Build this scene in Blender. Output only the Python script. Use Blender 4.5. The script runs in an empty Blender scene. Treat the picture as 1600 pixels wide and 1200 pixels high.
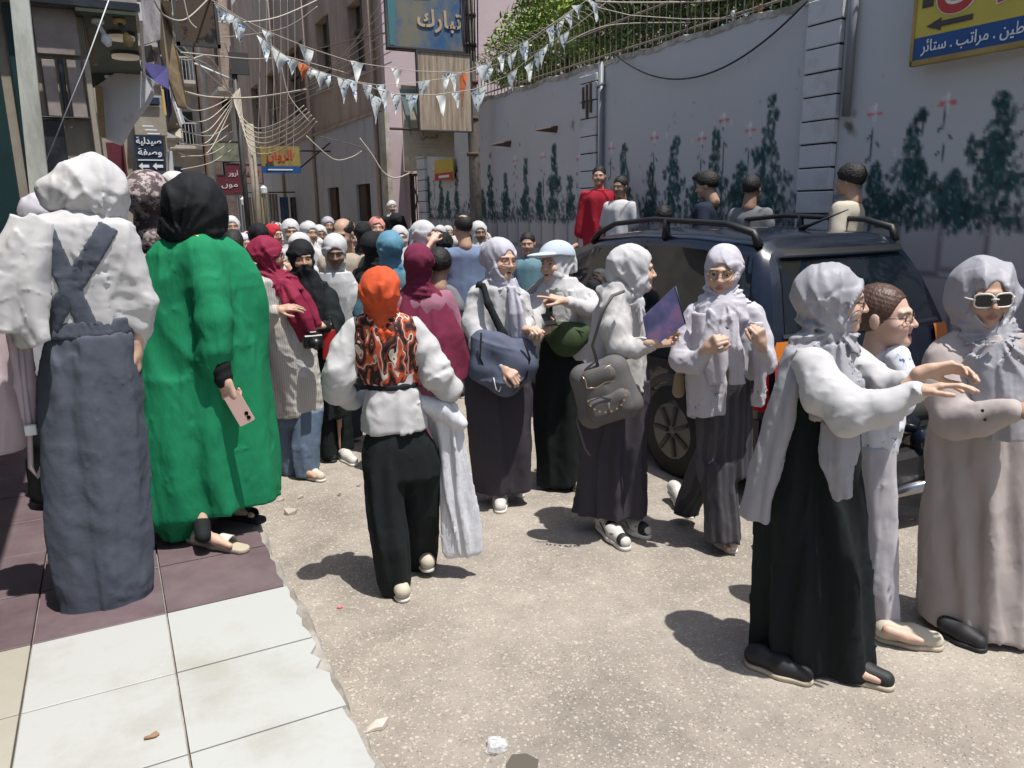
import bpy, math, random
import numpy as np
from mathutils import Vector
rad=math.radians
sc=bpy.context.scene
COL=sc.collection
rng=random.Random(7)
# ---------------------------------------------------------------- camera
PITCH,ROLL,YAW,HC,FPX=rad(12.9),rad(1.0),rad(27.2),1.85,1205.
_f=np.array([math.sin(YAW)*math.cos(PITCH),math.cos(YAW)*math.cos(PITCH),-math.sin(PITCH)])
_r=np.array([math.cos(YAW),-math.sin(YAW),0.]); _u=np.cross(_r,_f)
_c,_s=math.cos(ROLL),math.sin(ROLL)
CR=_c*_r-_s*_u; CU=_s*_r+_c*_u; CF=_f; CC=np.array([0,0,HC])
cam=bpy.data.cameras.new('camera'); camo=bpy.data.objects.new('camera',cam); COL.objects.link(camo)
cam.sensor_width=36; cam.lens=FPX*36/1600; cam.clip_start=.05; cam.clip_end=400
from mathutils import Matrix
M=Matrix(((CR[0],CU[0],-CF[0],0),(CR[1],CU[1],-CF[1],0),(CR[2],CU[2],-CF[2],HC),(0,0,0,1)))
camo.matrix_world=M; sc.camera=camo
# ---------------------------------------------------------------- light
SUN_EL=rad(72.5); SUN_D=np.array([.38,-.92,0]); SUN_D=SUN_D/np.linalg.norm(SUN_D)
world=bpy.data.worlds.new('World'); sc.world=world; world.use_nodes=True
nt=world.node_tree; bg=nt.nodes['Background']
sky=nt.nodes.new('ShaderNodeTexSky'); sky.sky_type='NISHITA'; sky.sun_disc=False
sky.sun_elevation=SUN_EL; sky.sun_rotation=math.atan2(SUN_D[0],SUN_D[1]); sky.dust_density=2.0
nt.links.new(sky.outputs[0],bg.inputs[0]); bg.inputs[1].default_value=.11
sl=bpy.data.lights.new('sun','SUN'); sl.energy=4.6; sl.angle=rad(.53); sl.color=(1,.965,.92)
so=bpy.data.objects.new('sun',sl); COL.objects.link(so)
sv=Vector((SUN_D[0]*math.cos(SUN_EL),SUN_D[1]*math.cos(SUN_EL),math.sin(SUN_EL)))
so.rotation_euler=sv.to_track_quat('Z','Y').to_euler(); so.location=(6,-6,20)
vs=sc.view_settings; sc.display_settings.display_device='sRGB'; vs.view_transform='Standard'; vs.look='None'; vs.gamma=1; vs.exposure=.38; vs.use_curve_mapping=False
sc.cycles.use_denoising=True
sc.cycles.max_bounces=6; sc.cycles.diffuse_bounces=4; sc.cycles.transparent_max_bounces=8
# ---------------------------------------------------------------- pixel rays (measured off the photograph) onto real planes
def ray(px,py): return (px-800)/FPX*CR-(py-600)/FPX*CU+CF
def gnd(px,py,z=0.): d=ray(px,py); return CC+d*((z-HC)/d[2])
def atX(px,py,X): d=ray(px,py); return CC+d*(X/d[0])
def atY(px,py,Y): d=ray(px,py); return CC+d*(Y/d[1])
# ---------------------------------------------------------------- object helpers
def thing(name,label,cat,loc=(0,0,0),group=None):
    o=bpy.data.objects.new(name,None); COL.objects.link(o); o.location=loc; o.empty_display_size=.1
    o['label']=label; o['category']=cat
    if group: o['group']=group
    return o
def tag(o,label,cat,group=None):
    o['label']=label; o['category']=cat
    if group: o['group']=group
    return o
def kind(o,k): o['kind']=k; return o
def wloc(o):
    v=Vector((0,0,0))
    while o is not None: v=v+o.location; o=o.parent
    return v
def mk(name,V,Fc,mat,parent=None,smooth=False,col=None,mats=None,fm=None):
    me=bpy.data.meshes.new(name)
    V=np.asarray(V,dtype=np.float64).reshape(-1,3)
    if parent is not None: V=V-np.array(wloc(parent))
    if isinstance(Fc,np.ndarray):
        n=len(Fc); k=Fc.shape[1]
        me.vertices.add(len(V)); me.vertices.foreach_set('co',V.astype(np.float32).ravel())
        me.loops.add(n*k); me.loops.foreach_set('vertex_index',Fc.astype(np.int32).ravel())
        me.polygons.add(n); me.polygons.foreach_set('loop_start',np.arange(0,n*k,k,dtype=np.int32))
        try: me.polygons.foreach_set('loop_total',np.full(n,k,dtype=np.int32))
        except Exception: pass
        me.update(calc_edges=True)
    else:
        me.from_pydata([tuple(v) for v in V],[],[tuple(int(i) for i in f) for f in Fc]); me.update()
    for m in (mats or [mat]): me.materials.append(m)
    if fm is not None: me.polygons.foreach_set('material_index',np.asarray(fm,dtype=np.int32))
    if smooth: me.polygons.foreach_set('use_smooth',np.ones(len(me.polygons),dtype=bool))
    if col is not None:
        a=me.color_attributes.new('Col','FLOAT_COLOR','POINT')
        c=np.ones((len(V),4),dtype=np.float32); c[:,:3]=col; a.data.foreach_set('color',c.ravel())
    me.update()
    o=bpy.data.objects.new(name,me); COL.objects.link(o)
    if parent is not None: o.parent=parent
    return o
class MB:
    def __init__(s): s.V=[];s.F=[];s.M=[];s.mi=0
    def add(s,V,Fc):
        b=len(s.V); s.V+= [tuple(v) for v in V]; s.F+=[tuple(i+b for i in f) for f in Fc]; s.M+=[s.mi]*len(Fc); return s
    def box(s,x0,x1,y0,y1,z0,z1,c=0.):
        if c<=0:
            V=[(x,y,z) for x in (x0,x1) for y in (y0,y1) for z in (z0,z1)]
            return s.add(V,[(0,1,3,2),(4,6,7,5),(0,4,5,1),(2,3,7,6),(0,2,6,4),(1,5,7,3)])
        V=[];F_=[]
        def vid(ix,iy,iz,ax):
            p=[[x0,x1][ix],[y0,y1][iy],[z0,z1][iz]]; sg=[1-2*ix,1-2*iy,1-2*iz]
            for a in range(3):
                if a!=ax: p[a]+=sg[a]*c
            V.append(tuple(p)); return len(V)-1
        I={(ix,iy,iz,a):vid(ix,iy,iz,a) for ix in (0,1) for iy in (0,1) for iz in (0,1) for a in range(3)}
        for i in (0,1):
            F_.append([I[i,0,0,0],I[i,0,1,0],I[i,1,1,0],I[i,1,0,0]]); F_.append([I[0,i,0,1],I[0,i,1,1],I[1,i,1,1],I[1,i,0,1]]); F_.append([I[0,0,i,2],I[0,1,i,2],I[1,1,i,2],I[1,0,i,2]])
        for a in (0,1):
            for b in (0,1):
                F_.append([I[a,b,0,0],I[a,b,1,0],I[a,b,1,1],I[a,b,0,1]]); F_.append([I[a,0,b,0],I[a,1,b,0],I[a,1,b,2],I[a,0,b,2]]); F_.append([I[0,a,b,1],I[1,a,b,1],I[1,a,b,2],I[0,a,b,2]])
        for ix in (0,1):
            for iy in (0,1):
                for iz in (0,1): F_.append([I[ix,iy,iz,0],I[ix,iy,iz,1],I[ix,iy,iz,2]])
        return s.add(V,F_)
    def tube(s,P,r,n=8,cap=True):
        P=[np.array(p,float) for p in P]; m=len(P); R_=r if hasattr(r,'__len__') else [r]*m
        V=[];Fc=[]; ref=np.array([0.13,.21,.97])
        for i in range(m):
            t=P[min(i+1,m-1)]-P[max(i-1,0)]; t=t/(np.linalg.norm(t)+1e-9)
            a=np.cross(t,ref); 
            if np.linalg.norm(a)<.2: a=np.cross(t,np.array([1.,0,0]))
            a/=np.linalg.norm(a); b=np.cross(t,a)
            for k in range(n):
                an=2*math.pi*k/n; V.append(P[i]+R_[i]*(math.cos(an)*a+math.sin(an)*b))
        for i in range(m-1):
            for k in range(n): Fc.append((i*n+k,i*n+(k+1)%n,(i+1)*n+(k+1)%n,(i+1)*n+k))
        if cap: Fc.append(tuple(range(n-1,-1,-1))); Fc.append(tuple(range((m-1)*n,m*n)))
        return s.add(V,Fc)
    def prism(s,poly,d):  # poly: list of 3d points, d: extrude vector
        n=len(poly); d=np.array(d,float); V=[np.array(p,float) for p in poly]; V=V+[p+d for p in V]
        Fc=[tuple(range(n-1,-1,-1)),tuple(range(n,2*n))]+[(i,(i+1)%n,(i+1)%n+n,i+n) for i in range(n)]
        return s.add(V,Fc)
    def build(s,name,mat,parent=None,smooth=False,mats=None): return mk(name,s.V,s.F,mat,parent,smooth,mats=mats,fm=s.M if mats else None)
def box(name,x0,x1,y0,y1,z0,z1,mat,parent=None,c=0.): return MB().box(min(x0,x1),max(x0,x1),min(y0,y1),max(y0,y1),min(z0,z1),max(z0,z1),c).build(name,mat,parent)
def tube(name,P,r,mat,parent=None,n=8): return MB().tube(P,r,n).build(name,mat,parent,True)
# ---------------------------------------------------------------- materials
_mc={}
def mat(name,c=(.5,.5,.5),rough=.8,metal=0,bump=None,var=0,vs_=3.,spec=None,sheen=0,col=False,trans=0,emit=None,alpha=None,build=None,coat=0,sss=0):
    """bump=(scale,strength,dist) noise bump; var = brightness mottling; col = use Col attribute"""
    if name in _mc: return _mc[name]
    m=bpy.data.materials.new(name); m.use_nodes=True; n=m.node_tree.nodes; l=m.node_tree.links; b=n['Principled BSDF']
    b.inputs['Base Color'].default_value=(*c,1); b.inputs['Roughness'].default_value=rough; b.inputs['Metallic'].default_value=metal
    if spec is not None: b.inputs['Specular IOR Level'].default_value=spec
    if sheen: b.inputs['Sheen Weight'].default_value=sheen
    if coat: b.inputs['Coat Weight'].default_value=coat; b.inputs['Coat Roughness'].default_value=.05
    if trans: b.inputs['Transmission Weight'].default_value=trans
    if sss: b.inputs['Subsurface Weight'].default_value=sss; b.inputs['Subsurface Scale'].default_value=.01
    if alpha is not None: b.inputs['Alpha'].default_value=alpha
    if emit: b.inputs['Emission Color'].default_value=(*emit[:3],1); b.inputs['Emission Strength'].default_value=emit[3]
    tc=n.new('ShaderNodeTexCoord'); src=None
    if col:
        a=n.new('ShaderNodeAttribute'); a.attribute_name='Col'; src=a.outputs['Color']
    if var:
        t=n.new('ShaderNodeTexNoise'); t.inputs['Scale'].default_value=vs_; t.inputs['Detail'].default_value=8; t.inputs['Roughness'].default_value=.65
        l.new(tc.outputs['Object'],t.inputs['Vector'])
        mr=n.new('ShaderNodeMapRange'); mr.inputs[1].default_value=.3; mr.inputs[2].default_value=.7; mr.inputs[3].default_value=1-var; mr.inputs[4].default_value=1+var*.6
        l.new(t.outputs[0],mr.inputs[0])
        mx=n.new('ShaderNodeVectorMath'); mx.operation='SCALE'
        if src is None: mx.inputs[0].default_value=c
        else: l.new(src,mx.inputs[0])
        l.new(mr.outputs[0],mx.inputs['Scale']); src=mx.outputs[0]
    if src is not None: l.new(src,b.inputs['Base Color'])
    if bump:
        bl=bump if isinstance(bump,list) else [bump]; prev=None
        for bb in bl:
            t=n.new('ShaderNodeTexNoise'); t.inputs['Scale'].default_value=bb[0]; t.inputs['Detail'].default_value=4
            if len(bb)>4: t.noise_type='RIDGED_MULTIFRACTAL'; t.inputs['Detail'].default_value=2.5; t.inputs['Distortion'].default_value=.6; t.inputs['Roughness'].default_value=.4
            if len(bb)>3:
                mp=n.new('ShaderNodeMapping'); mp.inputs['Scale'].default_value=bb[3]; l.new(tc.outputs['Object'],mp.inputs[0]); l.new(mp.outputs[0],t.inputs['Vector'])
            else: l.new(tc.outputs['Object'],t.inputs['Vector'])
            bp=n.new('ShaderNodeBump'); bp.inputs['Strength'].default_value=bb[1]; bp.inputs['Distance'].default_value=bb[2]
            l.new(t.outputs[0],bp.inputs['Height'])
            if prev: l.new(prev,bp.inputs['Normal'])
            prev=bp.outputs[0]
        l.new(prev,b.inputs['Normal'])
    if build: build(m.node_tree,b,tc)
    _mc[name]=m; return m
# ================================================================ figure engine: signed distance fields -> surface nets
f32=np.float32
def smin(a,b,k):
    h=np.clip(.5+.5*(b-a)/k,0,1); return b+(a-b)*h-k*h*(1-h)
def smax(a,b,k): return -smin(-a,-b,k)
def cap(X,Y,Z,a,b,ra,rb,fl=1.):
    a=np.array(a,f32); b=np.array(b,f32); bx,by,bz=b-a; by=by*fl
    qx=X-a[0]; qy=(Y-a[1])*fl; qz=Z-a[2]
    L=bx*bx+by*by+bz*bz+1e-9
    h=np.clip((qx*bx+qy*by+qz*bz)/L,0,1)
    d=np.sqrt((qx-h*bx)**2+(qy-h*by)**2+(qz-h*bz)**2)-(ra+h*(rb-ra))
    return d/ (fl if fl<1 else 1)
def ell(X,Y,Z,c,r):
    qx=(X-c[0]);qy=(Y-c[1]);qz=(Z-c[2])
    k0=np.sqrt((qx/r[0])**2+(qy/r[1])**2+(qz/r[2])**2)+1e-6
    k1=np.sqrt((qx/r[0]**2)**2+(qy/r[1]**2)**2+(qz/r[2]**2)**2)+1e-6
    return k0*(k0-1)/k1
def snoise(X,Y,Z,f,seed,n=5,st=(1,1,1)):
    R=np.random.RandomState(seed); o=0
    for i in range(n):
        w=R.normal(size=3); w=w/np.linalg.norm(w)*f*(.6+.9*R.rand()); p=R.rand()*6.28
        o=o+np.sin(X*f32(w[0]*st[0])+Y*f32(w[1]*st[1])+Z*f32(w[2]*st[2])+f32(p)+ (1.3*o if i else 0))
    return o/n*1.6
def ridge(X,Y,Z,f,seed,st=(1,1,1)): # sharp-crested folds, uneven strength
    return (2*np.abs(np.tanh(1.3*snoise(X,Y,Z,f,seed,4,st)))-.9)*np.clip(.7+.6*snoise(X,Y,Z,f*.35,seed+50,3),.1,1.2)
CORN=[(i,j,k) for i in (0,1) for j in (0,1) for k in (0,1)]
def snet(fn,lo,hi,h):
    lo=np.array(lo,float)-1.5*h; hi=np.array(hi,float)+1.5*h
    n=np.maximum(3,np.ceil((hi-lo)/h).astype(int)+1)
    xs=(lo[0]+h*np.arange(n[0])).astype(f32)[:,None,None]; ys=(lo[1]+h*np.arange(n[1])).astype(f32)[None,:,None]; zs=(lo[2]+h*np.arange(n[2])).astype(f32)[None,None,:]
    D=np.broadcast_to(fn(xs,ys,zs),tuple(n)).astype(f32).copy()
    D[0]=D[-1]=1;D[:,0]=D[:,-1]=1;D[:,:,0]=D[:,:,-1]=1
    S=D<0
    cnt=sum(S[i:n[0]-1+i,j:n[1]-1+j,k:n[2]-1+k].astype(np.int8) for i,j,k in CORN)
    act=(cnt>0)&(cnt<8); I,J,K=np.nonzero(act); N=len(I)
    if N==0: return np.zeros((0,3)),np.zeros((0,4),int)
    idx=-np.ones(act.shape,np.int64); idx[I,J,K]=np.arange(N)
    dv=np.stack([D[I+i,J+j,K+k] for i,j,k in CORN],1)
    P=np.zeros((N,3)); C_=np.zeros(N)
    for a in range(8):
        for b in range(a+1,8):
            ca,cb=CORN[a],CORN[b]
            if sum(abs(ca[t]-cb[t]) for t in range(3))!=1: continue
            m=(dv[:,a]<0)!=(dv[:,b]<0)
            t=np.where(m,dv[:,a]/(dv[:,a]-dv[:,b]+1e-12),0)
            for q in range(3): P[:,q]+=np.where(m,ca[q]+(cb[q]-ca[q])*t,0)
            C_+=m
    P=(P/C_[:,None]+np.stack([I,J,K],1))*h+lo
    Fs=[]
    for ax in range(3):
        sl0=[slice(1,-1)]*3; sl0[ax]=slice(0,-1); sl1=list(sl0); sl1[ax]=slice(1,None)
        A=S[tuple(sl0)];B=S[tuple(sl1)]
        e=np.argwhere(A!=B); e2=e.copy()
        for q in range(3):
            if q!=ax: e2[:,q]+=1
        u,v=(ax+1)%3,(ax+2)%3
        def gi(du,dw):
            t=e2.copy(); t[:,u]-=du; t[:,v]-=dw; return idx[t[:,0],t[:,1],t[:,2]]
        q=np.stack([gi(1,1),gi(0,1),gi(0,0),gi(1,0)],1)
        fl=~A[e[:,0],e[:,1],e[:,2]]
        q[fl]=q[fl][:,::-1]; Fs.append(q)
    Q=np.concatenate(Fs); Q=Q[(Q>=0).all(1)]
    return P,Q
def joinm(L):
    V=[];Q=[];b=0
    for v,q in L: V.append(v);Q.append(q+b);b+=len(v)
    return np.concatenate(V),np.concatenate(Q)
# ---------------------------------------------------------------- local frames
def hframe(yaw,pitch=0,tilt=0):
    """rows: local x (person's right), y (face direction), z up, in (u,v,z). yaw 0 = faces the camera, 90 = to the right"""
    a=rad(yaw); F_=np.array([math.sin(a),-math.cos(a),0]); Zv=np.array([0,0,1.]); Xv=np.cross(F_,Zv)
    p=rad(pitch); F2=F_*math.cos(p)-Zv*math.sin(p); Z2=Zv*math.cos(p)+F_*math.sin(p)
    t=rad(tilt); X3=Xv*math.cos(t)+Z2*math.sin(t); Z3=Z2*math.cos(t)-Xv*math.sin(t)
    return np.stack([X3,F2,Z3])
def tol(X,Y,Z,c,R,s):
    a=(X-f32(c[0]))/f32(s);b=(Y-f32(c[1]))/f32(s);d=(Z-f32(c[2]))/f32(s)
    return [a*f32(R[i,0])+b*f32(R[i,1])+d*f32(R[i,2]) for i in range(3)]
def head_sdf(x,y,z,male=False,hair=0,mouth=0,ears=True,neck=True):
    ax=np.abs(x)
    d=ell(x,y,z,(0,-.018,.035),(.074,.094,.084))
    d=smin(d,ell(x,y,z,(0,.026,-.03),(.060 if not male else .064,.062,.080)),.03)
    d=smin(d,ell(x,y,z,(0,.066,-.088),(.024 if not male else .028,.022,.018)),.03)
    d=smin(d,ell(ax,y,z,(.036,.058,-.03),(.026,.028,.026)),.02)
    d=smin(d,cap(ax,y,z,(0,.083,.024),(.042,.072,.022),.009,.009),.014)
    d=smax(d,-ell(ax,y,z,(.031,.1,.004),(.019,.019,.012)),.012)
    d=smin(d,cap(x,y,z,(0,.083,.012),(0,.104,-.024),.007,.0105),.010)
    d=smin(d,ell(ax,y,z,(.0105,.094,-.027),(.008,.010,.007)),.006)
    d=smin(d,cap(ax,y,z,(0,.0885,-.052),(.019,.079,-.054),.0058,.003),.006)
    d=smin(d,cap(ax,y,z,(0,.0885,-.0635-mouth*.4),(.017,.079,-.06-mouth*.2),.0068,.003),.006)
    if mouth: d=smax(d,-ell(x,y,z,(0,.095,-.058-mouth*.2),(.016,.02,.003+mouth*.35)),.003)
    d=smin(d,ell(ax,y,z,(.031,.0715,.003),(.0135,.0125,.0115)),.003)
    if ears: d=smin(d,ell(ax,y,z,(.078,-.012,-.005),(.009,.019,.031)),.008)
    if neck:
        d=smin(d,cap(x,y,z,(0,-.022,-.07),(0,-.04,-.16),.046 if not male else .056,.048 if not male else .064),.02)
    return d
def head_cols(L,skin,lip,brow,mouth=0,dark=(.02,.015,.012),beard=0,niqab=False):
    x,y,z=L[:,0],L[:,1],L[:,2]; ax=np.abs(x); C=np.tile(np.array(skin),(len(x),1))
    n=np.sin(x*90+z*60)+np.sin(y*110-z*40+1); C*=(1+.03*n)[:,None]
    def mix(m,c):
        nonlocal C
        m=np.clip(m,0,1)[:,None]; C=C*(1-m)+np.array(c)*m
    fr=(y>.05)
    mix(fr*.35*np.clip(1-((ax-.036)/.022)**2-((z+.028)/.02)**2,0,1),(skin[0]*1.05,skin[1]*.72,skin[2]*.68))
    if beard: mix(beard*(y>.0)*np.clip((-.03-z)/.02,0,1)*np.clip((.02+y)/.03,0,1)*(z>-.11),dark)
    mix(fr*np.clip((1-(ax/.021)**2-((z+.0585+mouth*.2)/(.0105+mouth*.3))**2)*4,0,1),lip)
    if mouth:
        mix(fr*np.clip((1-(ax/.015)**2-((z+.058+mouth*.2)/(.003+mouth*.3))**2)*5,0,1),(.05,.012,.012))
        mix(fr*np.clip((1-(ax/.013)**2-((z+.0545)/(.0032))**2)*5,0,1),(.75,.72,.68))
    zb=.0225-.9*(ax-.03)**2*6
    mix(fr*.9*np.clip(1.5-np.abs(z-zb)/.0035,0,1)*(ax>.010)*(ax<.049),brow)
    e=1-((ax-.031)/.0135)**2-((z-.003)/.0050)**2
    mix(fr*np.clip((e+.45)*5,0,1)*(z>.002)*(ax<.05),dark)   # lash line
    mix(fr*np.clip(e*5,0,1),(.46,.43,.41))
    mix(fr*np.clip((1-((ax-.031)/.0066)**2-((z-.0035)/.0066)**2)*5,0,1)*(e>0),(.035,.018,.01))
    return C
def hijab_sdf(x,y,z,seed=1,full=1.,low=0,under=False):
    ax=np.abs(x)
    s=1+.04*full
    d=ell(x,y,z,(0,-.026,.030),(.089*s,.112*s,.098*s))
    d=smin(d,ell(x,y,z,(0,.004,-.055),(.080,.083,.085)),.035)
    d=smin(d,cap(x,y,z,(0,-.015,-.10),(0,-.035,-.165),.072,.070),.03)
    # wrapping folds that run back and up from the chin
    R=np.random.RandomState(seed); p=R.rand(4)*6.28
    t=z*1.0+.55*y+.35*ax*(1 if seed%2 else -1)
    w=t+.012*np.sin(y*22+p[0])+.01*np.sin(x*30+p[1])
    fz=np.clip((.10-z)/.09,.25,1)
    mod=np.clip(.7+.7*np.sin(x*21+p[1])*np.sin(y*17+z*9+p[2]),.15,1.2)
    d=d-f32(.0052)*fz*mod*(1-1.9*np.abs(np.sin(w*40+p[2]+1.6*np.sin(x*16+p[3])+1.3*np.sin(y*19+p[0]))))-f32(.0046)*fz*ridge(x,y,z,21,seed+5)
    sg=1 if seed%2 else -1
    for c0,nx,ny,nz in ((.012,.55*sg,.35,-.75),(-.05,-.3*sg,.2,.93),(.05,.2*sg,-.75,.6)):
        pl=x*nx+y*ny+z*nz-c0+.008*np.sin(x*40+p[0])+.006*np.sin(y*37+p[1]); d=d-f32(.0038)*np.tanh(pl/.003)*np.clip((.09-z)/.05,.2,1)
    d=d-f32(.007)*np.clip((-.075-z)/.03,0,1)*np.sin(z*150+y*30*sg+x*28+p[3])*np.clip(.6+.5*np.sin(x*30+p[0]),.1,1)
    hz=.062-low; zc=-.008-low*.3
    q=np.sqrt((x/.0535)**2+((z-zc)/np.where(z>zc,hz-.0,.083))**2)
    cut=(q-1)*.05
    cut=smax(cut,-(y-.028),.01)
    d=smax(d,-cut,.007)
    return d
# ---------------------------------------------------------------- hands
def hand_sdf(x,y,z,curl=.5,spread=.1,thumb=.4,point=False,left=False):
    """local: y = from wrist along the fingers, x = towards the thumb, z = back of the hand"""
    s=1.
    d=cap(x,y,z,(.016,.01,0),(.022,.075,0),.013,.0125)
    for px in (.004,-.012,-.026): d=smin(d,cap(x,y,z,(px*.75,.01,0),(px,.076,0),.0135,.0125),.010)
    d=smin(d,cap(x,y,z,(.0,-.03,-.001),(0,.015,0),.0215,.022),.02)
    L=[(.022,.078,.045,.027,.02,.0088),(.005,.083,.050,.030,.021,.0092),(-.012,.079,.046,.027,.02,.0088),(-.027,.070,.036,.021,.018,.0078)]
    for i,(px,py,l1,l2,l3,r) in enumerate(L):
        c=curl*(1+.08*i) if not (point and i==0) else .08
        a=c*.9; p=np.array([px,py,0.]); sx=spread*(1.2-i*.8)*.5
        for l_,da in ((l1,0),(l2,c*1.25),(l3,c*.8)):
            a+=da; q=p+l_*np.array([sx*math.cos(a),math.cos(a),-math.sin(a)])
            d=smin(d,cap(x,y,z,p,q,r,r*.92),.0035); p=q; r*=.93
    p=np.array([.022,.022,-.006]); q=np.array([.045,.052,-.014-.01*thumb]); d=smin(d,cap(x,y,z,p,q,.0145,.0105),.012)
    q2=q+np.array([.012-.02*thumb,.028,-.010-.012*thumb]); d=smin(d,cap(x,y,z,q,q2,.0102,.0095),.004)
    q3=q2+np.array([.004-.018*thumb,.020,-.006-.008*thumb]); d=smin(d,cap(x,y,z,q2,q3,.0095,.0082),.004)
    return d
def hand_mesh(w,dr,back,elbow=None,curl=.5,spread=.1,thumb=.4,point=False,left=False,sz=1.,h=.0052):
    s=sz
    """w wrist, dr finger direction, back = back-of-hand direction (in u,v,z)"""
    Y_=np.array(dr,float); Y_/=np.linalg.norm(Y_); Z_=np.array(back,float); Z_-=Y_*(Z_@Y_); Z_/=np.linalg.norm(Z_)
    X_=np.cross(Y_,Z_)
    if left: X_=-X_
    R=np.stack([X_,Y_,Z_]); w=np.array(w,float)
    def fn(X,Y,Z):
        a,b,c=tol(X,Y,Z,w,R,s); d=hand_sdf(a,b,c,curl,spread,thumb,point)*s
        if elbow is not None: d=smin(d,cap(X,Y,Z,w-Y_*.01,elbow,.021*s,.03*s),.015)
        return d
    pts=[w+Y_*.2*s*(1 if curl<.35 else .8),w-Y_*.05,w+X_*.075*s,w-X_*.06*s,w-Z_*(.06+.05*min(1,curl*2))*s+Y_*.1,w+Z_*.03*s]
    if elbow is not None:
        e=np.array(elbow); pts+=[w+(e-w)*.6]
    pts=np.array(pts); lo=pts.min(0)-.03;hi=pts.max(0)+.03
    return snet(fn,lo,hi,h)
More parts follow.
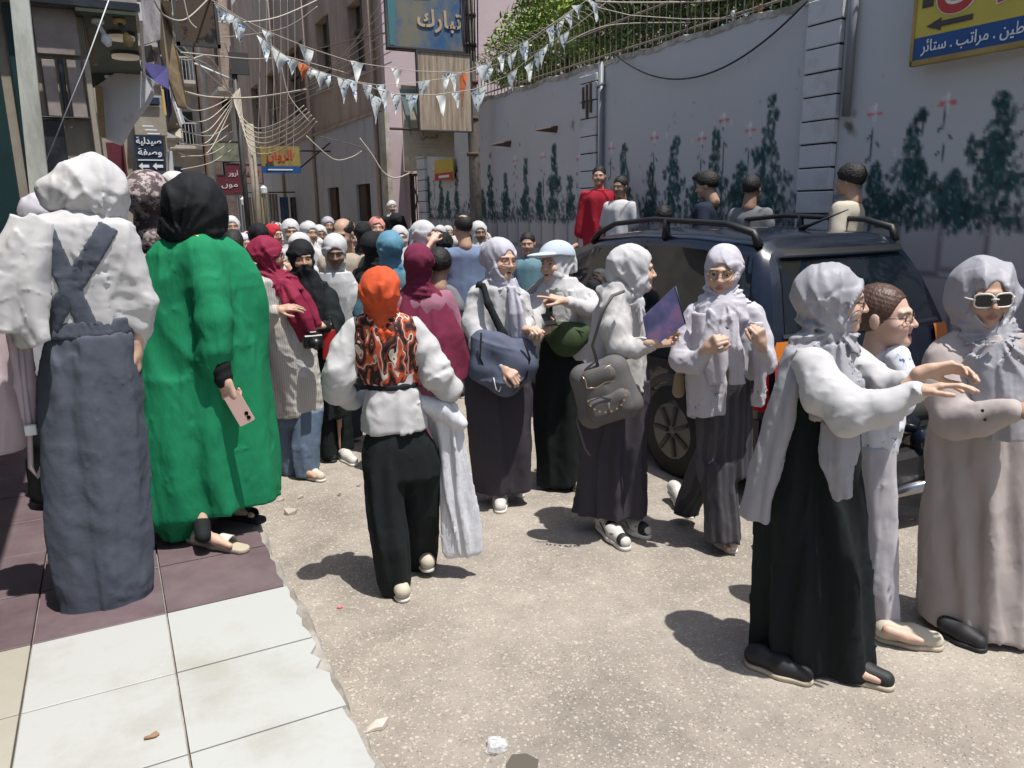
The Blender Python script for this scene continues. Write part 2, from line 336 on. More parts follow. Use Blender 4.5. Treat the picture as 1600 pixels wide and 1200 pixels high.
# ---------------------------------------------------------------- garment builder
class G:
    """one garment = union of prims in the figure frame"""
    def __init__(s): s.P=[];s.lo=[];s.hi=[]; s.post=[]; s.sub=[]
    def _bb(s,pts,r):
        pts=np.array(pts); s.lo.append((pts-r).min(0)); s.hi.append((pts+r).max(0))
    def cap(s,a,b,ra,rb=None,k=.03,fl=1.,sub=False):
        rb=ra if rb is None else rb; a=np.array(a,float);b=np.array(b,float)
        (s.sub if sub else s.P).append((lambda X,Y,Z:cap(X,Y,Z,a,b,ra,rb,fl),k))
        if not sub: s._bb([a,b],max(ra,rb))
        return s
    def ell(s,c,r,k=.03,sub=False):
        (s.sub if sub else s.P).append((lambda X,Y,Z:ell(X,Y,Z,c,r),k))
        if not sub: s._bb([c],max(r)); 
        return s
    def tube(s,pts,k=.03,fl=1.,kk=.02,wr=0,seed=3,f=38):
        """pts: list of (point,radius)"""
        def fn(X,Y,Z):
            d=None
            for (a,ra),(b,rb) in zip(pts[:-1],pts[1:]):
                e=cap(X,Y,Z,a,b,ra,rb,fl); d=e if d is None else smin(d,e,kk)
            if wr: # wrinkles across the limb
                a=np.array(pts[0][0],float);b=np.array(pts[-1][0],float);t=(b-a)/(np.linalg.norm(b-a)+1e-6)
                w=X*f32(t[0])+Y*f32(t[1])+Z*f32(t[2])
                d=d-f32(wr*.62)*(1-1.9*np.abs(np.sin(w*f+2.4*snoise(X,Y,Z,11,seed,4))))*np.clip(.65+.6*snoise(X,Y,Z,9,seed+1,3),.08,1.2)
            return d
        s.P.append((fn,k)); s._bb([p for p,_ in pts],max(r for _,r in pts)); return s
    def ribbon(s,pts,t=.012,amp=.015,fr=None,k=.012,seed=1,flare=0):
        """hanging cloth band: pts (point, half width); lengthwise pleats across its width"""
        A=[(np.array(p,float),w) for p,w in pts]; R=np.random.RandomState(seed); ph=R.rand(4)*6.28
        def fn(X,Y,Z):
            n=len(A)-1; Lt=0; B=None
            for i in range(n):
                (a,wa),(b,wb)=A[i],A[i+1]; du,dz=b[0]-a[0],b[2]-a[2]; L=math.hypot(du,dz)+1e-6; du/=L; dz/=L
                h=((X-a[0])*f32(du)+(Z-a[2])*f32(dz))/f32(L); hc=np.clip(h,0,1); ex=(h-hc)*f32(L)
                q=(X-a[0])*f32(-dz)+(Z-a[2])*f32(du); w=wa+(wb-wa)*hc; v0=a[1]+(b[1]-a[1])*hc
                end=((i==0)&(h<0))|((i==n-1)&(h>1))
                m=np.where(end,np.maximum(np.abs(q)-w,np.abs(ex)-.004),np.sqrt(q*q+ex*ex)-w)
                z_=Lt+h*f32(L); cur=[m,q,w,v0,z_]; Lt+=L
                if B is None: B=cur
                else:
                    c=cur[0]<B[0]; B=[np.where(c,x1,x0) for x1,x0 in zip(cur,B)]
            m,q,w,v0,z_=B; f_=fr or 3.2/max(w_ for _,w_ in A)
            pl=np.sin(q*f_+ph[0]+.9*np.sin(z_*5+ph[1])+.5*np.sin(q*f_*.5+ph[2])); pl=.55*pl+.45*(1-2*np.abs(np.sin(q*f_*.8+ph[3]+.6*np.sin(z_*6))))
            dv=np.abs(Y-v0-amp*pl-.55*q*q/(w+.01))-t
            return smax(dv,m+.004*np.sin(z_*31+ph[0])+.003*np.sin(q*60),.008)
        s.P.append((fn,k))
        for p,w in A: s._bb([p],w*1.1+.01)
        return s
    def loft(s,rows,k=.03,n=0,amp=0,seed=1,ab=None,sharp=.6,top=True,wav=0.02):
        """rows: (z,u,v,a,b[,foldamp]) - horizontal elliptical rings; n folds round the hem"""
        rows=sorted(rows,key=lambda r:r[0]); A=np.array([tuple(r)+((1.,) if len(r)==5 else ()) for r in rows],float)
        R=np.random.RandomState(seed); ph=R.rand(6)*6.28
        def fn(X,Y,Z):
            z=Z.ravel(); I=[np.interp(z,A[:,0],A[:,i]).astype(f32)[None,None,:] for i in range(1,6)]
            du=(X-I[0]);dv=(Y-I[1]); 
            rr=np.sqrt((du/I[2])**2+(dv/I[3])**2)+1e-5
            d=(rr-1)*np.minimum(I[2],I[3])
            if n:
                th=np.arctan2(dv,du)
                zz=Z
                w=n*th+ph[0]+.9*np.sin(2*th+ph[1]+zz*3)+.7*np.sin(3*th+ph[2]-zz*4)+.5*np.sin(zz*9+ph[3])
                sgn=np.sin(w)*(1-sharp)+sharp*(1-2*np.abs(np.sin(w*.5+ph[4])))
                w2=(n*.55)*th+ph[5]+np.sin(zz*5+2*th); sgn=sgn*.65+.5*np.sin(w2)
                d=d-f32(amp)*I[4]*sgn*np.clip(rr,0,1)
            zt=A[-1,0]; zb=A[0,0]
            if wav: zb=zb+wav*snoise(X,Y,Z*0,9,seed+9,3)
            d=np.maximum(d,(Z-zt)); d=smax(d,(zb-Z),.008)
            return d
        s.P.append((fn,k))
        for r in rows: s._bb([(r[1],r[2],r[0])],0.0); s.lo[-1]=np.array([r[1]-r[3]-amp*1.3,r[2]-r[4]-amp*1.3,r[0]-.03]); s.hi[-1]=np.array([r[1]+r[3]+amp*1.3,r[2]+r[4]+amp*1.3,r[0]+.005])
        return s
    def radial(s,c,n,amp,rmax,seed=1,r0=.02,sq=1.):
        """folds fanning out from a gathering point c in the u-z plane"""
        R=np.random.RandomState(seed); p=R.rand(4)*6.28
        def fn(X,Y,Z):
            du=X-f32(c[0]); dz=(Z-f32(c[2]))*f32(sq); r=np.sqrt(du*du+dz*dz)+1e-4; th=np.arctan2(dz,du)
            w=n*th+p[0]+1.1*np.sin(2*th+p[1])+.5*np.sin(r*30+p[2])+.8*np.sin(Y*18+p[3])
            m=np.clip((r-r0)/.04,0,1)*np.clip((rmax-r)/(rmax*.45),0,1)*np.clip(.75+.5*np.sin(3*th+p[3]),.15,1.2)
            return -f32(amp)*m*(1-2*np.abs(np.sin(w*.5)))
        s.rad=getattr(s,'rad',[])+[fn]; return s
    def hijab(s,c,R,sz=1.,seed=1,full=1.,low=0,k=.02,drop=True):
        c=np.array(c,float)
        def fn(X,Y,Z):
            a,b,d=tol(X,Y,Z,c,R,sz); return hijab_sdf(a,b,d,seed,full,low)*sz
        s.P.append((fn,k)); s._bb([c,c-R[2]*.19*sz],.125*sz); return s
    def noise(s,amp,f,seed,st=(1,1,1),sharp=False,zr=None):
        s.post.append((amp,f,seed,st,sharp,zr)); return s
    def eval(s,X,Y,Z):
        d=None
        for fn,k in s.P:
            e=fn(X,Y,Z); d=e if d is None else smin(d,e,k)
        for fn,k in s.sub: d=smax(d,-fn(X,Y,Z),k)
        for fn in getattr(s,'rad',[]): d=d+fn(X,Y,Z)
        for amp,f,seed,st,sharp,zr in s.post:
            w=(ridge if sharp else snoise)(X,Y,Z,f,seed,**({'st':st}))*f32(amp)
            if zr: w=w*np.clip((Z-zr[0])/(zr[1]-zr[0]),0,1)
            d=d+w
        return d
    def mesh(s,h):
        lo=np.min(s.lo,0)-.012;hi=np.max(s.hi,0)+.012
        return snet(s.eval,lo,hi,h)
class Fig:
    """a person: frame u (right seen from the camera), v (away), z; root on the ground"""
    def __init__(s,label,x,y,z0=0.,group=None,cat='person',name='person'):
        s.g=np.array([x,y,0.]); s.D=math.hypot(x,y); s.f=np.array([x,y,0.])/s.D; s.r=np.array([s.f[1],-s.f[0],0.]); s.z0=z0
        s.root=thing(name,label,cat,(x,y,z0),group); s.bodyparts=[]; s.k=s.D/FPX
    def P(s,px,py,off=0.):
        d=ray(px,py); t=(s.D+off)/(d@s.f); w=CC+t*d; return np.array([(w-s.g)@s.r,off,w[2]])
    def Gd(s,px,py,z=0.): w=gnd(px,py,s.z0+z); return np.array([(w-s.g)@s.r,(w-s.g)@s.f,s.z0+z])
    def rp(s,px): return px*s.k*1.04      # pixels -> metres at this figure
    def row(s,py,xl,xr,off=0.,t=.75,fa=1.,b=None):
        l=s.P(xl,py,off);r=s.P(xr,py,off); a=(r[0]-l[0])/2
        return (float((l[2]+r[2])/2),float((l[0]+r[0])/2),off,float(a),float(b if b else a*t),fa)
    def world(s,V): V=np.asarray(V); return s.g+V[:,0:1]*s.r+V[:,1:2]*s.f+V[:,2:3]*np.array([0,0,1.])
    def add(s,name,V,Q,mat_,parent=None,col=None,smooth=True):
        o=mk(name,s.world(V),Q,mat_,parent or s.root,smooth,col); return o
    def garment(s,name,g,mat_,h=.011,parent=None,colf=None):
        if s.D<6.2 and g.lo:
            sd=int(abs(s.g[0]*97)+len(name)*7)
            g.post=[(am*(.45 if f<25 and st[2]>.45 else 1),f,q1,st,q2,q3) for am,f,q1,st,q2,q3 in g.post]
            if name in ('skirt','gown','robe','trousers','jeans'): g.noise(.0055 if name!='robe' else .003,36,sd,(1,1,.10),True); g.noise(.0028,64,sd+3,(1,1,.35),True)
            elif name in ('shirt','blouse','jacket','cardigan','top','vest'): g.noise(.0046,44,sd,(1,1,.55),True); g.noise(.0026,84,sd+3,(.8,1,1),True)
            elif name in ('headscarf','scarf_tail','face_veil'): g.noise(.0032,52,sd,(1,1,.5),True); g.noise(.0018,95,sd+3,(1,1,.6),True)
        V,Q=g.mesh(h); return s.add(name,V,Q,mat_,parent,colf(V) if colf else None)
    def head(s,c,yaw,pitch=0,tilt=0,sz=1.,skin=(.48,.30,.21),male=False,mouth=0,brow=(.03,.02,.015),lip=(.42,.16,.13),beard=0,h=.005,ears=False):
        s.hR=hframe(yaw,pitch,tilt); s.hc=np.array(c,float); s.hs=sz; s.skin=skin
        def fn(X,Y,Z):
            a,b,d=tol(X,Y,Z,s.hc,s.hR,sz); return head_sdf(a,b,d,male,mouth=mouth,ears=ears)*sz
        z=s.hR[2]; V,Q=snet(fn,s.hc-z*.2*sz-[.075,.075,0]*1-0.0 if False else np.minimum(s.hc-z*.19*sz,s.hc)-np.array([.11,.11,.06])*sz,s.hc+np.array([.125,.125,.13])*sz,h)
        L=(V-s.hc)@s.hR.T/sz
        C=head_cols(L,skin,lip,brow,mouth,beard=beard); s.bodyparts.append((V,Q,C))
    def hl(s,x,y,z): return s.hc+s.hs*(s.hR[0]*x+s.hR[1]*y+s.hR[2]*z)
    def hand(s,w,dr,back,elbow=None,**kw):
        V,Q=hand_mesh(w,dr,back,elbow,**kw); C=np.tile(np.array(s.skin)*1.02,(len(V),1)); s.bodyparts.append((V,Q,C))
    def core(s,neck,pelvis,kneeL=None,footL=None,kneeR=None,footR=None,arms=(),h=.024):
        g=G(); g.tube([(neck,.04),((np.array(neck)*.7+np.array(pelvis)*.3),.04),(pelvis,.035)])
        for kn,ft in ((kneeL,footL),(kneeR,footR)):
            if ft is not None: kn=np.array(kn);ft=np.array(ft);g.tube([(pelvis,.035),(kn,.026),(kn+(ft-kn)*.8,.015)])
        for a in arms: g.tube([(a[0],.022),(a[1],.018),(a[2],.016)])
        V,Q=g.mesh(h); s.bodyparts.append((V,Q,np.tile(np.array(s.skin),(len(V),1))))
    def foot(s,toe,heel,r=.038,ank=True):
        toe=np.array(toe);heel=np.array(heel); g=G(); a=heel+[0,0,.045]+(toe-heel)*.12; g.tube([(a,.024),((toe+heel)/2+[0,0,.03],.022),(toe+[0,0,.018]-(toe-heel)*.1,.014)]); ank and g.cap(a,a*[.6,.6,1]+[0,0,.13],.024,.034)
        V,Q=g.mesh(.008); s.bodyparts.append((V,Q,np.tile(np.array(s.skin),(len(V),1))))
    def finish(s):
        V,Q=joinm([(v,q) for v,q,_ in s.bodyparts]); C=np.concatenate([c for _,_,c in s.bodyparts])
        return s.add('body',V,Q,SKIN,col=C)
    def hijab(s,mat_,drape=None,seed=1,full=1.,low=0,h=.0072,name='headscarf',post=None):
        g=G(); g.hijab(s.hc,s.hR,s.hs,seed,full,low)
        if drape: drape(g)
        if post: post(g)
        return s.garment(name,g,mat_,h)
    def shoe(s,toe,heel,upper,sole,w=.042,hgt=.07,so=.022,ankle=True,name='shoe'):
        toe=np.array(toe,float);heel=np.array(heel,float); m=heel*.45+toe*.55
        g=G(); g.tube([(heel+[0,0,so+.028],w*.80),(m+[0,0,so+.022],w*.9),(toe+[0,0,so+.014],w*.78)],kk=.03)
        if ankle: g.cap(heel+[0,0,so+.03],heel+(toe-heel)*.12+[0,0,hgt],w*.78,w*.72,k=.03)
        g.P.append((lambda X,Y,Z:(min(toe[2],heel[2])+so)-Z+0*X,.0001)) if False else None
        hs_=getattr(s,'shoe_h',.0075); V,Q=g.mesh(hs_); o=s.add(name,V,Q,upper)
        zmin=min(toe[2],heel[2])
        g2=G(); d=(toe-heel); 
        g2.tube([(heel+[0,0,so*.5],w*.88),(m+[0,0,so*.5],w*1.02),(toe+[0,0,so*.5],w*.86)],kk=.03)
        def flat(X,Y,Z):
            L=f32(d@d); t=np.clip(((X-heel[0])*f32(d[0])+(Y-heel[1])*f32(d[1]))/f32(d[0]**2+d[1]**2+1e-6),-.3,1.3); zc=heel[2]+t*d[2]+so*.5
            return -(np.abs(Z-zc)-so*.5)
        g2.sub.append((flat,.004))
        V,Q=g2.mesh(hs_); s.add('sole',V,Q,sole,parent=o); return o
    def glasses(s,matf,lens=None,r=.021,kind_='round',th=.0016,thick=1.):
        root=None; mb=MB()
        for sx in (-1,1):
            ring=[]
            for k in range(21):
                a=2*math.pi*k/20; rx=r*(1.12 if kind_!='round' else 1); rz=r*(.92 if kind_!='round' else 1)
                ca,sa=math.cos(a),math.sin(a)
                if kind_=='square': q=(abs(ca)**4+abs(sa)**4)**.25; ca/=q; sa/=q
                ring.append(s.hl(sx*.032+rx*ca,.098-abs(sx*.032+rx*ca)*.22,.001+rz*sa))
            mb.tube(s.world(np.array(ring)),th*thick,6,cap=False)
            mb.tube(s.world(np.array([s.hl(sx*(.032+r),.087,.004),s.hl(sx*.076,.06,.006),s.hl(sx*.08,-.005,.006)])),th*thick,5)
        mb.tube(s.world(np.array([s.hl(-.012,.1,.006),s.hl(0,.104,.008),s.hl(.012,.1,.006)])),th*thick,5)
        o=mb.build('glasses',matf,s.root,True)
        if lens:
            for sx in (-1,1):
                V=[];n=20
                for k in range(n):
                    a=2*math.pi*k/n; ca,sa=math.cos(a),math.sin(a); rx=r*(1.1 if kind_!='round' else .97); rz=r*(.9 if kind_!='round' else .97)
                    if kind_=='square': q=(abs(ca)**4+abs(sa)**4)**.25; ca/=q; sa/=q
                    V.append(s.hl(sx*.032+rx*ca,.0975-abs(sx*.032+rx*ca)*.22,.001+rz*sa))
                V=s.world(np.array(V)); fd=(s.f*s.hR[1][1]+s.r*s.hR[1][0])*.001
                MB().prism(list(V),fd).build('lens',lens,o)
        return o
# ================================================================ materials of the place
def N(nt,t,**k):
    n=nt.nodes.new(t)
    for a,b in k.items(): setattr(n,a,b)
    return n
def asphalt(nt,b,tc):
    l=nt.links
    n1=N(nt,'ShaderNodeTexNoise'); n1.inputs['Scale'].default_value=.8; n1.inputs['Detail'].default_value=9; n1.inputs['Roughness'].default_value=.7; l.new(tc.outputs['Object'],n1.inputs['Vector'])
    r1=N(nt,'ShaderNodeValToRGB'); r1.color_ramp.elements[0].position=.32; r1.color_ramp.elements[0].color=(.185,.163,.136,1); r1.color_ramp.elements[1].position=.68; r1.color_ramp.elements[1].color=(.325,.29,.245,1)
    l.new(n1.outputs[0],r1.inputs[0]); src=r1.outputs[0]
    hts=[]
    for sc_,th,c,seed in ((95,.42,(.43,.39,.33,1),0),(52,.30,(.48,.435,.365,1),9),(110,.3,(.075,.066,.058,1),21),(150,.32,(.33,.26,.2,1),4)):
        mp=N(nt,'ShaderNodeMapping'); mp.inputs['Location'].default_value=(seed,seed*.7,0); l.new(tc.outputs['Object'],mp.inputs[0])
        nz=N(nt,'ShaderNodeTexNoise'); nz.inputs['Scale'].default_value=sc_*1.7; l.new(mp.outputs[0],nz.inputs['Vector'])
        ad=N(nt,'ShaderNodeVectorMath',operation='MULTIPLY_ADD'); ad.inputs[1].default_value=(.009,.009,0); l.new(nz.outputs['Color'],ad.inputs[0]); l.new(mp.outputs[0],ad.inputs[2])
        v=N(nt,'ShaderNodeTexVoronoi'); v.inputs['Scale'].default_value=sc_; l.new(ad.outputs[0],v.inputs['Vector'])
        wv=N(nt,'ShaderNodeSeparateColor'); l.new(v.outputs['Color'],wv.inputs[0])
        t=N(nt,'ShaderNodeMath',operation='MULTIPLY'); l.new(wv.outputs[0],t.inputs[0]); t.inputs[1].default_value=th*1.35
        lt=N(nt,'ShaderNodeMath',operation='LESS_THAN'); l.new(v.outputs['Distance'],lt.inputs[0]); l.new(t.outputs[0],lt.inputs[1])
        g=N(nt,'ShaderNodeMath',operation='GREATER_THAN'); l.new(wv.outputs[1],g.inputs[0]); g.inputs[1].default_value=.42
        m=N(nt,'ShaderNodeMath',operation='MULTIPLY'); l.new(lt.outputs[0],m.inputs[0]); l.new(g.outputs[0],m.inputs[1])
        m2=N(nt,'ShaderNodeMath',operation='MULTIPLY'); l.new(m.outputs[0],m2.inputs[0]); m2.inputs[1].default_value=.68
        mx=N(nt,'ShaderNodeMix',data_type='RGBA'); l.new(m2.outputs[0],mx.inputs[0]); l.new(src,mx.inputs[6]); mx.inputs[7].default_value=c; src=mx.outputs[2]; hts.append(m.outputs[0])
    # dust drifts and grey worn patches
    n2=N(nt,'ShaderNodeTexNoise'); n2.inputs['Scale'].default_value=1.7; n2.inputs['Detail'].default_value=6; l.new(tc.outputs['Object'],n2.inputs['Vector'])
    r2=N(nt,'ShaderNodeMapRange'); r2.inputs[1].default_value=.45; r2.inputs[2].default_value=.7; r2.inputs[4].default_value=.3; l.new(n2.outputs[0],r2.inputs[0])
    mx=N(nt,'ShaderNodeMix',data_type='RGBA'); l.new(r2.outputs[0],mx.inputs[0]); l.new(src,mx.inputs[6]); mx.inputs[7].default_value=(.35,.315,.27,1); src=mx.outputs[2]
    n3=N(nt,'ShaderNodeTexNoise'); n3.inputs['Scale'].default_value=3.2; n3.inputs['Detail'].default_value=10; n3.inputs['Roughness'].default_value=.75; l.new(tc.outputs['Object'],n3.inputs['Vector'])
    r3=N(nt,'ShaderNodeMapRange'); r3.inputs[1].default_value=.35; r3.inputs[2].default_value=.65; r3.inputs[3].default_value=.90; r3.inputs[4].default_value=1.10; l.new(n3.outputs[0],r3.inputs[0]); v3=N(nt,'ShaderNodeVectorMath',operation='SCALE'); l.new(src,v3.inputs[0]); l.new(r3.outputs[0],v3.inputs['Scale']); src=v3.outputs[0]
    l.new(src,b.inputs['Base Color'])
    nb=N(nt,'ShaderNodeTexNoise'); nb.inputs['Scale'].default_value=55; nb.inputs['Detail'].default_value=6; l.new(tc.outputs['Object'],nb.inputs['Vector'])
    a=N(nt,'ShaderNodeMath',operation='ADD'); l.new(nb.outputs[0],a.inputs[0]); s_=N(nt,'ShaderNodeMath',operation='MULTIPLY'); l.new(hts[0],s_.inputs[0]); s_.inputs[1].default_value=.3; l.new(s_.outputs[0],a.inputs[1])
    bp=N(nt,'ShaderNodeBump'); bp.inputs['Strength'].default_value=.7; bp.inputs['Distance'].default_value=.006; l.new(a.outputs[0],bp.inputs['Height']); l.new(bp.outputs[0],b.inputs['Normal'])
def stained(c1,c2,scale=2.,lo=.4,hi=.62,st=(1,1,1),b2=(30,.3,.003)):
    def f(nt,b,tc):
        l=nt.links; mp=N(nt,'ShaderNodeMapping'); mp.inputs['Scale'].default_value=st; l.new(tc.outputs['Object'],mp.inputs[0])
        n=N(nt,'ShaderNodeTexNoise'); n.inputs['Scale'].default_value=scale; n.inputs['Detail'].default_value=10; n.inputs['Roughness'].default_value=.7; l.new(mp.outputs[0],n.inputs['Vector'])
        r=N(nt,'ShaderNodeValToRGB'); r.color_ramp.elements[0].position=lo; r.color_ramp.elements[0].color=(*c1,1); r.color_ramp.elements[1].position=hi; r.color_ramp.elements[1].color=(*c2,1)
        l.new(n.outputs[0],r.inputs[0]); l.new(r.outputs[0],b.inputs['Base Color'])
        n2=N(nt,'ShaderNodeTexNoise'); n2.inputs['Scale'].default_value=b2[0]; n2.inputs['Detail'].default_value=5; l.new(tc.outputs['Object'],n2.inputs['Vector'])
        bp=N(nt,'ShaderNodeBump'); bp.inputs['Strength'].default_value=b2[1]; bp.inputs['Distance'].default_value=b2[2]; l.new(n2.outputs[0],bp.inputs['Height']); l.new(bp.outputs[0],b.inputs['Normal'])
    return f
def brickmat(c1,c2,cm,s=1.):
    def f(nt,b,tc):
        l=nt.links; mp=N(nt,'ShaderNodeMapping'); mp.inputs['Rotation'].default_value=(rad(90),0,0); l.new(tc.outputs['Object'],mp.inputs[0])
        t=N(nt,'ShaderNodeTexBrick'); t.inputs['Color1'].default_value=(*c1,1); t.inputs['Color2'].default_value=(*c2,1); t.inputs['Mortar'].default_value=(*cm,1); t.inputs['Scale'].default_value=s
        t.inputs['Brick Width'].default_value=.26; t.inputs['Row Height'].default_value=.085; t.inputs['Mortar Size'].default_value=.012; l.new(mp.outputs[0],t.inputs[0]); 
        n=N(nt,'ShaderNodeTexNoise'); n.inputs['Scale'].default_value=1.2; n.inputs['Detail'].default_value=8; l.new(tc.outputs['Object'],n.inputs['Vector'])
        mx=N(nt,'ShaderNodeMix',data_type='RGBA',blend_type='MULTIPLY'); mx.inputs[0].default_value=.8; l.new(t.outputs[0],mx.inputs[6]); l.new(n.outputs[0],mx.inputs[7])
        sv_=N(nt,'ShaderNodeVectorMath',operation='SCALE'); sv_.inputs['Scale'].default_value=1.7; l.new(mx.outputs[2],sv_.inputs[0]); l.new(sv_.outputs[0],b.inputs['Base Color'])
    return f
A=mat('asphalt_mat',rough=.95,build=asphalt)
TILE_W=mat('white_tile_mat',rough=.42,build=stained((.33,.32,.275),(.415,.42,.40),1.6,.3,.5,b2=(60,.1,.001)))
TILE_C=mat('cream_tile_mat',rough=.5,build=stained((.31,.285,.225),(.37,.35,.29),1.8,.3,.6,b2=(60,.1,.001)))
TILE_P=mat('plum_tile_mat',rough=.5,build=stained((.10,.066,.074),(.16,.12,.125),4.,.35,.7,b2=(60,.15,.001)))
CONC=mat('concrete_mat',rough=.95,build=stained((.2,.18,.15),(.36,.33,.29),5.,b2=(40,.8,.01)))
SOILM=mat('dusty_soil_mat',(.26,.23,.19),.95,var=.25,bump=(30,.8,.01))
PIERM=mat('pier_paint_mat',rough=.85,build=stained((.36,.35,.34),(.53,.53,.53),3.,.25,.5,(1,1,1),(14,.6,.01)))
PIPEM=mat('painted_pipe_mat',(.17,.18,.20),.5,var=.2)
DARK=mat('dark_recess_mat',(.012,.012,.013),.9)
# ================================================================ ground
kind(mk('road',[(-30,-12,0),(40,-12,0),(40,70,0),(-30,70,0)],[(0,1,2,3)],A),'structure')
sw=kind(box('sidewalk',-6,.485,-4,60,-.05,.328,CONC),'structure'); sw.location=(0,0,0)
# curb edge of broken concrete sloping to the road
def curb_edge():
    V=[];Fc=[];n=260
    for i in range(n):
        y=-4+i*.055; j=.5*math.sin(y*5.1)+.35*math.sin(y*13.7+1)+.3*math.sin(y*31+2)+.4*rng.uniform(-1,1)
        xs=[.44,.508+.014*j,.524+.016*j,.548+.016*j+rng.uniform(-.008,.008),.60+.02*j]
        zs=[.329,.340+.004*j,.30+.02*rng.uniform(-1,1),.06+.03*rng.uniform(-1,1),-.004]
        V+=[(x,y,z) for x,z in zip(xs,zs)]
    for i in range(n-1):
        for k in range(4): a=i*5+k; Fc.append((a,a+1,a+6,a+5))
    return kind(mk('curb',V,Fc,CONC,None,True),'structure')
curb_edge()
# tiles, one object each
GX=[-1.745,-1.299,-.853,-.407,.039,.49]; GY=[3.017-.446*i for i in (4,3,2,1,0)]+[3.017+.446*i for i in range(1,11)]
def tile(x0,x1,y0,y1,m):
    g=.0035; z1=.350+rng.uniform(-.0015,.0015)
    if x1>.45: # ragged outer edge
        P=[(x0+g,y0+g),(x1-.02,y0+g)]; n=9
        for k in range(n+1):
            y=y0+g+(y1-y0-2*g)*k/n; P.append((x1+.004-abs(rng.gauss(0,.008))-(.03 if rng.random()<.10 else 0),y))
        P+=[(x0+g,y1-g)]; del P[1]
        o=MB().prism([(x,y,.3285) for x,y in P],(0,0,z1-.3285)).build('tile',m,sw)
    else: o=MB().box(x0+g,x1-g,y0+g,y1-g,.3285,z1,.0015).build('tile',m,sw)
    return o
for j in range(len(GY)-1):
    for i in range(len(GX)-1):
        m=TILE_P if j>=4 else (TILE_C if i<3 else TILE_W)
        tile(GX[i],GX[i+1],GY[j],GY[j+1],m)
for j in range(3):
    for i in range(len(GX)-1): tile(GX[i],GX[i+1],GY[0]-.446*(j+1),GY[0]-.446*j,TILE_C if i<3 else TILE_W)
box('tile_field',-1.745,.49,GY[-1]+.004,14,.3285,.3495,TILE_P,sw)
# raised pavement along the mural wall
kind(box('raised_pavement',4.72,5.3,-3,13.9,0,.46,CONC,None,.015),'structure')
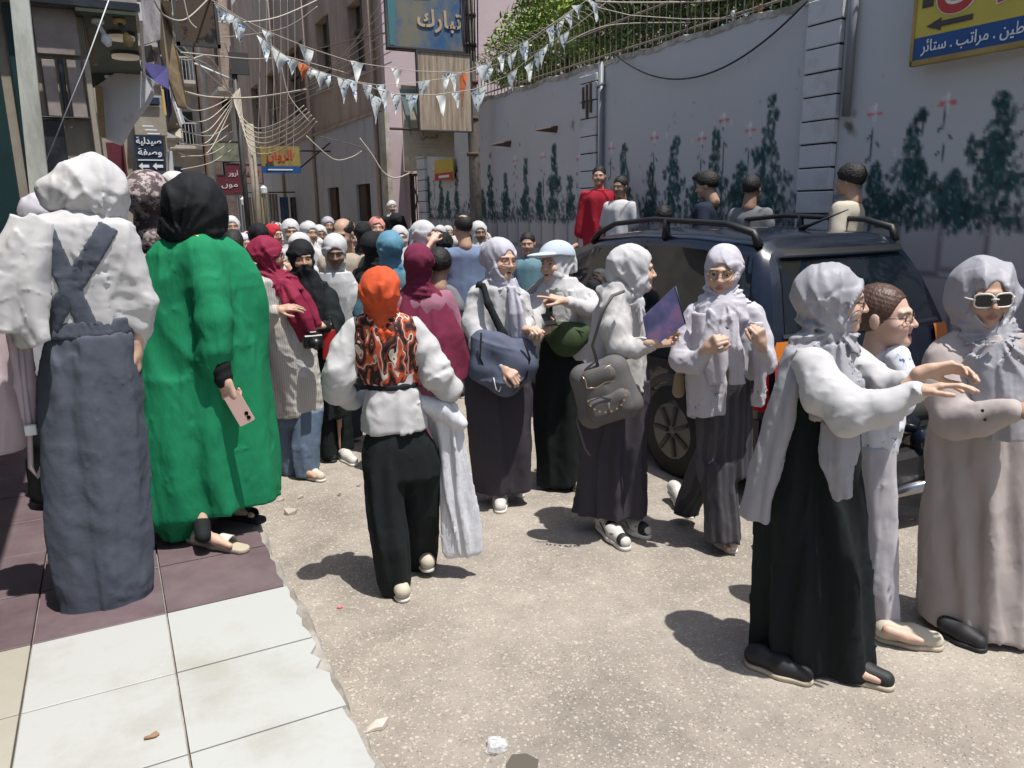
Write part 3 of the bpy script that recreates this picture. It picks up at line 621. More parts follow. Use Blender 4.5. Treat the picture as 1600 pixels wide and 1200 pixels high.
# ================================================================ mural wall (painted directly into the wall's colours)
WX=5.3; WT=3.455
def paint(yv,zv):
    """paint coat of the wall as numpy image over (y,z)"""
    Y,Z=np.meshgrid(yv,zv,indexing='ij'); C=np.zeros(Y.shape+(3,)); R=np.random.RandomState(11)
    n=snoise(Y,Z,Y*0,1.3,3,5)*.5+snoise(Y,Z,Y*0,5,4,5)*.25
    base=np.array([.475,.48,.475]); C[:]=base; C*=(1+.05*n)[...,None]
    far=np.clip((Y-7.9)/.3,0,1)[...,None]; C=C*(1-far*.0)+far*np.array([.03,.015,.02])
    def mix(m,c):
        nonlocal C
        m=np.clip(m,0,1)[...,None]; C=C*(1-m)+np.array(c)*m
    # damp patches and streaks
    st=snoise(Y,Z*.12,Y*0,9,8,6); mix(np.clip(st-.9,0,1)*.25,(.3,.29,.27))
    # white-lilac block pattern at the foot
    rows=[(.0,.46),(.46,.92),(.92,1.32),(1.32,1.70),(1.70,2.0)]
    for ri,(z0,z1) in enumerate(rows):
        bw=.34 if ri%2 else .27; off=.17*ri
        yy=(Y+off)/bw; fr=yy-np.floor(yy); idx=np.floor(yy)
        jit=(np.sin(idx*12.9+ri*78)*43758.5)%1
        z0j=z0+.10*(jit-.5)+ (0 if ri else 0); inr=(Z>=z0+.0)&(Z<z1)
        ed=np.minimum(np.minimum(fr,1-fr)*bw,np.minimum(np.abs(Z-z0j),np.abs(z1-Z)))
        shade=np.clip(1-ed/.035,0,1)
        tone=np.array([.46,.43,.44])*(1) 
        m=inr.astype(float)*.82*np.clip((1.80-Z)/.1,0,1)
        grad=(.35+.65*fr); 
        mix(m,tone); mix(m*(1-grad)*.55,(.17,.135,.16)); mix(m*shade*.85,(.10,.07,.09))
    mix(np.clip((.35-Z)/.5,0,1)*.3,(.2,.17,.15))
    # leafy bushes: dabs
    dark=(.008,.030,.034); teal=(.018,.075,.078); pale=(.19,.31,.30)
    dy=yv[1]-yv[0]
    def dab(y,z,ry,rz,a,c,op,soft=1.3):
        i0,i1=np.searchsorted(yv,[y-max(ry,rz)*1.5,y+max(ry,rz)*1.5]); k0,k1=np.searchsorted(zv,[z-max(ry,rz)*1.5,z+max(ry,rz)*1.5])
        if i1<=i0 or k1<=k0: return
        a_,b_=Y[i0:i1,k0:k1]-y,Z[i0:i1,k0:k1]-z; u=a_*math.cos(a)+b_*math.sin(a); v=-a_*math.sin(a)+b_*math.cos(a)
        m=np.clip((1-(u/ry)**2-(v/rz)**2)*soft,0,1)[...,None]*op; C[i0:i1,k0:k1]=C[i0:i1,k0:k1]*(1-m)+np.array(c)*m
    tops=[(5.26,2.74,1.),(3.84,2.45,1.),(3.22,2.50,1.2),(4.15,2.1,.7),(3.5,2.0,.8),(2.7,2.3,1.),(2.2,2.5,1.),(1.4,2.4,1.),(.7,2.3,1.),(5.94,2.53,.8),(6.56,2.50,.8),(7.45,2.49,.8),(6.95,2.25,.7),(5.6,2.2,.7),(6.2,2.1,.6),(8.15,2.35,.7),(9.01,2.6,.75),(9.8,2.49,.6),(8.6,2.2,.5),(9.4,2.15,.5),(10.4,2.3,.6),(10.93,2.45,.6),(11.6,2.35,.6),(12.2,2.5,.6),(12.9,2.4,.6),(13.5,2.4,.6),(4.75,2.0,.7),(11.2,2.1,.5),(12.6,2.1,.5)]
    for y,z,w in tops:
        H=z-1.72; nb=int(240*w)
        lobes=[(R.uniform(-.16,.16)*w,R.uniform(.1,.62)*H,R.uniform(.07,.13)*w) for _ in range(7)]+[(R.uniform(-.03,.03),t*H,.05+.10*w*(1-t)) for t in np.linspace(.05,.97,9)]
        for ly,lz,lr in lobes:
            for _ in range(int(nb/9)):
                a=R.rand()*6.28; q=R.rand()**.5; yy=y+ly+lr*q*math.cos(a); zz=1.72+lz+lr*q*math.sin(a)*.9
                s=R.uniform(.014,.034)*(1.1 if y<9 else 1.3)
                dab(yy,zz,s*.75,s*1.15,R.uniform(-.7,.7),teal if R.rand()<.55 else dark,.5 if R.rand()<.4 else .8)
        for _ in range(int(30*w)):
            t=R.rand(); yy=y+R.normal(0,.10*w*(1.1-t)); zz=1.75+t*H*1.0
            s=R.uniform(.010,.02); dab(yy,zz,s*.6,s,R.uniform(-1,1),pale,R.uniform(.2,.6))
    # ground-cover foliage between the bushes
    for _ in range(3400):
        y=R.uniform(.2,13.9); z=1.68+abs(R.normal(0,.15)); s=R.uniform(.014,.034)
        dab(y,z-.05*R.rand(),s*.7,s*1.4,R.uniform(-.5,.5),dark if R.rand()<.55 else teal,R.uniform(.4,.85))
    for _ in range(900):
        y=R.uniform(.2,13.9); z=R.normal(1.66,.09); s=R.uniform(.008,.02); dab(y,z,s*.5,s*1.3,R.uniform(-.4,.4),(.30,.40,.40) if R.rand()<.6 else (.5,.42,.42),R.uniform(.3,.7))
    # flowers on stems
    for y,z in [(4.20,2.50),(3.62,2.51),(3.05,2.6),(5.5,2.5),(5.85,2.62),(6.15,2.48),(6.9,2.55),(7.7,2.5),(8.4,2.42),(9.3,2.5),(10.1,2.5),(2.45,2.6),(1.75,2.5),(1.1,2.6),(11.4,2.45),(12.4,2.55),(13.2,2.5)]:
        h_=.55
        for t in np.linspace(0,1,40): dab(y+.012*math.sin(t*4+y*9),z-.03-h_*t,.0065,.012,0,(.02,.03,.035),.85)
        for sgn,t in ((1,.32),(-1,.42),(1,.62)): dab(y+sgn*.042,z-h_*t,.014,.034,sgn*.7,(.02,.035,.035),.9)
        for a,c in ((1.57,(.75,.70,.70)),(3.3,(.62,.14,.15)),(6.1,(.62,.14,.15)),(4.7,(.64,.58,.58)),(.8,(.62,.55,.56))):
            dab(y+.042*math.cos(a),z+.04*math.sin(a),.034,.017,a,c,.95,2.4)
    for y,z in [(6.3,2.46),(6.7,2.55),(5.75,2.58),(8.7,2.35),(9.15,2.38),(4.0,2.2),(3.35,2.15)]:
        for a in (1.,2.3,4.,5.2): dab(y+.02*math.cos(a),z+.02*math.sin(a),.022,.016,a,(.62,.56,.52),.75)
    # rust and damp marks
    for y,z,s in [(8.55,2.83,.06),(4.42,2.42,.07),(10.9,2.6,.05),(9.95,2.7,.03)]:
        for _ in range(14): dab(y+R.normal(0,s*.35),z+R.normal(0,s*.45),s*.4,s*.55,0,(.10,.08,.065),.35)
    for _ in range(60):
        y=R.uniform(.5,13.8); z=R.uniform(2.6,3.4); dab(y,z,R.uniform(.006,.02),R.uniform(.008,.05),R.uniform(-.4,.4),(.24,.23,.22),.5)
    return C
yv=np.concatenate([np.arange(-3,1.5,.05),np.arange(1.5,8.,.0175),np.arange(8.,13.9,.028),[13.9]]); zv=np.concatenate([np.arange(.40,1.2,.05),np.arange(1.2,2.85,.0175),np.arange(2.85,3.40,.05),[WT]])
Cw=paint(yv,zv); ny,nz=len(yv),len(zv)
rg=np.random.RandomState(3)
Yg,Zg=np.meshgrid(yv,zv,indexing='ij'); Zg=Zg.copy(); Zg[:,-1]+=.012*np.sin(yv*7)+rg.normal(0,.006,ny)-.03*(rg.rand(ny)<.015)
Vw=np.stack([np.full(Yg.size,WX)+.003*snoise(Yg,Zg,Yg*0,4,2).ravel(),Yg.ravel(),Zg.ravel()],1)
I_=(np.arange(ny-1)[:,None]*nz+np.arange(nz-1)[None,:]).ravel(); Qw=np.stack([I_,I_+1,I_+nz+1,I_+nz],1)
wall=thing('mural_wall','long lilac grey wall painted with teal bushes, flowers and white blocks, behind the black car','wall',(WX,0,0))
WALLM=mat('wall_paint_mat',rough=.85,col=True,bump=[(7,.25,.012),(60,.25,.002)])
mk('painted_face',Vw,Qw,WALLM,wall,True,Cw.reshape(-1,3))
COPE=mat('coping_mat',rough=.95,build=stained((.25,.22,.18),(.5,.46,.4),6.,b2=(30,.8,.01)))
mb=MB()
mb.box(WX+.004,WX+.26,-3,13.9,.0,WT-.03); mb.build('wall_core',COPE,wall)
# chipped coping strip
V=[];Fc=[];n=340
for i in range(n):
    y=-3+16.9*i/(n-1); j=rng.uniform(-.012,.012); zz=WT+.012*math.sin(y*7)
    V+=[(WX-.012+.5*j,y,zz-.045+j),(WX-.010+.4*j,y,zz+.006+j*.6),(WX+.06,y,zz+.018+j*.5),(WX+.27,y,zz+.01)]
for i in range(n-1):
    for k in range(3): a=i*4+k; Fc.append((a,a+1,a+5,a+4))
mk('coping',V,Fc,COPE,wall)
def pier(y0,y1,z1,bh,z0=.46):
    z=z0; k=0
    while z<z1-.02:
        h=min(bh*(1+.04*math.sin(k*3.1)),z1-z); MB().box(WX-.058+.004*math.sin(k*2.3),WX-.001,y0+.004*math.sin(k*5),y1-.004*math.sin(k*3),z+.006,z+h-.006,.006).build('block',PIERM,wall); z+=h; k+=1
    box('pier_backing',WX-.045,WX-.0005,y0+.006,y1-.006,z0,z1-.01,DARK,wall)
pier(4.53,4.87,WT-.03,.185); pier(7.94,8.30,WT-.1,.20); pier(13.52,13.88,WT-.1,.19)
for y in (4.43,7.86): 
    tube('drain_pipe',[(WX-.045,y,2.50 if y<5 else .46),(WX-.045,y,WT+(.3 if y<5 else .0))],.032,PIPEM,wall,12)
tube('pipe_elbow',[(WX-.03,7.80,3.2),(WX-.10,7.80,3.2),(WX-.13,7.80,3.16)],.018,PIPEM,wall)
# rusty spikes sticking out of the wall
RUST=mat('rust_mat',(.10,.06,.04),.9,var=.4)
for y,z in ((8.95,2.80),(10.25,2.72)):
    o=MB().prism([(WX-.002,y-.05,z+.05),(WX-.002,y-.02,z-.03),(WX-.30,y+.04,z-.005)],(0,.01,.012)).build('rusty_bracket',RUST); tag(o,'rusty iron bracket sticking out of the mural wall'+(' nearer the wall pier' if y<9 else ' nearer the pole with the hanging boards'),'bracket')
for k,(y,z0,z1) in enumerate(((8.20,2.98,3.22),(8.12,2.86,3.24),(8.04,2.92,3.26))): box('exposed_rebar',WX-.075,WX-.06,y-.018,y+.018,z0,z1,RUST,wall)
# sagging black cable along the wall
BLK=mat('black_cable_mat',(.02,.02,.022),.6)
a=np.array([WX-.06,7.59,3.50]);b_=np.array([WX-.07,4.86,3.43]); P=[a+(b_-a)*t+np.array([0,0,-4*.42*t*(1-t)]) for t in np.linspace(0,1,24)]
tag(tube('wall_cable',P,.009,BLK,None,6),'black cable sagging across the upper mural wall between the two piers','cable')
# ================================================================ fence on the wall
PICK=mat('fence_iron_mat',(.19,.165,.14),.7,var=.3)
fence=thing('garden_fence','iron picket fence with inward bent tips along the top of the mural wall','fence',(WX+.1,0,WT))
y=-1.2
pk=MB(); H_=.50
mb=MB().tube([(WX+.1,0,WT-.02),(WX+.1,0,WT+H_),(WX+.07,0,WT+H_+.05),(WX-.04,0,WT+H_+.10),(WX-.10,0,WT+H_+.105)],.0065,5)
proto=mb.build('picket',PICK,fence); first=True
yy=13.6
while yy>2.0:
    if first: o=proto; first=False
    else: o=proto.copy(); COL.objects.link(o); o.parent=fence
    o.location=(0,yy,rng.uniform(-.01,.01)); o.rotation_euler=(rng.uniform(-.02,.02),0,rng.uniform(-.1,.1)); yy-=.112
for z in (.10,.42): tube('rail',[(WX+.115,13.7,WT+z),(WX+.115,1.9,WT+z)],.011,PICK,fence,6)
# ================================================================ garden trees behind the fence
LEAF=mat('leaf_mat',(.07,.13,.03),.5,col=True,build=lambda nt,b,tc:None)
BARK=mat('bark_mat',(.09,.07,.05),.95,bump=(25,.8,.02))
def tree(cx,cy,H,blobs,n,label,size=.06,tone=(.075,.14,.03),seed=1):
    R=np.random.RandomState(seed); root=thing('garden_tree',label,'tree',(cx,cy,0),'trees in the walled garden')
    mb=MB(); mb.tube([(cx,cy,0),(cx+.05,cy,H*.4),(cx-.02,cy+.05,H*.75)],[.12,.09,.05],8)
    for bx,by,bz,br in blobs: mb.tube([(cx,cy,H*.5),((cx+bx)/2,(cy+by)/2,(H*.5+bz)/2+.1),(bx,by,bz)],[.05,.035,.012],5)
    mb.build('trunk',BARK,root,True)
    W_=np.array([b[3]**2 for b in blobs]); W_=W_/W_.sum(); V=[];Q=[];C=[]
    bi=R.choice(len(blobs),n,p=W_)
    d=R.normal(size=(n,3)); d/=np.linalg.norm(d,axis=1)[:,None]; q=R.uniform(.35,1.05,n)**.6
    B=np.array(blobs); cen=B[bi,:3]+d*(B[bi,3]*q)[:,None]*np.array([1,1,.85])
    cen+=.06*np.sin(cen*7+R.rand(3)*6)
    nrm=d*.6+R.normal(size=(n,3))*.7+np.array([0,0,.5]); nrm/=np.linalg.norm(nrm,axis=1)[:,None]
    t1=np.cross(nrm,R.normal(size=(n,3))); t1/=np.linalg.norm(t1,axis=1)[:,None]; t2=np.cross(nrm,t1)
    L=size*R.uniform(.7,1.3,n)[:,None]; w=L*.36
    P=np.stack([cen-t1*L*.5,cen+t2*w*.5-nrm*L*.06,cen+t1*L*.6,cen-t2*w*.5-nrm*L*.06],1).reshape(-1,3)
    Qf=np.arange(n*4).reshape(n,4); c=np.array(tone)*R.uniform(.55,1.5,n)[:,None]*np.array([1,1,1]); c[:,0]*=R.uniform(.8,1.6,n); c=np.repeat(c,4,0)
    mk('crown',P,Qf,LEAF,root,False,c)
tree(7.0,10.8,4.6,[(6.6,9.9,4.45,.75),(6.3,10.9,4.3,.75),(6.2,11.6,4.1,.6),(7.2,10.5,5.1,.8),(6.1,9.2,4.3,.6),(6.8,11.8,4.6,.6),(6.0,10.2,4.9,.55)],15000,'bright green tree rising beside the pink house behind the picket fence',.095,(.15,.26,.04),1)
tree(6.9,8.1,4.3,[(6.4,7.7,4.3,.75),(6.3,8.6,4.35,.7),(6.1,8.2,3.9,.5),(6.6,7.0,4.2,.7),(6.2,7.4,3.8,.5),(6.9,8.0,5.,.8),(6.5,9.1,4.9,.6),(5.95,7.2,4.3,.5),(5.95,8.4,4.4,.5),(6.3,7.0,4.9,.7)],17000,'dark leafy tree behind the middle of the picket fence',.085,(.08,.14,.035),2)
tree(7.0,5.9,4.2,[(6.4,6.2,4.2,.7),(6.4,5.4,4.2,.75),(6.2,5.9,3.8,.5),(6.6,4.8,4.1,.7),(6.1,6.6,3.8,.5),(6.2,5.0,3.75,.45),(6.9,5.9,4.9,.8),(6.8,4.6,4.9,.6),(5.95,5.6,4.3,.5),(5.95,6.5,4.3,.5),(6.1,4.7,4.3,.5),(6.3,5.3,4.9,.7)],17000,'dense hedge-like tree behind the fence above the wall pier nearest the camera',.08,(.07,.125,.03),3)
tree(7.2,3.2,4.2,[(6.5,3.7,4.2,.75),(6.5,2.8,4.3,.8),(6.3,3.2,3.9,.5),(6.6,2.0,4.2,.7)],7000,'dense tree behind the wall beyond the right edge of the yellow sign',.065,(.05,.09,.025),4)
box('garden_backdrop_hedge_wall',9.2,9.4,2,15.0,0,3.2,COPE).name='garden_rear_wall'
tag(bpy.data.objects['garden_rear_wall'],'low rendered rear wall of the garden, seen in gaps behind the trees','wall')
kind(box('garden_ground',5.57,9.2,-3,15.0,.0,.5,SOILM),'structure')
# ================================================================ buildings on the right
PINK=mat('pink_render_mat',rough=.9,build=stained((.44,.34,.345),(.52,.42,.43),.8,.3,.7,b2=(12,.3,.01)))
BROWN=mat('brown_render_mat',rough=.95,build=stained((.25,.185,.15),(.47,.37,.30),1.2,.33,.66,(1,1,.35),(10,.6,.02)))
GREYL=mat('lower_grey_mat',rough=.9,build=stained((.27,.27,.28),(.42,.42,.44),2.,.25,.5,(1,1,.4),(12,.5,.01)))
WOOD=mat('brown_shutter_mat',rough=.8,build=stained((.045,.025,.018),(.10,.06,.04),6.,.3,.7,(6,6,.5)))
GLASSD=mat('dark_glass_mat',(.015,.018,.02),.15)
pk_=thing('pink_house','pink rendered house with a weathered brown street side and grey painted foot, beyond the gate','building',(5.3,15.8,0))
bx0=5.3
# street face with real openings: strips between openings
op=[(16.84,17.92,4.72,6.2),(19.5,20.8,4.88,6.42),(22.3,24.6,4.45,6.35),(26.3,27.7,4.6,6.2),(29.2,30.6,4.6,6.2)]
ys=sorted({15.8,33.}|{v for o in op for v in o[:2]})
for a,b in zip(ys[:-1],ys[1:]):
    o=[q for q in op if q[0]<=a and q[1]>=b]
    if not o: box('wall',bx0,bx0+.3,a,b,3.83,9.5,BROWN,pk_)
    else:
        box('wall',bx0,bx0+.3,a,b,3.83,o[0][2],BROWN,pk_); box('wall',bx0,bx0+.3,a,b,o[0][3],9.5,BROWN,pk_)
        w=box('window',bx0+.2,bx0+.24,a,b,o[0][2],o[0][3],GLASSD,pk_)
        m=(a+b)/2
        box('shutter',bx0+.05,bx0+.09,a+.02,a+(b-a)*.3,o[0][2]+.02,o[0][3]-.02,WOOD,w); box('frame',bx0+.13,bx0+.18,m-.04,m+.04,o[0][2],o[0][3],WOOD,w)
        box('frame',bx0+.13,bx0+.18,a,b,o[0][2]+(o[0][3]-o[0][2])*.62,o[0][2]+(o[0][3]-o[0][2])*.62+.06,WOOD,w); box('sill',bx0-.07,bx0,a-.06,b+.06,o[0][2]-.08,o[0][2]-.01,GREYL,w)
lo=[(16.92,18.0,1.6,2.42),(19.5,20.6,1.6,2.42)]
ys=sorted({15.8,33.}|{v for o in lo for v in o[:2]})
for a,b in zip(ys[:-1],ys[1:]):
    o=[q for q in lo if q[0]<=a and q[1]>=b]
    if not o: box('lower_wall',bx0-.02,bx0+.3,a,b,0,3.826,GREYL,pk_)
    else:
        box('lower_wall',bx0-.02,bx0+.3,a,b,0,o[0][2],GREYL,pk_); box('lower_wall',bx0-.02,bx0+.3,a,b,o[0][3],3.826,GREYL,pk_)
        w=box('window',bx0+.12,bx0+.2,a,b,o[0][2],o[0][3],WOOD,pk_)
        box('shutter',bx0+.02,bx0+.10,a+.45,a+.52,o[0][2],o[0][3],WOOD,w); box('shutter',bx0+.04,bx0+.06,a+.6,b,o[0][2]+.02,o[0][3]-.02,WOOD,w)
box('ledge',bx0-.06,bx0-.021,15.8,33,3.80,3.86,BROWN,pk_)
box('front_wall',bx0+.305,14,15.79,15.95,0,9.5,PINK,pk_); box('rear_wall',bx0+.305,14,32.8,33,0,9.5,BROWN,pk_)
box('side_wall',13.8,14,15.96,32.79,0,9.5,PINK,pk_); box('roof',bx0+.31,13.79,15.96,32.79,9.2,9.4,GREYL,pk_)
box('front_corner',bx0,bx0+.304,15.6,15.795,0,9.5,PINK,pk_)
for y in (15.9,21.4,25.6): tube('drain_pipe',[(bx0-.07,y+.25,.1),(bx0-.07,y+.25,9.4)],.045,BROWN,pk_)
# gateway between wall and house
GATEM=mat('gate_mat',(.045,.03,.028),.7,var=.3); CREAM=mat('cream_post_mat',rough=.9,build=stained((.3,.27,.21),(.5,.46,.38),3.))
gt=thing('iron_gate','dark maroon iron gate with crossed bars between mural wall and pink house','gate',(5.75,14.8,0))
box('lower_panel',5.72,5.76,14.05,15.55,.02,1.55,GATEM,gt)
for z in (.02,1.55,2.5): box('rail',5.715,5.765,14.05,15.55,z,z+.05,GATEM,gt)
for k in range(13): y=14.06+k*.122; box('bar',5.73,5.75,y,y+.016,1.6,2.5,GATEM,gt)
for y in (14.05,14.78,15.5): box('frame',5.70,5.77,y,y+.05,0,2.56,GATEM,gt)
for a in ((14.1,14.78),(14.83,15.5)):
    tube('brace',[(5.71,a[0],1.6),(5.71,a[1],2.5)],.015,GATEM,gt,6); tube('brace',[(5.71,a[1],1.6),(5.71,a[0],2.5)],.015,GATEM,gt,6)
gp=thing('gateway','cream gateway post and beam framing the iron gate','gateway',(5.5,15.5,0))
box('post',5.22,5.8,15.6,15.79 if False else 15.595,0,3.6,CREAM,gp) if False else box('post',5.20,5.295,15.45,15.79,0,3.75,CREAM,gp)
box('lintel',5.62,5.9,13.92,15.59,2.62,3.3,CREAM,gp); box('back_wall',6.6,6.7,13.92,15.58,0,3.2,CREAM,gp)
# ================================================================ pole and hanging boards
POLE=mat('pole_mat',rough=.7,build=stained((.07,.06,.05),(.24,.21,.18),3.,.35,.7,(3,3,.4),(20,.5,.01)))
pl=thing('utility_pole','tall weathered pole carrying the hanging sign boards beside the mural wall','pole',(5.0,10.8,0))
tube('shaft',[(5.0,10.8,0),(4.99,10.8,2.6),(4.95,10.8,4.6),(4.93,10.8,8)],[.10,.085,.075,.06],POLE,pl,14)
for z in (2.95,3.99,4.75): tube('arm',[(4.93,10.79,z),(3.7,10.79,z+.0)],.018,RUST,pl,6)
for z in (2.6,3.1,3.6,4.1,4.5): tube('clamp',[(4.97,10.8,z),(4.97,10.8,z+.05)],.095,RUST,pl,12)
for k in range(5): tube('wire_bundle',[(4.88+.04*k,10.7,3.9),(4.84+.05*k,10.66,4.4+.1*k),(4.80+.06*k,10.68,5.2),(4.95,10.7,6.5)],.010,BLK,pl,5)
# ---- arabic lettering
AR={'ا':0xFE8D,'ب':0xFE8F,'ة':0xFE93,'ت':0xFE95,'ح':0xFEA1,'د':0xFEA9,'ر':0xFEAD,'س':0xFEB1,'ص':0xFEB9,'ط':0xFEC1,'ف':0xFED1,'ك':0xFED9,'ل':0xFEDD,'م':0xFEE1,'ن':0xFEE5,'و':0xFEED,'ي':0xFEF1,'ئ':0xFE89,'ع':0xFEC9,'ش':0xFEB5,'ه':0xFEE9,'ق':0xFED5,'ج':0xFE9D,'خ':0xFEA5}
NJ=set('ادرذزوة')
def arab(s):
    out=[]
    for w in s.split(' '):
        r=''
        for i,c in enumerate(w):
            if c not in AR: r+=c; continue
            pj=i>0 and w[i-1] in AR and w[i-1] not in NJ; nj=i<len(w)-1 and w[i+1] in AR and c not in NJ
            r+=chr(AR[c]+((3 if nj else 1) if pj else (2 if nj else 0)))
        out.append(r[::-1])
    return ' '.join(out[::-1])
def text(s,origin,ex,ez,w,m,parent,depth=.004,h=None,name='lettering',bold=0.0,squash=1.):
    """text centred at origin, ex unit along, ez unit up, fitted to width w"""
    c=bpy.data.curves.new('t','FONT'); c.body=s; c.size=1; c.resolution_u=4; c.offset=bold; c.extrude=.5
    o=bpy.data.objects.new('t',c); COL.objects.link(o); dg=bpy.context.evaluated_depsgraph_get(); me=bpy.data.meshes.new_from_object(o.evaluated_get(dg)); bpy.data.objects.remove(o)
    V=np.array([v.co[:] for v in me.vertices]); F_=[tuple(p.vertices) for p in me.polygons]; bpy.data.meshes.remove(me)
    lo,hi=V.min(0),V.max(0); k=w/(hi[0]-lo[0]); kz=k*squash if h is None else h/(hi[1]-lo[1])
    ex=np.array(ex,float);ez=np.array(ez,float);en=np.cross(ex,ez)
    W_=np.array(origin)+(V[:,0:1]-(lo[0]+hi[0])/2)*k*ex+(V[:,1:2]-(lo[1]+hi[1])/2)*kz*ez+(V[:,2:3]+.5)*depth*en
    return mk(name,W_,F_,m,parent)
def board(x0,x1,y,z0,z1,label,m,group=None,t=.04,frame=None,name='hanging_board',tilt=0.):
    o=thing(name,label,'sign',((x0+x1)/2,y,z1),group)
    box('panel',x0,x1,y,y+t,z0,z1,m,o)
    if frame:
        for a in ((x0-.02,x1+.02,z0-.02,z0),(x0-.02,x1+.02,z1,z1+.02),(x0-.02,x0,z0,z1),(x1,x1+.02,z0,z1)): box('frame',a[0],a[1],y-.012,y+t+.005,a[2],a[3],frame,o)
    return o
FRM=mat('sign_frame_mat',(.05,.05,.05),.6,var=.3)
BLUEB=mat('faded_blue_board_mat',rough=.6,build=stained((.02,.085,.20),(.16,.15,.11),1.4,.45,.6,(1,1,.8),(30,.1,.002)))
TAN=mat('worn_tan_board_mat',rough=.8,build=stained((.13,.095,.07),(.42,.34,.25),3.,.35,.6,(5,1,.35)))
SANDB=mat('sand_board_mat',rough=.8,build=stained((.30,.24,.15),(.47,.40,.28),2.,.3,.6))
LETT=mat('tan_letter_mat',(.45,.34,.22),.7,var=.2); LETD=mat('dark_letter_mat',(.06,.05,.05),.7); WHT=mat('white_letter_mat',(.72,.74,.74),.6); REDL=mat('red_letter_mat',(.45,.045,.035),.6)
b1=board(3.71,4.83,10.72,4.02,4.85,'large faded blue board with tan lettering, topmost on the pole',BLUEB,frame=FRM)
text(arab('تبارك'),(4.47,10.715,4.38),(1,0,0),(0,0,1),.66,LETT,b1,.01,h=.30,bold=.02)
MB().prism([(3.72,10.708,4.84),(3.86,10.708,4.84),(3.80,10.708,4.03),(3.73,10.708,4.03)],(0,.01,0)).build('torn_strip',mat('teal_strip_mat',(.05,.16,.18),.7),b1)
MB().prism([(4.0,10.708,4.84),(4.4,10.708,4.84),(4.35,10.708,4.68),(4.1,10.708,4.66)],(0,.01,0)).build('peeled_patch',LETT,b1)
b2=board(4.08,4.87,10.60,2.93,3.95,'brown streaked wooden board, middle one hanging on the pole',TAN,frame=FRM)
b3=board(3.94,4.72,10.90,2.59,3.55,'sand coloured board with a small dark word, lowest on the pole',SANDB)
text(arab('الحرمي'),(4.33,10.898,2.855),(1,0,0),(0,0,1),.26,LETD,b3,.004,h=.09); 
for k,x in enumerate((4.02,4.16)): MB().prism([(x-.12,10.885,3.50),(x+.02,10.885,3.50),(x+.03+.05*k,10.885,2.85)],(0,.008,0)).build('green_streak',mat('sage_mat',(.17,.24,.22),.8),b3)
for k,(x0,x1,z0,z1) in enumerate(((4.14,4.6,2.755,2.77),(4.18,4.5,2.71,2.722))): box('text_line',x0,x1,10.894,10.9,z0,z1,LETT,b3)
a=atX(668,245,5.24);c_=atX(695,268,5.24)
sb=thing('small_sign','small yellow and red sign fixed low on the mural wall left of the pole','sign',(5.24,12.8,2.5)); box('panel',5.215,5.24,12.15,12.95,2.32,2.66,mat('yellow_mat',(.55,.40,.06),.6,var=.15),sb); box('red_band',5.21,5.2149,12.15,12.95,2.32,2.44,REDL,sb); box('white_mark',5.206,5.2095,12.3,12.75,2.36,2.40,WHT,sb)
YEL=mat('sign_yellow_mat',(.55,.44,.07),.55,var=.12); BLU=mat('sign_blue_mat',(.015,.075,.24),.5,var=.15); OCH=mat('ochre_rim_mat',(.35,.25,.08),.7,var=.3)
ys_=thing('shop_sign','big yellow and blue shop sign with red lettering, high on the mural wall','sign',(5.2,3.4,2.8))
sy0,sy1=2.2,3.82; 
box('panel',5.16,5.2,sy0,sy1,2.945,3.55,YEL,ys_); box('blue_band',5.16,5.2,sy0,sy1,2.80,2.944,BLU,ys_); box('rim',5.15,5.21,sy0-.01,sy1+.01,2.765,2.799,OCH,ys_)
for y in (sy1+.001,): box('side_rim',5.15,5.21,y,y+.02,2.765,3.55,OCH,ys_)
MB().prism([(5.157,3.735,3.005),(5.157,3.63,3.045),(5.157,3.63,3.022),(5.157,3.41,3.022),(5.157,3.41,2.988),(5.157,3.63,2.988),(5.157,3.63,2.965)],(-.004,0,0)).build('arrow',LETD,ys_)
text(arab('الروان'),(5.157,3.19,3.29),(0,-1,0),(0,0,1),.98,mat('sign_outline_mat',(.75,.72,.62),.6),ys_,.003,h=.50,bold=.045,name='lettering_outline')
text(arab('الروان'),(5.1535,3.19,3.29),(0,-1,0),(0,0,1),.96,REDL,ys_,.004,h=.48,bold=.015)
text(arab('بطاطين . مراتب . ستائر'),(5.157,3.36,2.872),(0,-1,0),(0,0,1),.80,WHT,ys_,.004,h=.105,bold=.008)
text(arab('.'),(5.157,2.93,2.872),(0,-1,0),(0,0,1),.02,WHT,ys_,.004,h=.02)
box('dark_square',5.155,5.159,3.70,3.78,3.13,3.40,LETD,ys_)
rw=thing('small_shop_sign','small yellow shop sign with red lettering hung across the street side of the pink house','sign',(4.5,20,3.4))
box('panel',3.56,4.50,20,20.05,2.93,3.40,mat('shaded_yellow_mat',(.28,.21,.06),.7,var=.4,vs_=5),rw); box('blue_band',3.56,4.50,20,20.05,2.76,2.929,BLU,rw); text(arab('الروان'),(4.0,19.996,3.17),(1,0,0),(0,0,1),.62,REDL,rw,.006,h=.3,bold=.02); box('text_line',3.7,4.3,19.99,19.999,2.83,2.86,WHT,rw); box('arrow_bar',3.66,3.85,19.99,19.999,2.96,3.0,LETD,rw)  # panel yellow darkened in its colour, standing in for the shade here
tube('bracket',[(4.5,20.02,3.3),(5.27,20.02,3.3)],.02,RUST,rw); tube('bracket',[(4.5,20.02,2.9),(5.27,20.02,3.5)],.02,RUST,rw)
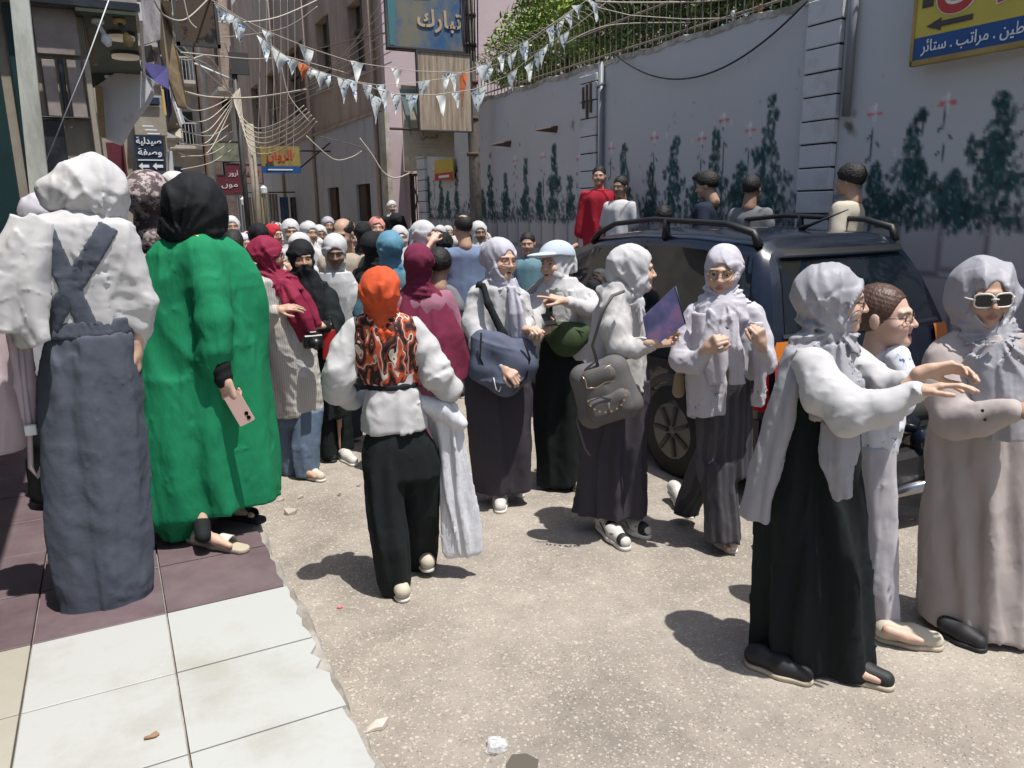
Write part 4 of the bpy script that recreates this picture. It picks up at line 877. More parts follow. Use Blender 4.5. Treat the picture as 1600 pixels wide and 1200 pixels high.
# ================================================================ left side shops
TEAL=mat('dark_teal_mat',(.004,.030,.032),.45,var=.2); POSTM=mat('pale_post_mat',rough=.8,build=stained((.26,.27,.24),(.52,.53,.47),3.,.3,.55,(2,2,.6)))
MARB=mat('marble_panel_mat',rough=.55,build=stained((.20,.16,.14),(.36,.31,.28),2.2,.35,.65)); GRAN=mat('black_granite_mat',rough=.35,build=stained((.012,.013,.018),(.05,.05,.06),5.,.5,.75))
SOFF=mat('green_soffit_mat',rough=.8,build=stained((.035,.05,.04),(.07,.09,.07),2.,.35,.6)); SHEETM=mat('white_sheet_metal_mat',rough=.55,build=stained((.30,.30,.30),(.55,.56,.57),4.,.25,.45))
PLY=mat('plank_mat',rough=.8,build=stained((.22,.15,.08),(.40,.30,.17),4.,.3,.7)); BEIGE=mat('beige_wall_mat',rough=.85,build=stained((.22,.19,.15),(.38,.34,.27),2.,.3,.7))
sh=thing('corner_shop','shop front at far left with teal panel, black granite foot and marble panels','building',(-.6,7,0))
box('teal_panel',-2.2,-.47,6.06,6.14,.35,4.2,TEAL,sh); box('shop_glass',-1.58,-1.55,-1.5,6.05,.35,3.4,mat('shop_glass_mat',(.02,.025,.03),.08),sh)
for y in (.5,2.2,3.9,5.6): box('mullion',-1.60,-1.53,y,y+.06,.35,3.4,GRAN,sh)
box('fascia',-1.62,-1.50,-1.5,6.05,3.4,3.9,TEAL,sh)
aw=thing('awning','unseen flat awning added to shade the far left edge of the tiled pavement','awning',(-.9,3.8,3.2)); box('sheet',-1.54,-.25,1.9,5.4,3.2,3.25,TEAL,aw); box('edge_beam',-.29,-.25,1.9,5.4,3.1,3.195,GRAN,aw)  # out of view, added to throw shade on the left pavement edge
po=thing('corner_post','pale chipped square post in front of the teal panel at the left edge','post',(-.4,6,0)); MB().prism([(-.47,5.95,.35),(-.345,5.95,.35),(-.222,5.95,3.9),(-.315,5.95,3.9)],(0,.1,0)).build('shaft',POSTM,po)
Y7=7.02
def pan(name,px0,py0,px1,py1,Y,m,par,t=.03,pr=0.):
    a=atY(px0,py0,Y);b=atY(px1,py1,Y); return box(name,a[0],b[0],Y-pr,Y+t-pr,b[2],a[2],m,par,.004)
box('shop_core',-2.1,.05,7.06,7.3,.35,3.6,BEIGE,sh)
pan('granite_panel',58,187,150,560,Y7,GRAN,sh); pan('marble_panel',48,10,127,88,Y7,MARB,sh,.03,.02); pan('marble_panel',64,92,97,182,Y7,MARB,sh,.03,.01); pan('marble_panel',103,93,138,184,Y7,MARB,sh,.03,.01)
pan('dark_strip',54,91,63,184,Y7,GRAN,sh,.03,.0); pan('dark_strip',97.5,92,102.5,184,Y7,GRAN,sh,.03,.0); pan('teal_strip',30,5,47,300,Y7,TEAL,sh,.02)
pan('pilaster',139,95,152,260,Y7,BEIGE,sh,.05,.05); pan('beam',28,3,128,9,Y7,GRAN,sh,.06,.10); pan('dark_strip',128,12,137,92,Y7,GRAN,sh,.04,.02); pan('granite_cap',58,182,150,186.5,Y7,GRAN,sh,.06,.04)
cs=thing('canopy','green soffit canopy with round lamps over the corner shop','canopy',(.3,8.5,3.3))
MB().prism([(-.0,6.9,3.30),(.40,6.9,3.30),(.60,10.7,3.30),(.05,10.7,3.30)],(0,0,.07)).build('soffit',SOFF,cs)
MB().prism([(-.36,6.82,3.33),(.43,6.82,3.33),(.43,6.88,3.33),(-.36,6.88,3.33)],(0,0,.05)).build('front_beam',GRAN,cs)
MB().prism([(.42,6.9,3.28),(.445,6.9,3.28),(.645,10.7,3.28),(.62,10.7,3.28)],(0,0,.13)).build('edge_trim',SHEETM,cs)
box('upper_slab',-1.2,.42,6.9,9,3.40,4.0,MARB,cs)
LAMPM=mat('lamp_disc_mat',(.72,.66,.55),.5,emit=(1,.85,.6,.06))
def at_z(px,py,z): d=ray(px,py); return CC+d*((z-HC)/d[2])
for k,(px,py) in enumerate(((189,57),(196,87))):
    c=at_z(px,py,3.27); r=abs(at_z(px+22,py,3.27)-c)[0]; 
    l_=thing('ceiling_lamp',('round flush ceiling lamp nearer the street edge and the camera, under the green canopy','round flush ceiling lamp further in, behind the other round lamp under the green canopy')[k],'lamp',tuple(c))
    mb=MB(); mb.tube([(c[0],c[1],3.245),(c[0],c[1],3.298)],[r,r*1.02],28); mb.build('diffuser',LAMPM,l_,True); MB().tube([(c[0],c[1],3.27),(c[0],c[1],3.299)],r*1.06,28).build('rim',FRM,l_)
for k,(px,py,lb) in enumerate(((152,30,'bare bulb on a white socket, leftmost under the green canopy'),(186,30,'brass coloured bulb socket beside the bare bulb under the green canopy'),(173,118,'empty round bulb socket deepest under the green canopy'))):
    c=at_z(px,py,3.29); o=thing('bulb_socket',lb,'lamp',tuple(c)); s_=1 if k<2 else 1.4
    tube('base',[c,c-[0,0,.03]],.045*s_,SHEETM if k!=1 else OCH,o,12)
    if k<2: tube('holder',[c-[0,0,.03],c+[.03,-.02,-.10]],.018,FRM if k else SHEETM,o,8); g_=c+[.045,-.03,-.15]; MB().tube([c+[.03,-.02,-.10],g_,g_+[.01,-.01,-.04]],[.016,.04,.02],12).build('bulb',WHT if k==0 else OCH,o,True)
# leaning plank and bracket sheet
P=[atY(x,y,7.4) for x,y in ((127,27),(131,25),(152,100),(146,101))]; tag(MB().prism(P,(0,.04,0)).build('plank',PLY),'tan plank leaning between the marble panels and the green soffit','plank')
P=[atY(x,y,9.6) for x,y in ((150,135),(182,112),(207,104),(222,112),(237,140),(228,158),(205,188),(184,224),(166,217),(160,160))]; o=thing('sheet_bracket','white triangular sheet metal bracket with rust marks under the green canopy','bracket',tuple(P[0])); MB().prism(P,(.05,.35,0)).build('sheet',SHEETM,o)
P=[atY(x,y,9.55) for x,y in ((148,134),(160,135),(166,216),(156,214))]; MB().prism(P,(0,.04,0)).build('edge_board',PLY,o)
P=[atY(x,y,9.7) for x,y in ((143,80),(215,80),(222,112),(182,112),(150,136),(143,136))]; MB().prism(P,(0,.05,0)).build('dark_back',SOFF,cs)
# string down the front
tag(tube('hanging_string',[atY(170,0,6.4),atY(130,110,6.4),atY(66,266,6.4)],.004,SHEETM,None,5),'pale string slanting down across the marble panels','string')
# pharmacy
ph=thing('pharmacy','beige pharmacy front with a ribbed soffit behind the white bracket','building',(.6,12.5,0))
pan('wall',150,150,283,420,12.5,BEIGE,ph,.3); pan('soffit',206,165,262,212,12.3,BEIGE,ph,.15); pan('dark_gap',200,150,250,163,12.25,mat('navy_mat',(.008,.02,.06),.6),ph,.2)
for k in range(3): pan('strip_light',222+k*4,196+6*k,240+k*6,199+6*k,12.2,SHEETM,ph,.04)
pan('red_post',190,220,203,300,12.2,mat('maroon_mat',(.10,.01,.02),.6,var=.2),ph,.1); pan('red_grille',165,222,200,300,12.3,mat('maroon_mat'),ph,.04)
pan('white_panel',261,236,276,300,12.15,SHEETM,ph,.05); pan('yellow_lamp',252,140,262,180,12.,mat('lamp_yellow_mat',(.6,.42,.1),.5),ph,.05)
NAVY=mat('sign_navy_mat',(.008,.02,.05),.5)
a=atY(208,211,12.);b=atY(260,267,12.); ps=thing('pharmacy_sign','dark navy pharmacy sign with white lettering and two left arrows','sign',(a[0],12,a[2])); x0,x1,z0,z1=a[0],b[0],b[2],a[2]; W_=x1-x0;H_=z1-z0
box('panel',x0,x1,12.0,12.06,z0,z1,NAVY,ps)
text(arab('صيدلية'),((x0+x1)/2,11.997,z1-.17*H_),(1,0,0),(0,0,1),W_*.86,WHT,ps,.006,h=H_*.24,bold=.02)
text(arab('وصفة'),((x0+x1)/2,11.997,z1-.49*H_),(1,0,0),(0,0,1),W_*.82,WHT,ps,.006,h=H_*.25,bold=.02)
box('rule',x0+.06*W_,x1-.06*W_,11.99,11.999,z1-.71*H_,z1-.68*H_,WHT,ps)
for c in (.28,.76):
    cx=x0+c*W_; cz=z0+.13*H_; MB().prism([(cx-.22*W_,11.99,cz),(cx-.08*W_,11.99,cz+.10*H_),(cx-.08*W_,11.99,cz+.04*H_),(cx+.14*W_,11.99,cz+.04*H_),(cx+.14*W_,11.99,cz-.04*H_),(cx-.08*W_,11.99,cz-.04*H_),(cx-.08*W_,11.99,cz-.10*H_)],(0,.008,0)).build('arrow',WHT,ps)
# row of houses running on behind
lr=thing('left_terrace','weathered left-hand terrace with small balconies running down the street','building',(.6,13,0))
GRW=mat('grey_facade_mat',rough=.95,build=stained((.30,.28,.26),(.55,.51,.46),1.4,.3,.7,(1,1,.5)))
MB().prism([(.62,13.2,0),(1.35,30,0),(-6,30,0),(-6,13.2,0)],(0,0,8.5)).build('wall',GRW,lr)
MB().prism([(-6,12.85,0),(.30,12.85,0),(.61,13.15,0),(-6,13.15,0)],(0,0,8.5)).build('front_wall',BEIGE,lr)
RAILM=mat('pale_railing_mat',(.42,.42,.42),.6,metal=.0,var=.2)
def balcony(par,x,y,z,w,dx,face=-1,m=GRW,n=9):
    """slab at (x..x+dx, y..y+w); railing round it"""
    s_=box('balcony',x,x+dx,y,y+w,z,z+.12,m,par); mb=MB()
    for k in range(n+1): t=y+w*k/n; mb.box(x+dx-.03,x+dx-.01,t-.008,t+.008,z+.12,z+.95)
    for k in range(max(2,int(abs(dx)/.14))): t=x+.05+k*.14; mb.box(t-.008,t+.008,y+.01,y+.03,z+.12,z+.95)
    mb.box(x,x+dx,y,y+.03,z+.93,z+.98); mb.box(x+dx-.04,x+dx,y,y+w,z+.93,z+.98); mb.build('railing',RAILM,s_)
for y,z in ((16,3.2),(16.2,6.),(19.5,3.4),(19.7,6.1),(24,3.3),(24,6.2)): balcony(lr,.62+(y-13.2)*.044,y,z,2.2,.75)
for y in (15,18.5,22.5,27):
    for z in (3.6,6.3): x=.63+(y-13.2)*.0434; box('window',x,x+.03,y,y+.8,z,z+1.2,WOOD,lr)
# tattered canopy and cloths over the left pavement
CLO=mat('tattered_grey_mat',rough=.9,build=stained((.10,.09,.10),(.30,.28,.28),3.,.35,.6,(3,3,.6))); PURP=mat('purple_cloth_mat',(.045,.04,.14),.9,var=.4,vs_=6); TANC=mat('tan_rope_mat',(.22,.16,.09),.95,var=.4,vs_=8)
def rag(name,pts,Y,m,label,cat,dy=.25,th=.02,seed=1):
    R=np.random.RandomState(seed); P=[atY(x,y,Y+R.uniform(-dy,dy)) for x,y in pts]; o=MB().prism(P,(.01,th,.0)).build(name,m); return tag(o,label,cat)
rag('shutter_sheet',[(220,0),(250,0),(250,62),(236,66),(224,70),(221,40)],9.6,CLO,'grey hanging sheet beside the green canopy edge','sheet',.1,.03,1)
rag('canopy_rag',[(250,0),(268,2),(270,60),(285,110),(292,168),(278,165),(262,118),(250,72)],11.,TANC,'frayed tan canopy bundle hanging down beside the black framed board','canopy',.4,.2,2)
rag('purple_awning',[(220,95),(262,105),(264,140),(240,125),(222,112)],10.6,PURP,'torn purple awning below the green canopy','awning',.3,.05,3)
rag('purple_awning_strip',[(252,112),(262,120),(268,175),(262,190),(257,150)],10.8,PURP,'long purple rag hanging from the torn awning','awning',.2,.05,4)
rag('tan_awning',[(266,150),(282,200),(283,216),(262,206),(245,184),(262,180)],12.9,BEIGE,'faded beige awning slope beside the pharmacy','awning',.3,.1,5)
for k,(pts,m,lb) in enumerate((([(225,72),(236,70),(240,95),(228,98)],FRM,'dark broken frame piece'),([(238,78),(248,74),(252,108),(244,104)],CLO,'grey broken panel'),([(228,120),(244,128),(232,146),(226,138)],SHEETM,'white bent plate'),([(262,100),(272,96),(280,150),(274,158)],CLO,'grey hanging strip'),([(270,150),(275,148),(288,190),(284,194)],SHEETM,'pale slanting slat'),([(268,60),(280,90),(290,165),(284,166)],OCH,'ochre hanging strip'))):
    rag('canopy_debris',pts,11.3+.1*k,m,lb+' among the tattered canopies on the left','debris',.2,.04,10+k)
a=atY(268,-12,9.);b=atY(345,75,9.)
ds=thing('black_framed_board','black framed board with a torn brown middle hanging over the street','sign',(a[0],9,a[2])); box('panel',a[0]+.03,b[0]-.03,9,9.03,b[2]+.03,a[2],mat('torn_brown_mat',rough=.9,build=stained((.008,.008,.010),(.075,.05,.032),3.2,.42,.47)),ds)
for q in ((a[0],a[0]+.03,b[2],a[2]),(b[0]-.03,b[0],b[2],a[2]),(a[0],b[0],b[2],b[2]+.03)): box('frame',q[0],q[1],8.985,9.045,q[2],q[3],FRM,ds)
# ================================================================ closing buildings at the street bend
BRK=mat('red_brick_mat',rough=.95,build=brickmat((.62,.42,.33),(.50,.33,.25),(.55,.48,.42))); FRC=mat('frame_concrete_mat',rough=.95,build=stained((.40,.37,.33),(.58,.54,.48),2.))
br=thing('brick_building','tall bare brick building with concrete frame closing the street behind the cables','building',(5,36,0))
def bay(x0,x1,z0,z1,Y,win,par):
    MB().box(x0+.15,x1-.0,Y,Y+.25,z0,z1-.3).build('brick_panel',BRK,par); box('beam',x0,x1,Y-.03,Y+.24,z1-.299,z1,FRC,par); box('column',x0,x0+.148,Y-.04,Y+.24,z0,z1-.301,FRC,par)
    for wx,wz,ww,wh in win:
        w=box('window',wx,wx+ww,Y-.02,Y-.002,wz,wz+wh,GLASSD,par); box('frame',wx-.05,wx,Y-.03,Y-.004,wz,wz+wh,FRC,w); box('frame',wx+ww,wx+ww+.05,Y-.03,Y-.004,wz,wz+wh,FRC,w); box('sill',wx-.08,wx+ww+.08,Y-.08,Y-.02,wz-.1,wz-.0,FRC,w)
Y=36.
for k in range(6):
    z0=k*2.6; bay(4.3,6.1,z0,z0+2.6,Y,[(5.0,z0+.9,.35,.7)] if k in (2,4,5) else ([(4.8,z0+.8,.3,.6),(5.35,z0+.8,.3,.6)] if k==1 else []),br)
    bay(6.1,8.5,z0,z0+2.6,Y,[(6.5,z0+.9,.6,.9)] if k%2 else [],br)
box('side_wall',4.31,4.6,36.26,44,0,15.6,BRK,br); box('rear_block',4.6,8.5,36.26,44,0,15.5,BRK,br)
for z in (4.9,7.6): balcony(br,5.6,34.9,z,1.05,1.2,m=FRC,n=5)
gb=thing('grey_building','pale grey block with stacked iron balconies left of the bare brick building','building',(3,37,0))
box('wall',-1,4.25,37.5,45,0,16,GRW,gb)
for k in range(5):
    z=.6+k*2.6+1.3; s_=box('balcony',2.4,4.1,36.4,37.49,z,z+.14,FRC,gb); mb=MB()
    for q in range(13): mb.box(2.42+q*.135,2.445+q*.135,36.42,36.45,z+.14,z+1.0)
    mb.box(2.4,4.1,36.41,36.46,z+1.0,z+1.06); mb.build('railing',RAILM,s_); box('window',2.7,3.3,37.46,37.499,z+.2,z+1.9,mat('blue_shutter_mat',(.05,.06,.10),.7,var=.3),gb); box('window',3.5,3.95,37.46,37.499,z+.2,z+1.6,GLASSD,gb)
mr=thing('bend_house','shadowed house with projecting upper floors at the bend on the right','building',(6,33,0)); box('wall',5.3,12,33.1,35.9,0,12,GRW,mr); box('projection',4.75,5.29,33.4,35.6,6.6,12,BROWN,mr); box('projection_slab',4.55,5.3,33.3,35.7,6.45,6.59,FRC,mr)
box('window',4.72,4.74,34,34.7,7.5,8.7,WOOD,mr)
# street furniture and shops at the far end
for k,(x0,y0,x1,y1,Y,m,lb,tx,tc) in enumerate(((330,221,375,252,27,mat('olive_board_mat',rough=.7,build=stained((.10,.12,.08),(.26,.27,.2),3.)),'olive green worn board hanging far down the street',None,None),(352,256,376,286,25,mat('maroon_board_mat',(.12,.015,.03),.6,var=.2),'maroon half of the twin shop board far down the street','ارور',WHT),(376,257,411,286,25.2,mat('rose_board_mat',(.26,.15,.14),.7,var=.2),'dusty pink half of the twin shop board far down the street','كيك',LETD),(339,274,378,304,28,mat('maroon_board_mat'),'maroon shop board below the twin board','مول',WHT))):
    a=atY(x0,y0,Y);b=atY(x1,y1,Y); o=board(a[0],b[0],Y,b[2],a[2],lb,m,frame=FRM,name='far_shop_board',t=.08)
    if tx: text(arab(tx),((a[0]+b[0])/2,Y-.004,(a[2]+b[2])/2),(1,0,0),(0,0,1),(b[0]-a[0])*.7,tc,o,.01,h=(a[2]-b[2])*.35)
a=atY(366,302,24.5); rk=thing('clothes_rail','far clothes stall rail hung with grey, cream and blue garments','stall',(a[0],24.5,0))
for k,(x0,x1,c) in enumerate(((370,388,(.30,.32,.36)),(388,400,(.35,.30,.27)),(400,418,(.36,.33,.22)),(418,436,(.38,.34,.28)),(436,452,(.08,.14,.24)),(452,482,(.10,.09,.08)))):
    A_=atY(x0,308-(5 if 1<k<4 else 0),24.5);B_=atY(x1,342,24.5); V=[];n=9
    mb=MB(); P=[]
    for q in range(n+1): t=q/n; P.append((A_[0]+(B_[0]-A_[0])*t,24.5+.06*math.sin(q*2.2+k),A_[2]))
    for q in range(n): mb.add([P[q],P[q+1],(P[q+1][0],P[q+1][1]*1.0+.05*math.sin(q),.75),(P[q][0],P[q][1],.75)],[(0,1,2,3)])
    mb.build('hanging_cloth',mat('stall_cloth_%d_mat'%k,c,.95,var=.5 if k==5 else .15,vs_=9 if k==5 else 3),rk)
tube('rail',[(a[0],24.5,a[2]+.02),(atY(482,302,24.5)[0],24.5,a[2]+.02)],.02,FRM,rk)
for px,py,Y in ((381,315,22.),(412,297,24.)):
    c=atY(px,py,Y); MB().tube([c+[0,0,.13],c+[0,0,.06],c-[0,0,.08]],[.02,.10,.10],10).build('white_lantern',WHT).name='white_lantern'; o=bpy.data.objects['white_lantern']; tag(o,'small white lantern hanging far down the street, '+('lower left one' if py>300 else 'upper right one'),'lantern'); o.name='street_lantern'
    tube('cord',[c+[0,0,.13],c+[0,0,1.2]],.01,FRM,o)
# ================================================================ overhead cables
CABW=mat('pale_cable_mat',(.42,.38,.31),.8); CABD=mat('brown_cable_mat',(.11,.085,.065),.8)
def cable(pts,r=.012,m=CABW,label=None,grp='overhead cables'):
    P=[atY(x,y,Y) for x,y,Y in pts]; P=np.array(P); n=max(10,len(P)*6); # smooth through points
    t=np.linspace(0,len(P)-1,n); Q=[]
    for a in t:
        i=min(int(a),len(P)-2); f=a-i; p0=P[max(i-1,0)];p1=P[i];p2=P[i+1];p3=P[min(i+2,len(P)-1)]
        Q.append(.5*((2*p1)+(-p0+p2)*f+(2*p0-5*p1+4*p2-p3)*f*f+(-p0+3*p1-3*p2+p3)*f**3))
    return tag(tube('overhead_cable',Q,r,m,None,5),label or 'pale overhead cable in the sagging bundle over the left of the street','cable',grp)
cp=thing('bundle_pole','slim dark pole carrying the cable bundle before the brick building','pole',tuple(atY(374,340,21)*[1,1,0]))
A_=atY(374,200,21.); tube('shaft',[(A_[0],21,0),(A_[0],21,A_[2]+1.3)],.07,FRM,cp); tube('shaft',[(A_[0]+.25,21,0),(A_[0]+.25,21,A_[2]+.1)],.10,BEIGE,cp)
tube('arm',[(A_[0],21,A_[2]+1.1),(A_[0]-.9,21,A_[2]+1.45)],.03,SHEETM,cp); box('junction_box',A_[0]-.1,A_[0]+.35,20.9,21,A_[2]+1.25,A_[2]+1.75,FRM,cp)
for k in range(6): # loops fanning from the pole down to the pink house
    cable([(364+2*k,148-2*k,20.9),(372+3*k,175+10*k,20),(400+4*k,200+8*k,18.5),(440+6*k,190+11*k-6*k,17),(475+4*k,165+8*k-3*k,16.5)],.013,CABW,'pale cable in the fan sagging right from the bundle pole','cables fanning right')
for k in range(5): cable([(364,150+3*k,20.9),(330,168+16*k,18),(300,172+18*k,15),(276,150+22*k,13)],.011,CABW,'pale cable in the fan sagging left from the bundle pole','cables fanning left')
for k in range(4): cable([(364,190+14*k,21),(330,212+14*k,20),(283,205+20*k,18)],.010,CABW,'low pale cable running left across the grey balconies','low cables to the left')
for k in range(3): cable([(364,150+2*k,20.9),(330,120-14*k,18),(290,78+8*k,14),(262,40+18*k,11)],.011,CABW,'pale cable rising left from the bundle pole to the canopies','rising cables to the left')
cable([(283,82,13),(390,92,20),(440,90,19)],.012,CABW,'straight pale cable below the black framed board'); cable([(282,142,13),(330,152,17),(400,152,19),(478,140,17)],.02,CABW,'thick pale cable running right above the fan of sags'); cable([(275,0,9),(300,28,9.4),(340,35,9.8),(430,28,10.5),(520,-12,11)],.009,CABW,'long pale cable curving across the top of the brown facade')
cable([(240,0,8),(258,25,8.4),(290,30,8.8),(330,-6,9)],.008,CABW,'short loop of pale cable above the tan canopy bundle'); cable([(286,-8,8.6),(295,30,8.6),(307,44,8.6)],.007,CABW,'pale cable end dangling before the black framed board')
cable([(340,-4,12),(335,60,14),(352,70,17),(362,110,19)],.008,CABW,'pale cable dropping past the left of the brick building'); cable([(496,10,16.5),(440,45,17),(335,60,18)],.010,CABW,'pale cable crossing behind the bunting at upper left')
cable([(440,105,15.5),(452,150,15.5),(483,190,15.5)],.010,CABW,'pale cable hanging loose before the dark window'); cable([(478,212,15),(520,248,15),(548,246,15),(565,236,15)],.010,CABW,'looped pale cable on the grey foot of the pink house')
cable([(562,216,14),(580,240,14),(600,270,14),(620,278,14),(645,268,14)],.014,CABW,'thick pale cable running down to the iron gate'); cable([(437,85,16),(545,115,15.7)],.008,CABW,'pale cable behind the second bunting string')
cable([(498,213,15.7),(548,225,15.7),(575,236,15.7)],.009,CABD,'dark cable slung along the grey foot of the pink house','cables on the pink house')
cable([(725,-6,10.6),(640,40,13),(560,60,15),(495,77,15.7)],.009,CABD,'dark cable running from the utility pole to the pink house','cables on the pink house')
for k in range(7): cable([(600+2*k,0+16*k,15.6),(570-8*k,40+16*k,15.6),(540-20*k,90+14*k,15.6)],.007,CABD,'thin dark cable slanting across the corner of the pink house','slanting cables on the pink house')
for k in range(6): cable([(405+11*k,-5,17.5),(406+11*k,110,17.5),(403+11*k,232+3*k,17.5)],.006,CABW,'thin cord hanging straight down before the brown wall','hanging cords')
cable([(930,2,7.2),(985,4,7.),(1100,2,6.4),(1200,-10,5.8)],.008,CABW,'thin pale cable slung above the picket tips'); cable([(880,70,8.),(950,40,7.6),(1080,35,6.8)],.006,CABW,'thin pale cable drooping across the pickets'); cable([(905,60,8.2),(1035,8,7.2)],.012,CABD,'dark rod like cable across the pickets','cables on the pink house')
# ================================================================ bunting
def buntmat(nt,b,tc):
    l=nt.links; 
    oi=N(nt,'ShaderNodeObjectInfo'); ad=N(nt,'ShaderNodeVectorMath',operation='ADD'); l.new(tc.outputs['Object'],ad.inputs[0]); 
    m=N(nt,'ShaderNodeMath',operation='MULTIPLY'); l.new(oi.outputs['Random'],m.inputs[0]); m.inputs[1].default_value=40; cb=N(nt,'ShaderNodeCombineXYZ'); l.new(m.outputs[0],cb.inputs[0]); l.new(cb.outputs[0],ad.inputs[1])
    t=N(nt,'ShaderNodeTexNoise'); t.inputs['Scale'].default_value=22; t.inputs['Detail'].default_value=2; l.new(ad.outputs[0],t.inputs['Vector'])
    r=N(nt,'ShaderNodeValToRGB'); cr=r.color_ramp; cr.interpolation='CONSTANT'; cr.elements[0].color=(.04,.14,.38,1); cr.elements[1].position=.37; cr.elements[1].color=(.62,.63,.60,1)
    for p,c in ((.40,(.60,.63,.62,1)),(.55,(.66,.66,.60,1)),(.60,(.16,.36,.36,1)),(.63,(.62,.63,.60,1)),(.69,(.55,.22,.12,1)),(.72,(.6,.6,.58,1))): e=cr.elements.new(p); e.color=c
    l.new(t.outputs[0],r.inputs[0]); l.new(r.outputs[0],b.inputs['Base Color'])
FLAG=mat('printed_flag_mat',rough=.6,build=buntmat); FLAGW=mat('white_flag_mat',(.66,.68,.64),.6,var=.15,vs_=8); FLAGO=mat('orange_flag_mat',(.62,.16,.05),.6,var=.2,vs_=12)
def bunting(label,pts,flags):
    r=random.Random(len(label)); P=[atY(x,y,Y) for x,y,Y in pts]; o=thing('bunting_string',label,'bunting',tuple(P[0]),'bunting strings across the street')
    tube('cord',P,.0045,CABW,o,5)
    for (x,y,w,h,m) in flags:
        Y=np.interp(x,[p[0] for p in pts],[p[2] for p in pts]); 
        tw=r.uniform(-.45,.45); k=Y/.9/FPX
        c=atY(x,y,Y); W_=w*k; H_=h*k; ex=np.array([math.cos(tw),math.sin(tw),0]); sl=np.interp(x+1,[p[0] for p in pts],[p[1] for p in pts])-np.interp(x-1,[p[0] for p in pts],[p[1] for p in pts])
        ex[2]=-sl/2; V=[];Fc=[];n=5; lean=r.uniform(-.2,.2)
        for j in range(n+1):
            t=j/n
            for i in (-1,-.33,.33,1): V.append(c+ex*(W_/2*i*(1-t))+np.array([0,.02*math.sin(t*5+i*2+x),-H_*t])+np.array([lean*W_*t,.0,0])+np.array([0,.12*H_*t*math.sin(x),0]))
        for j in range(n):
            for i in range(3): a=j*4+i; Fc.append((a,a+1,a+5,a+4))
        mk('flag',V,Fc,{'p':FLAG,'w':FLAGW,'o':FLAGO}[m],o,True)
bunting('highest bunting string, sloping down past the pink house to the utility pole',[(318,-8,7.2),(375,28,7.6),(420,50,8),(480,74,8.4),(550,97,8.8),(590,103,9),(650,111,9.4),(730,114,9.9),(778,100,9.6),(850,50,9.),(925,-6,8.4)],[(352,16,14,20,'p'),(368,26,15,26,'p'),(418,50,13,16,'w'),(478,74,20,24,'w'),(558,97,19,27,'w'),(620,108,18,24,'w'),(697,113,17,26,'p'),(708,115,15,28,'p'),(762,108,17,20,'p'),(800,84,17,26,'p'),(822,70,14,24,'p'),(875,34,15,26,'p'),(890,20,15,24,'p')])
bunting('second bunting string, with the orange flag left of the pink house corner',[(335,6,6.6),(375,30,7),(410,60,7.4),(450,90,7.8),(500,112,8.2),(545,126,8.6),(590,133,9),(640,130,9.2),(700,122,9.5),(760,98,9.2),(830,60,8.8),(905,8,8.3)],[(345,14,13,17,'p'),(373,36,15,26,'p'),(413,64,18,26,'p'),(436,80,20,27,'w'),(456,92,18,20,'p'),(474,99,17,22,'o'),(485,106,17,16,'p'),(499,111,16,24,'w'),(510,115,14,20,'p'),(537,124,17,32,'p'),(551,126,17,28,'p'),(573,131,14,24,'p'),(594,132,14,26,'p'),(662,127,16,26,'p'),(724,116,14,44,'o'),(757,100,22,30,'p'),(784,86,17,24,'p'),(818,66,15,24,'p'),(860,42,14,28,'p')])
bunting('lowest bunting string, with large flags in front of the hanging boards',[(555,128,8),(590,140,8.3),(620,147,8.5),(680,148,8.7),(740,140,8.8),(790,120,8.6),(850,75,8.2),(900,40,7.8),(960,-6,7.4)],[(587,150,20,38,'p'),(601,140,13,30,'p'),(619,147,20,28,'p'),(643,148,19,30,'p'),(690,149,20,29,'w'),(714,145,15,22,'p'),(748,139,26,32,'p'),(800,114,14,26,'p'),(828,98,18,28,'p'),(843,80,18,28,'p'),(850,75,19,30,'p'),(882,52,14,30,'p')])
bunting('short bunting string above the pickets at the top right',[(905,-6,7.),(935,12,6.9),(985,24,6.7),(1070,30,6.3),(1145,28,5.9),(1195,12,5.6)],[(928,4,19,28,'p'),(902,8,15,20,'p'),(1146,16,10,18,'w'),(1188,6,10,14,'o')])
# ================================================================ people near the camera
SKIN=mat('skin_mat',rough=.55,col=True,sss=.08,bump=(160,.12,.001))
def cloth(name,c,rough=.9,fold=.35,fine=.25,st=(1,1,.7),sheen=.0,var=.05,build=None,fs=9.5,col=False):
    return mat(name+'_cloth_mat',c,rough,bump=[(fs,min(1,fold*1.5),.012,st,1),(38,fine,.005,st)],sheen=sheen,var=var,vs_=5,build=build,col=col,spec=.25)
WHITE=cloth('white_cotton',(.49,.485,.485),fold=.6); LILW=cloth('lilac_white',(.47,.455,.495),fold=.55); CREAM_=cloth('cream',(.46,.435,.39)); SILV=cloth('silver_satin',(.33,.325,.35),.5,fold=.6)
GRLIL=cloth('grey_lilac',(.44,.43,.49),.7,fold=.55); BLACK=cloth('black',(.010,.011,.013),.8,fold=.5); BLACK2=cloth('deep_black',(.009,.012,.013),.85,fold=.5); PLUM=cloth('charcoal_plum',(.048,.043,.053),.85,fold=.6)
SLATE=cloth('slate_denim',(.075,.085,.11),.9,fold=.5,fine=.5); GREEN_=cloth('green_crepe',(.009,.20,.085),.85,fold=.35,fine=.45,st=(1.6,1.6,.6)); ORNG=cloth('orange_scarf',(.55,.085,.03),.85,fold=.5); MAROON=cloth('maroon_scarf',(.22,.015,.045),.75)
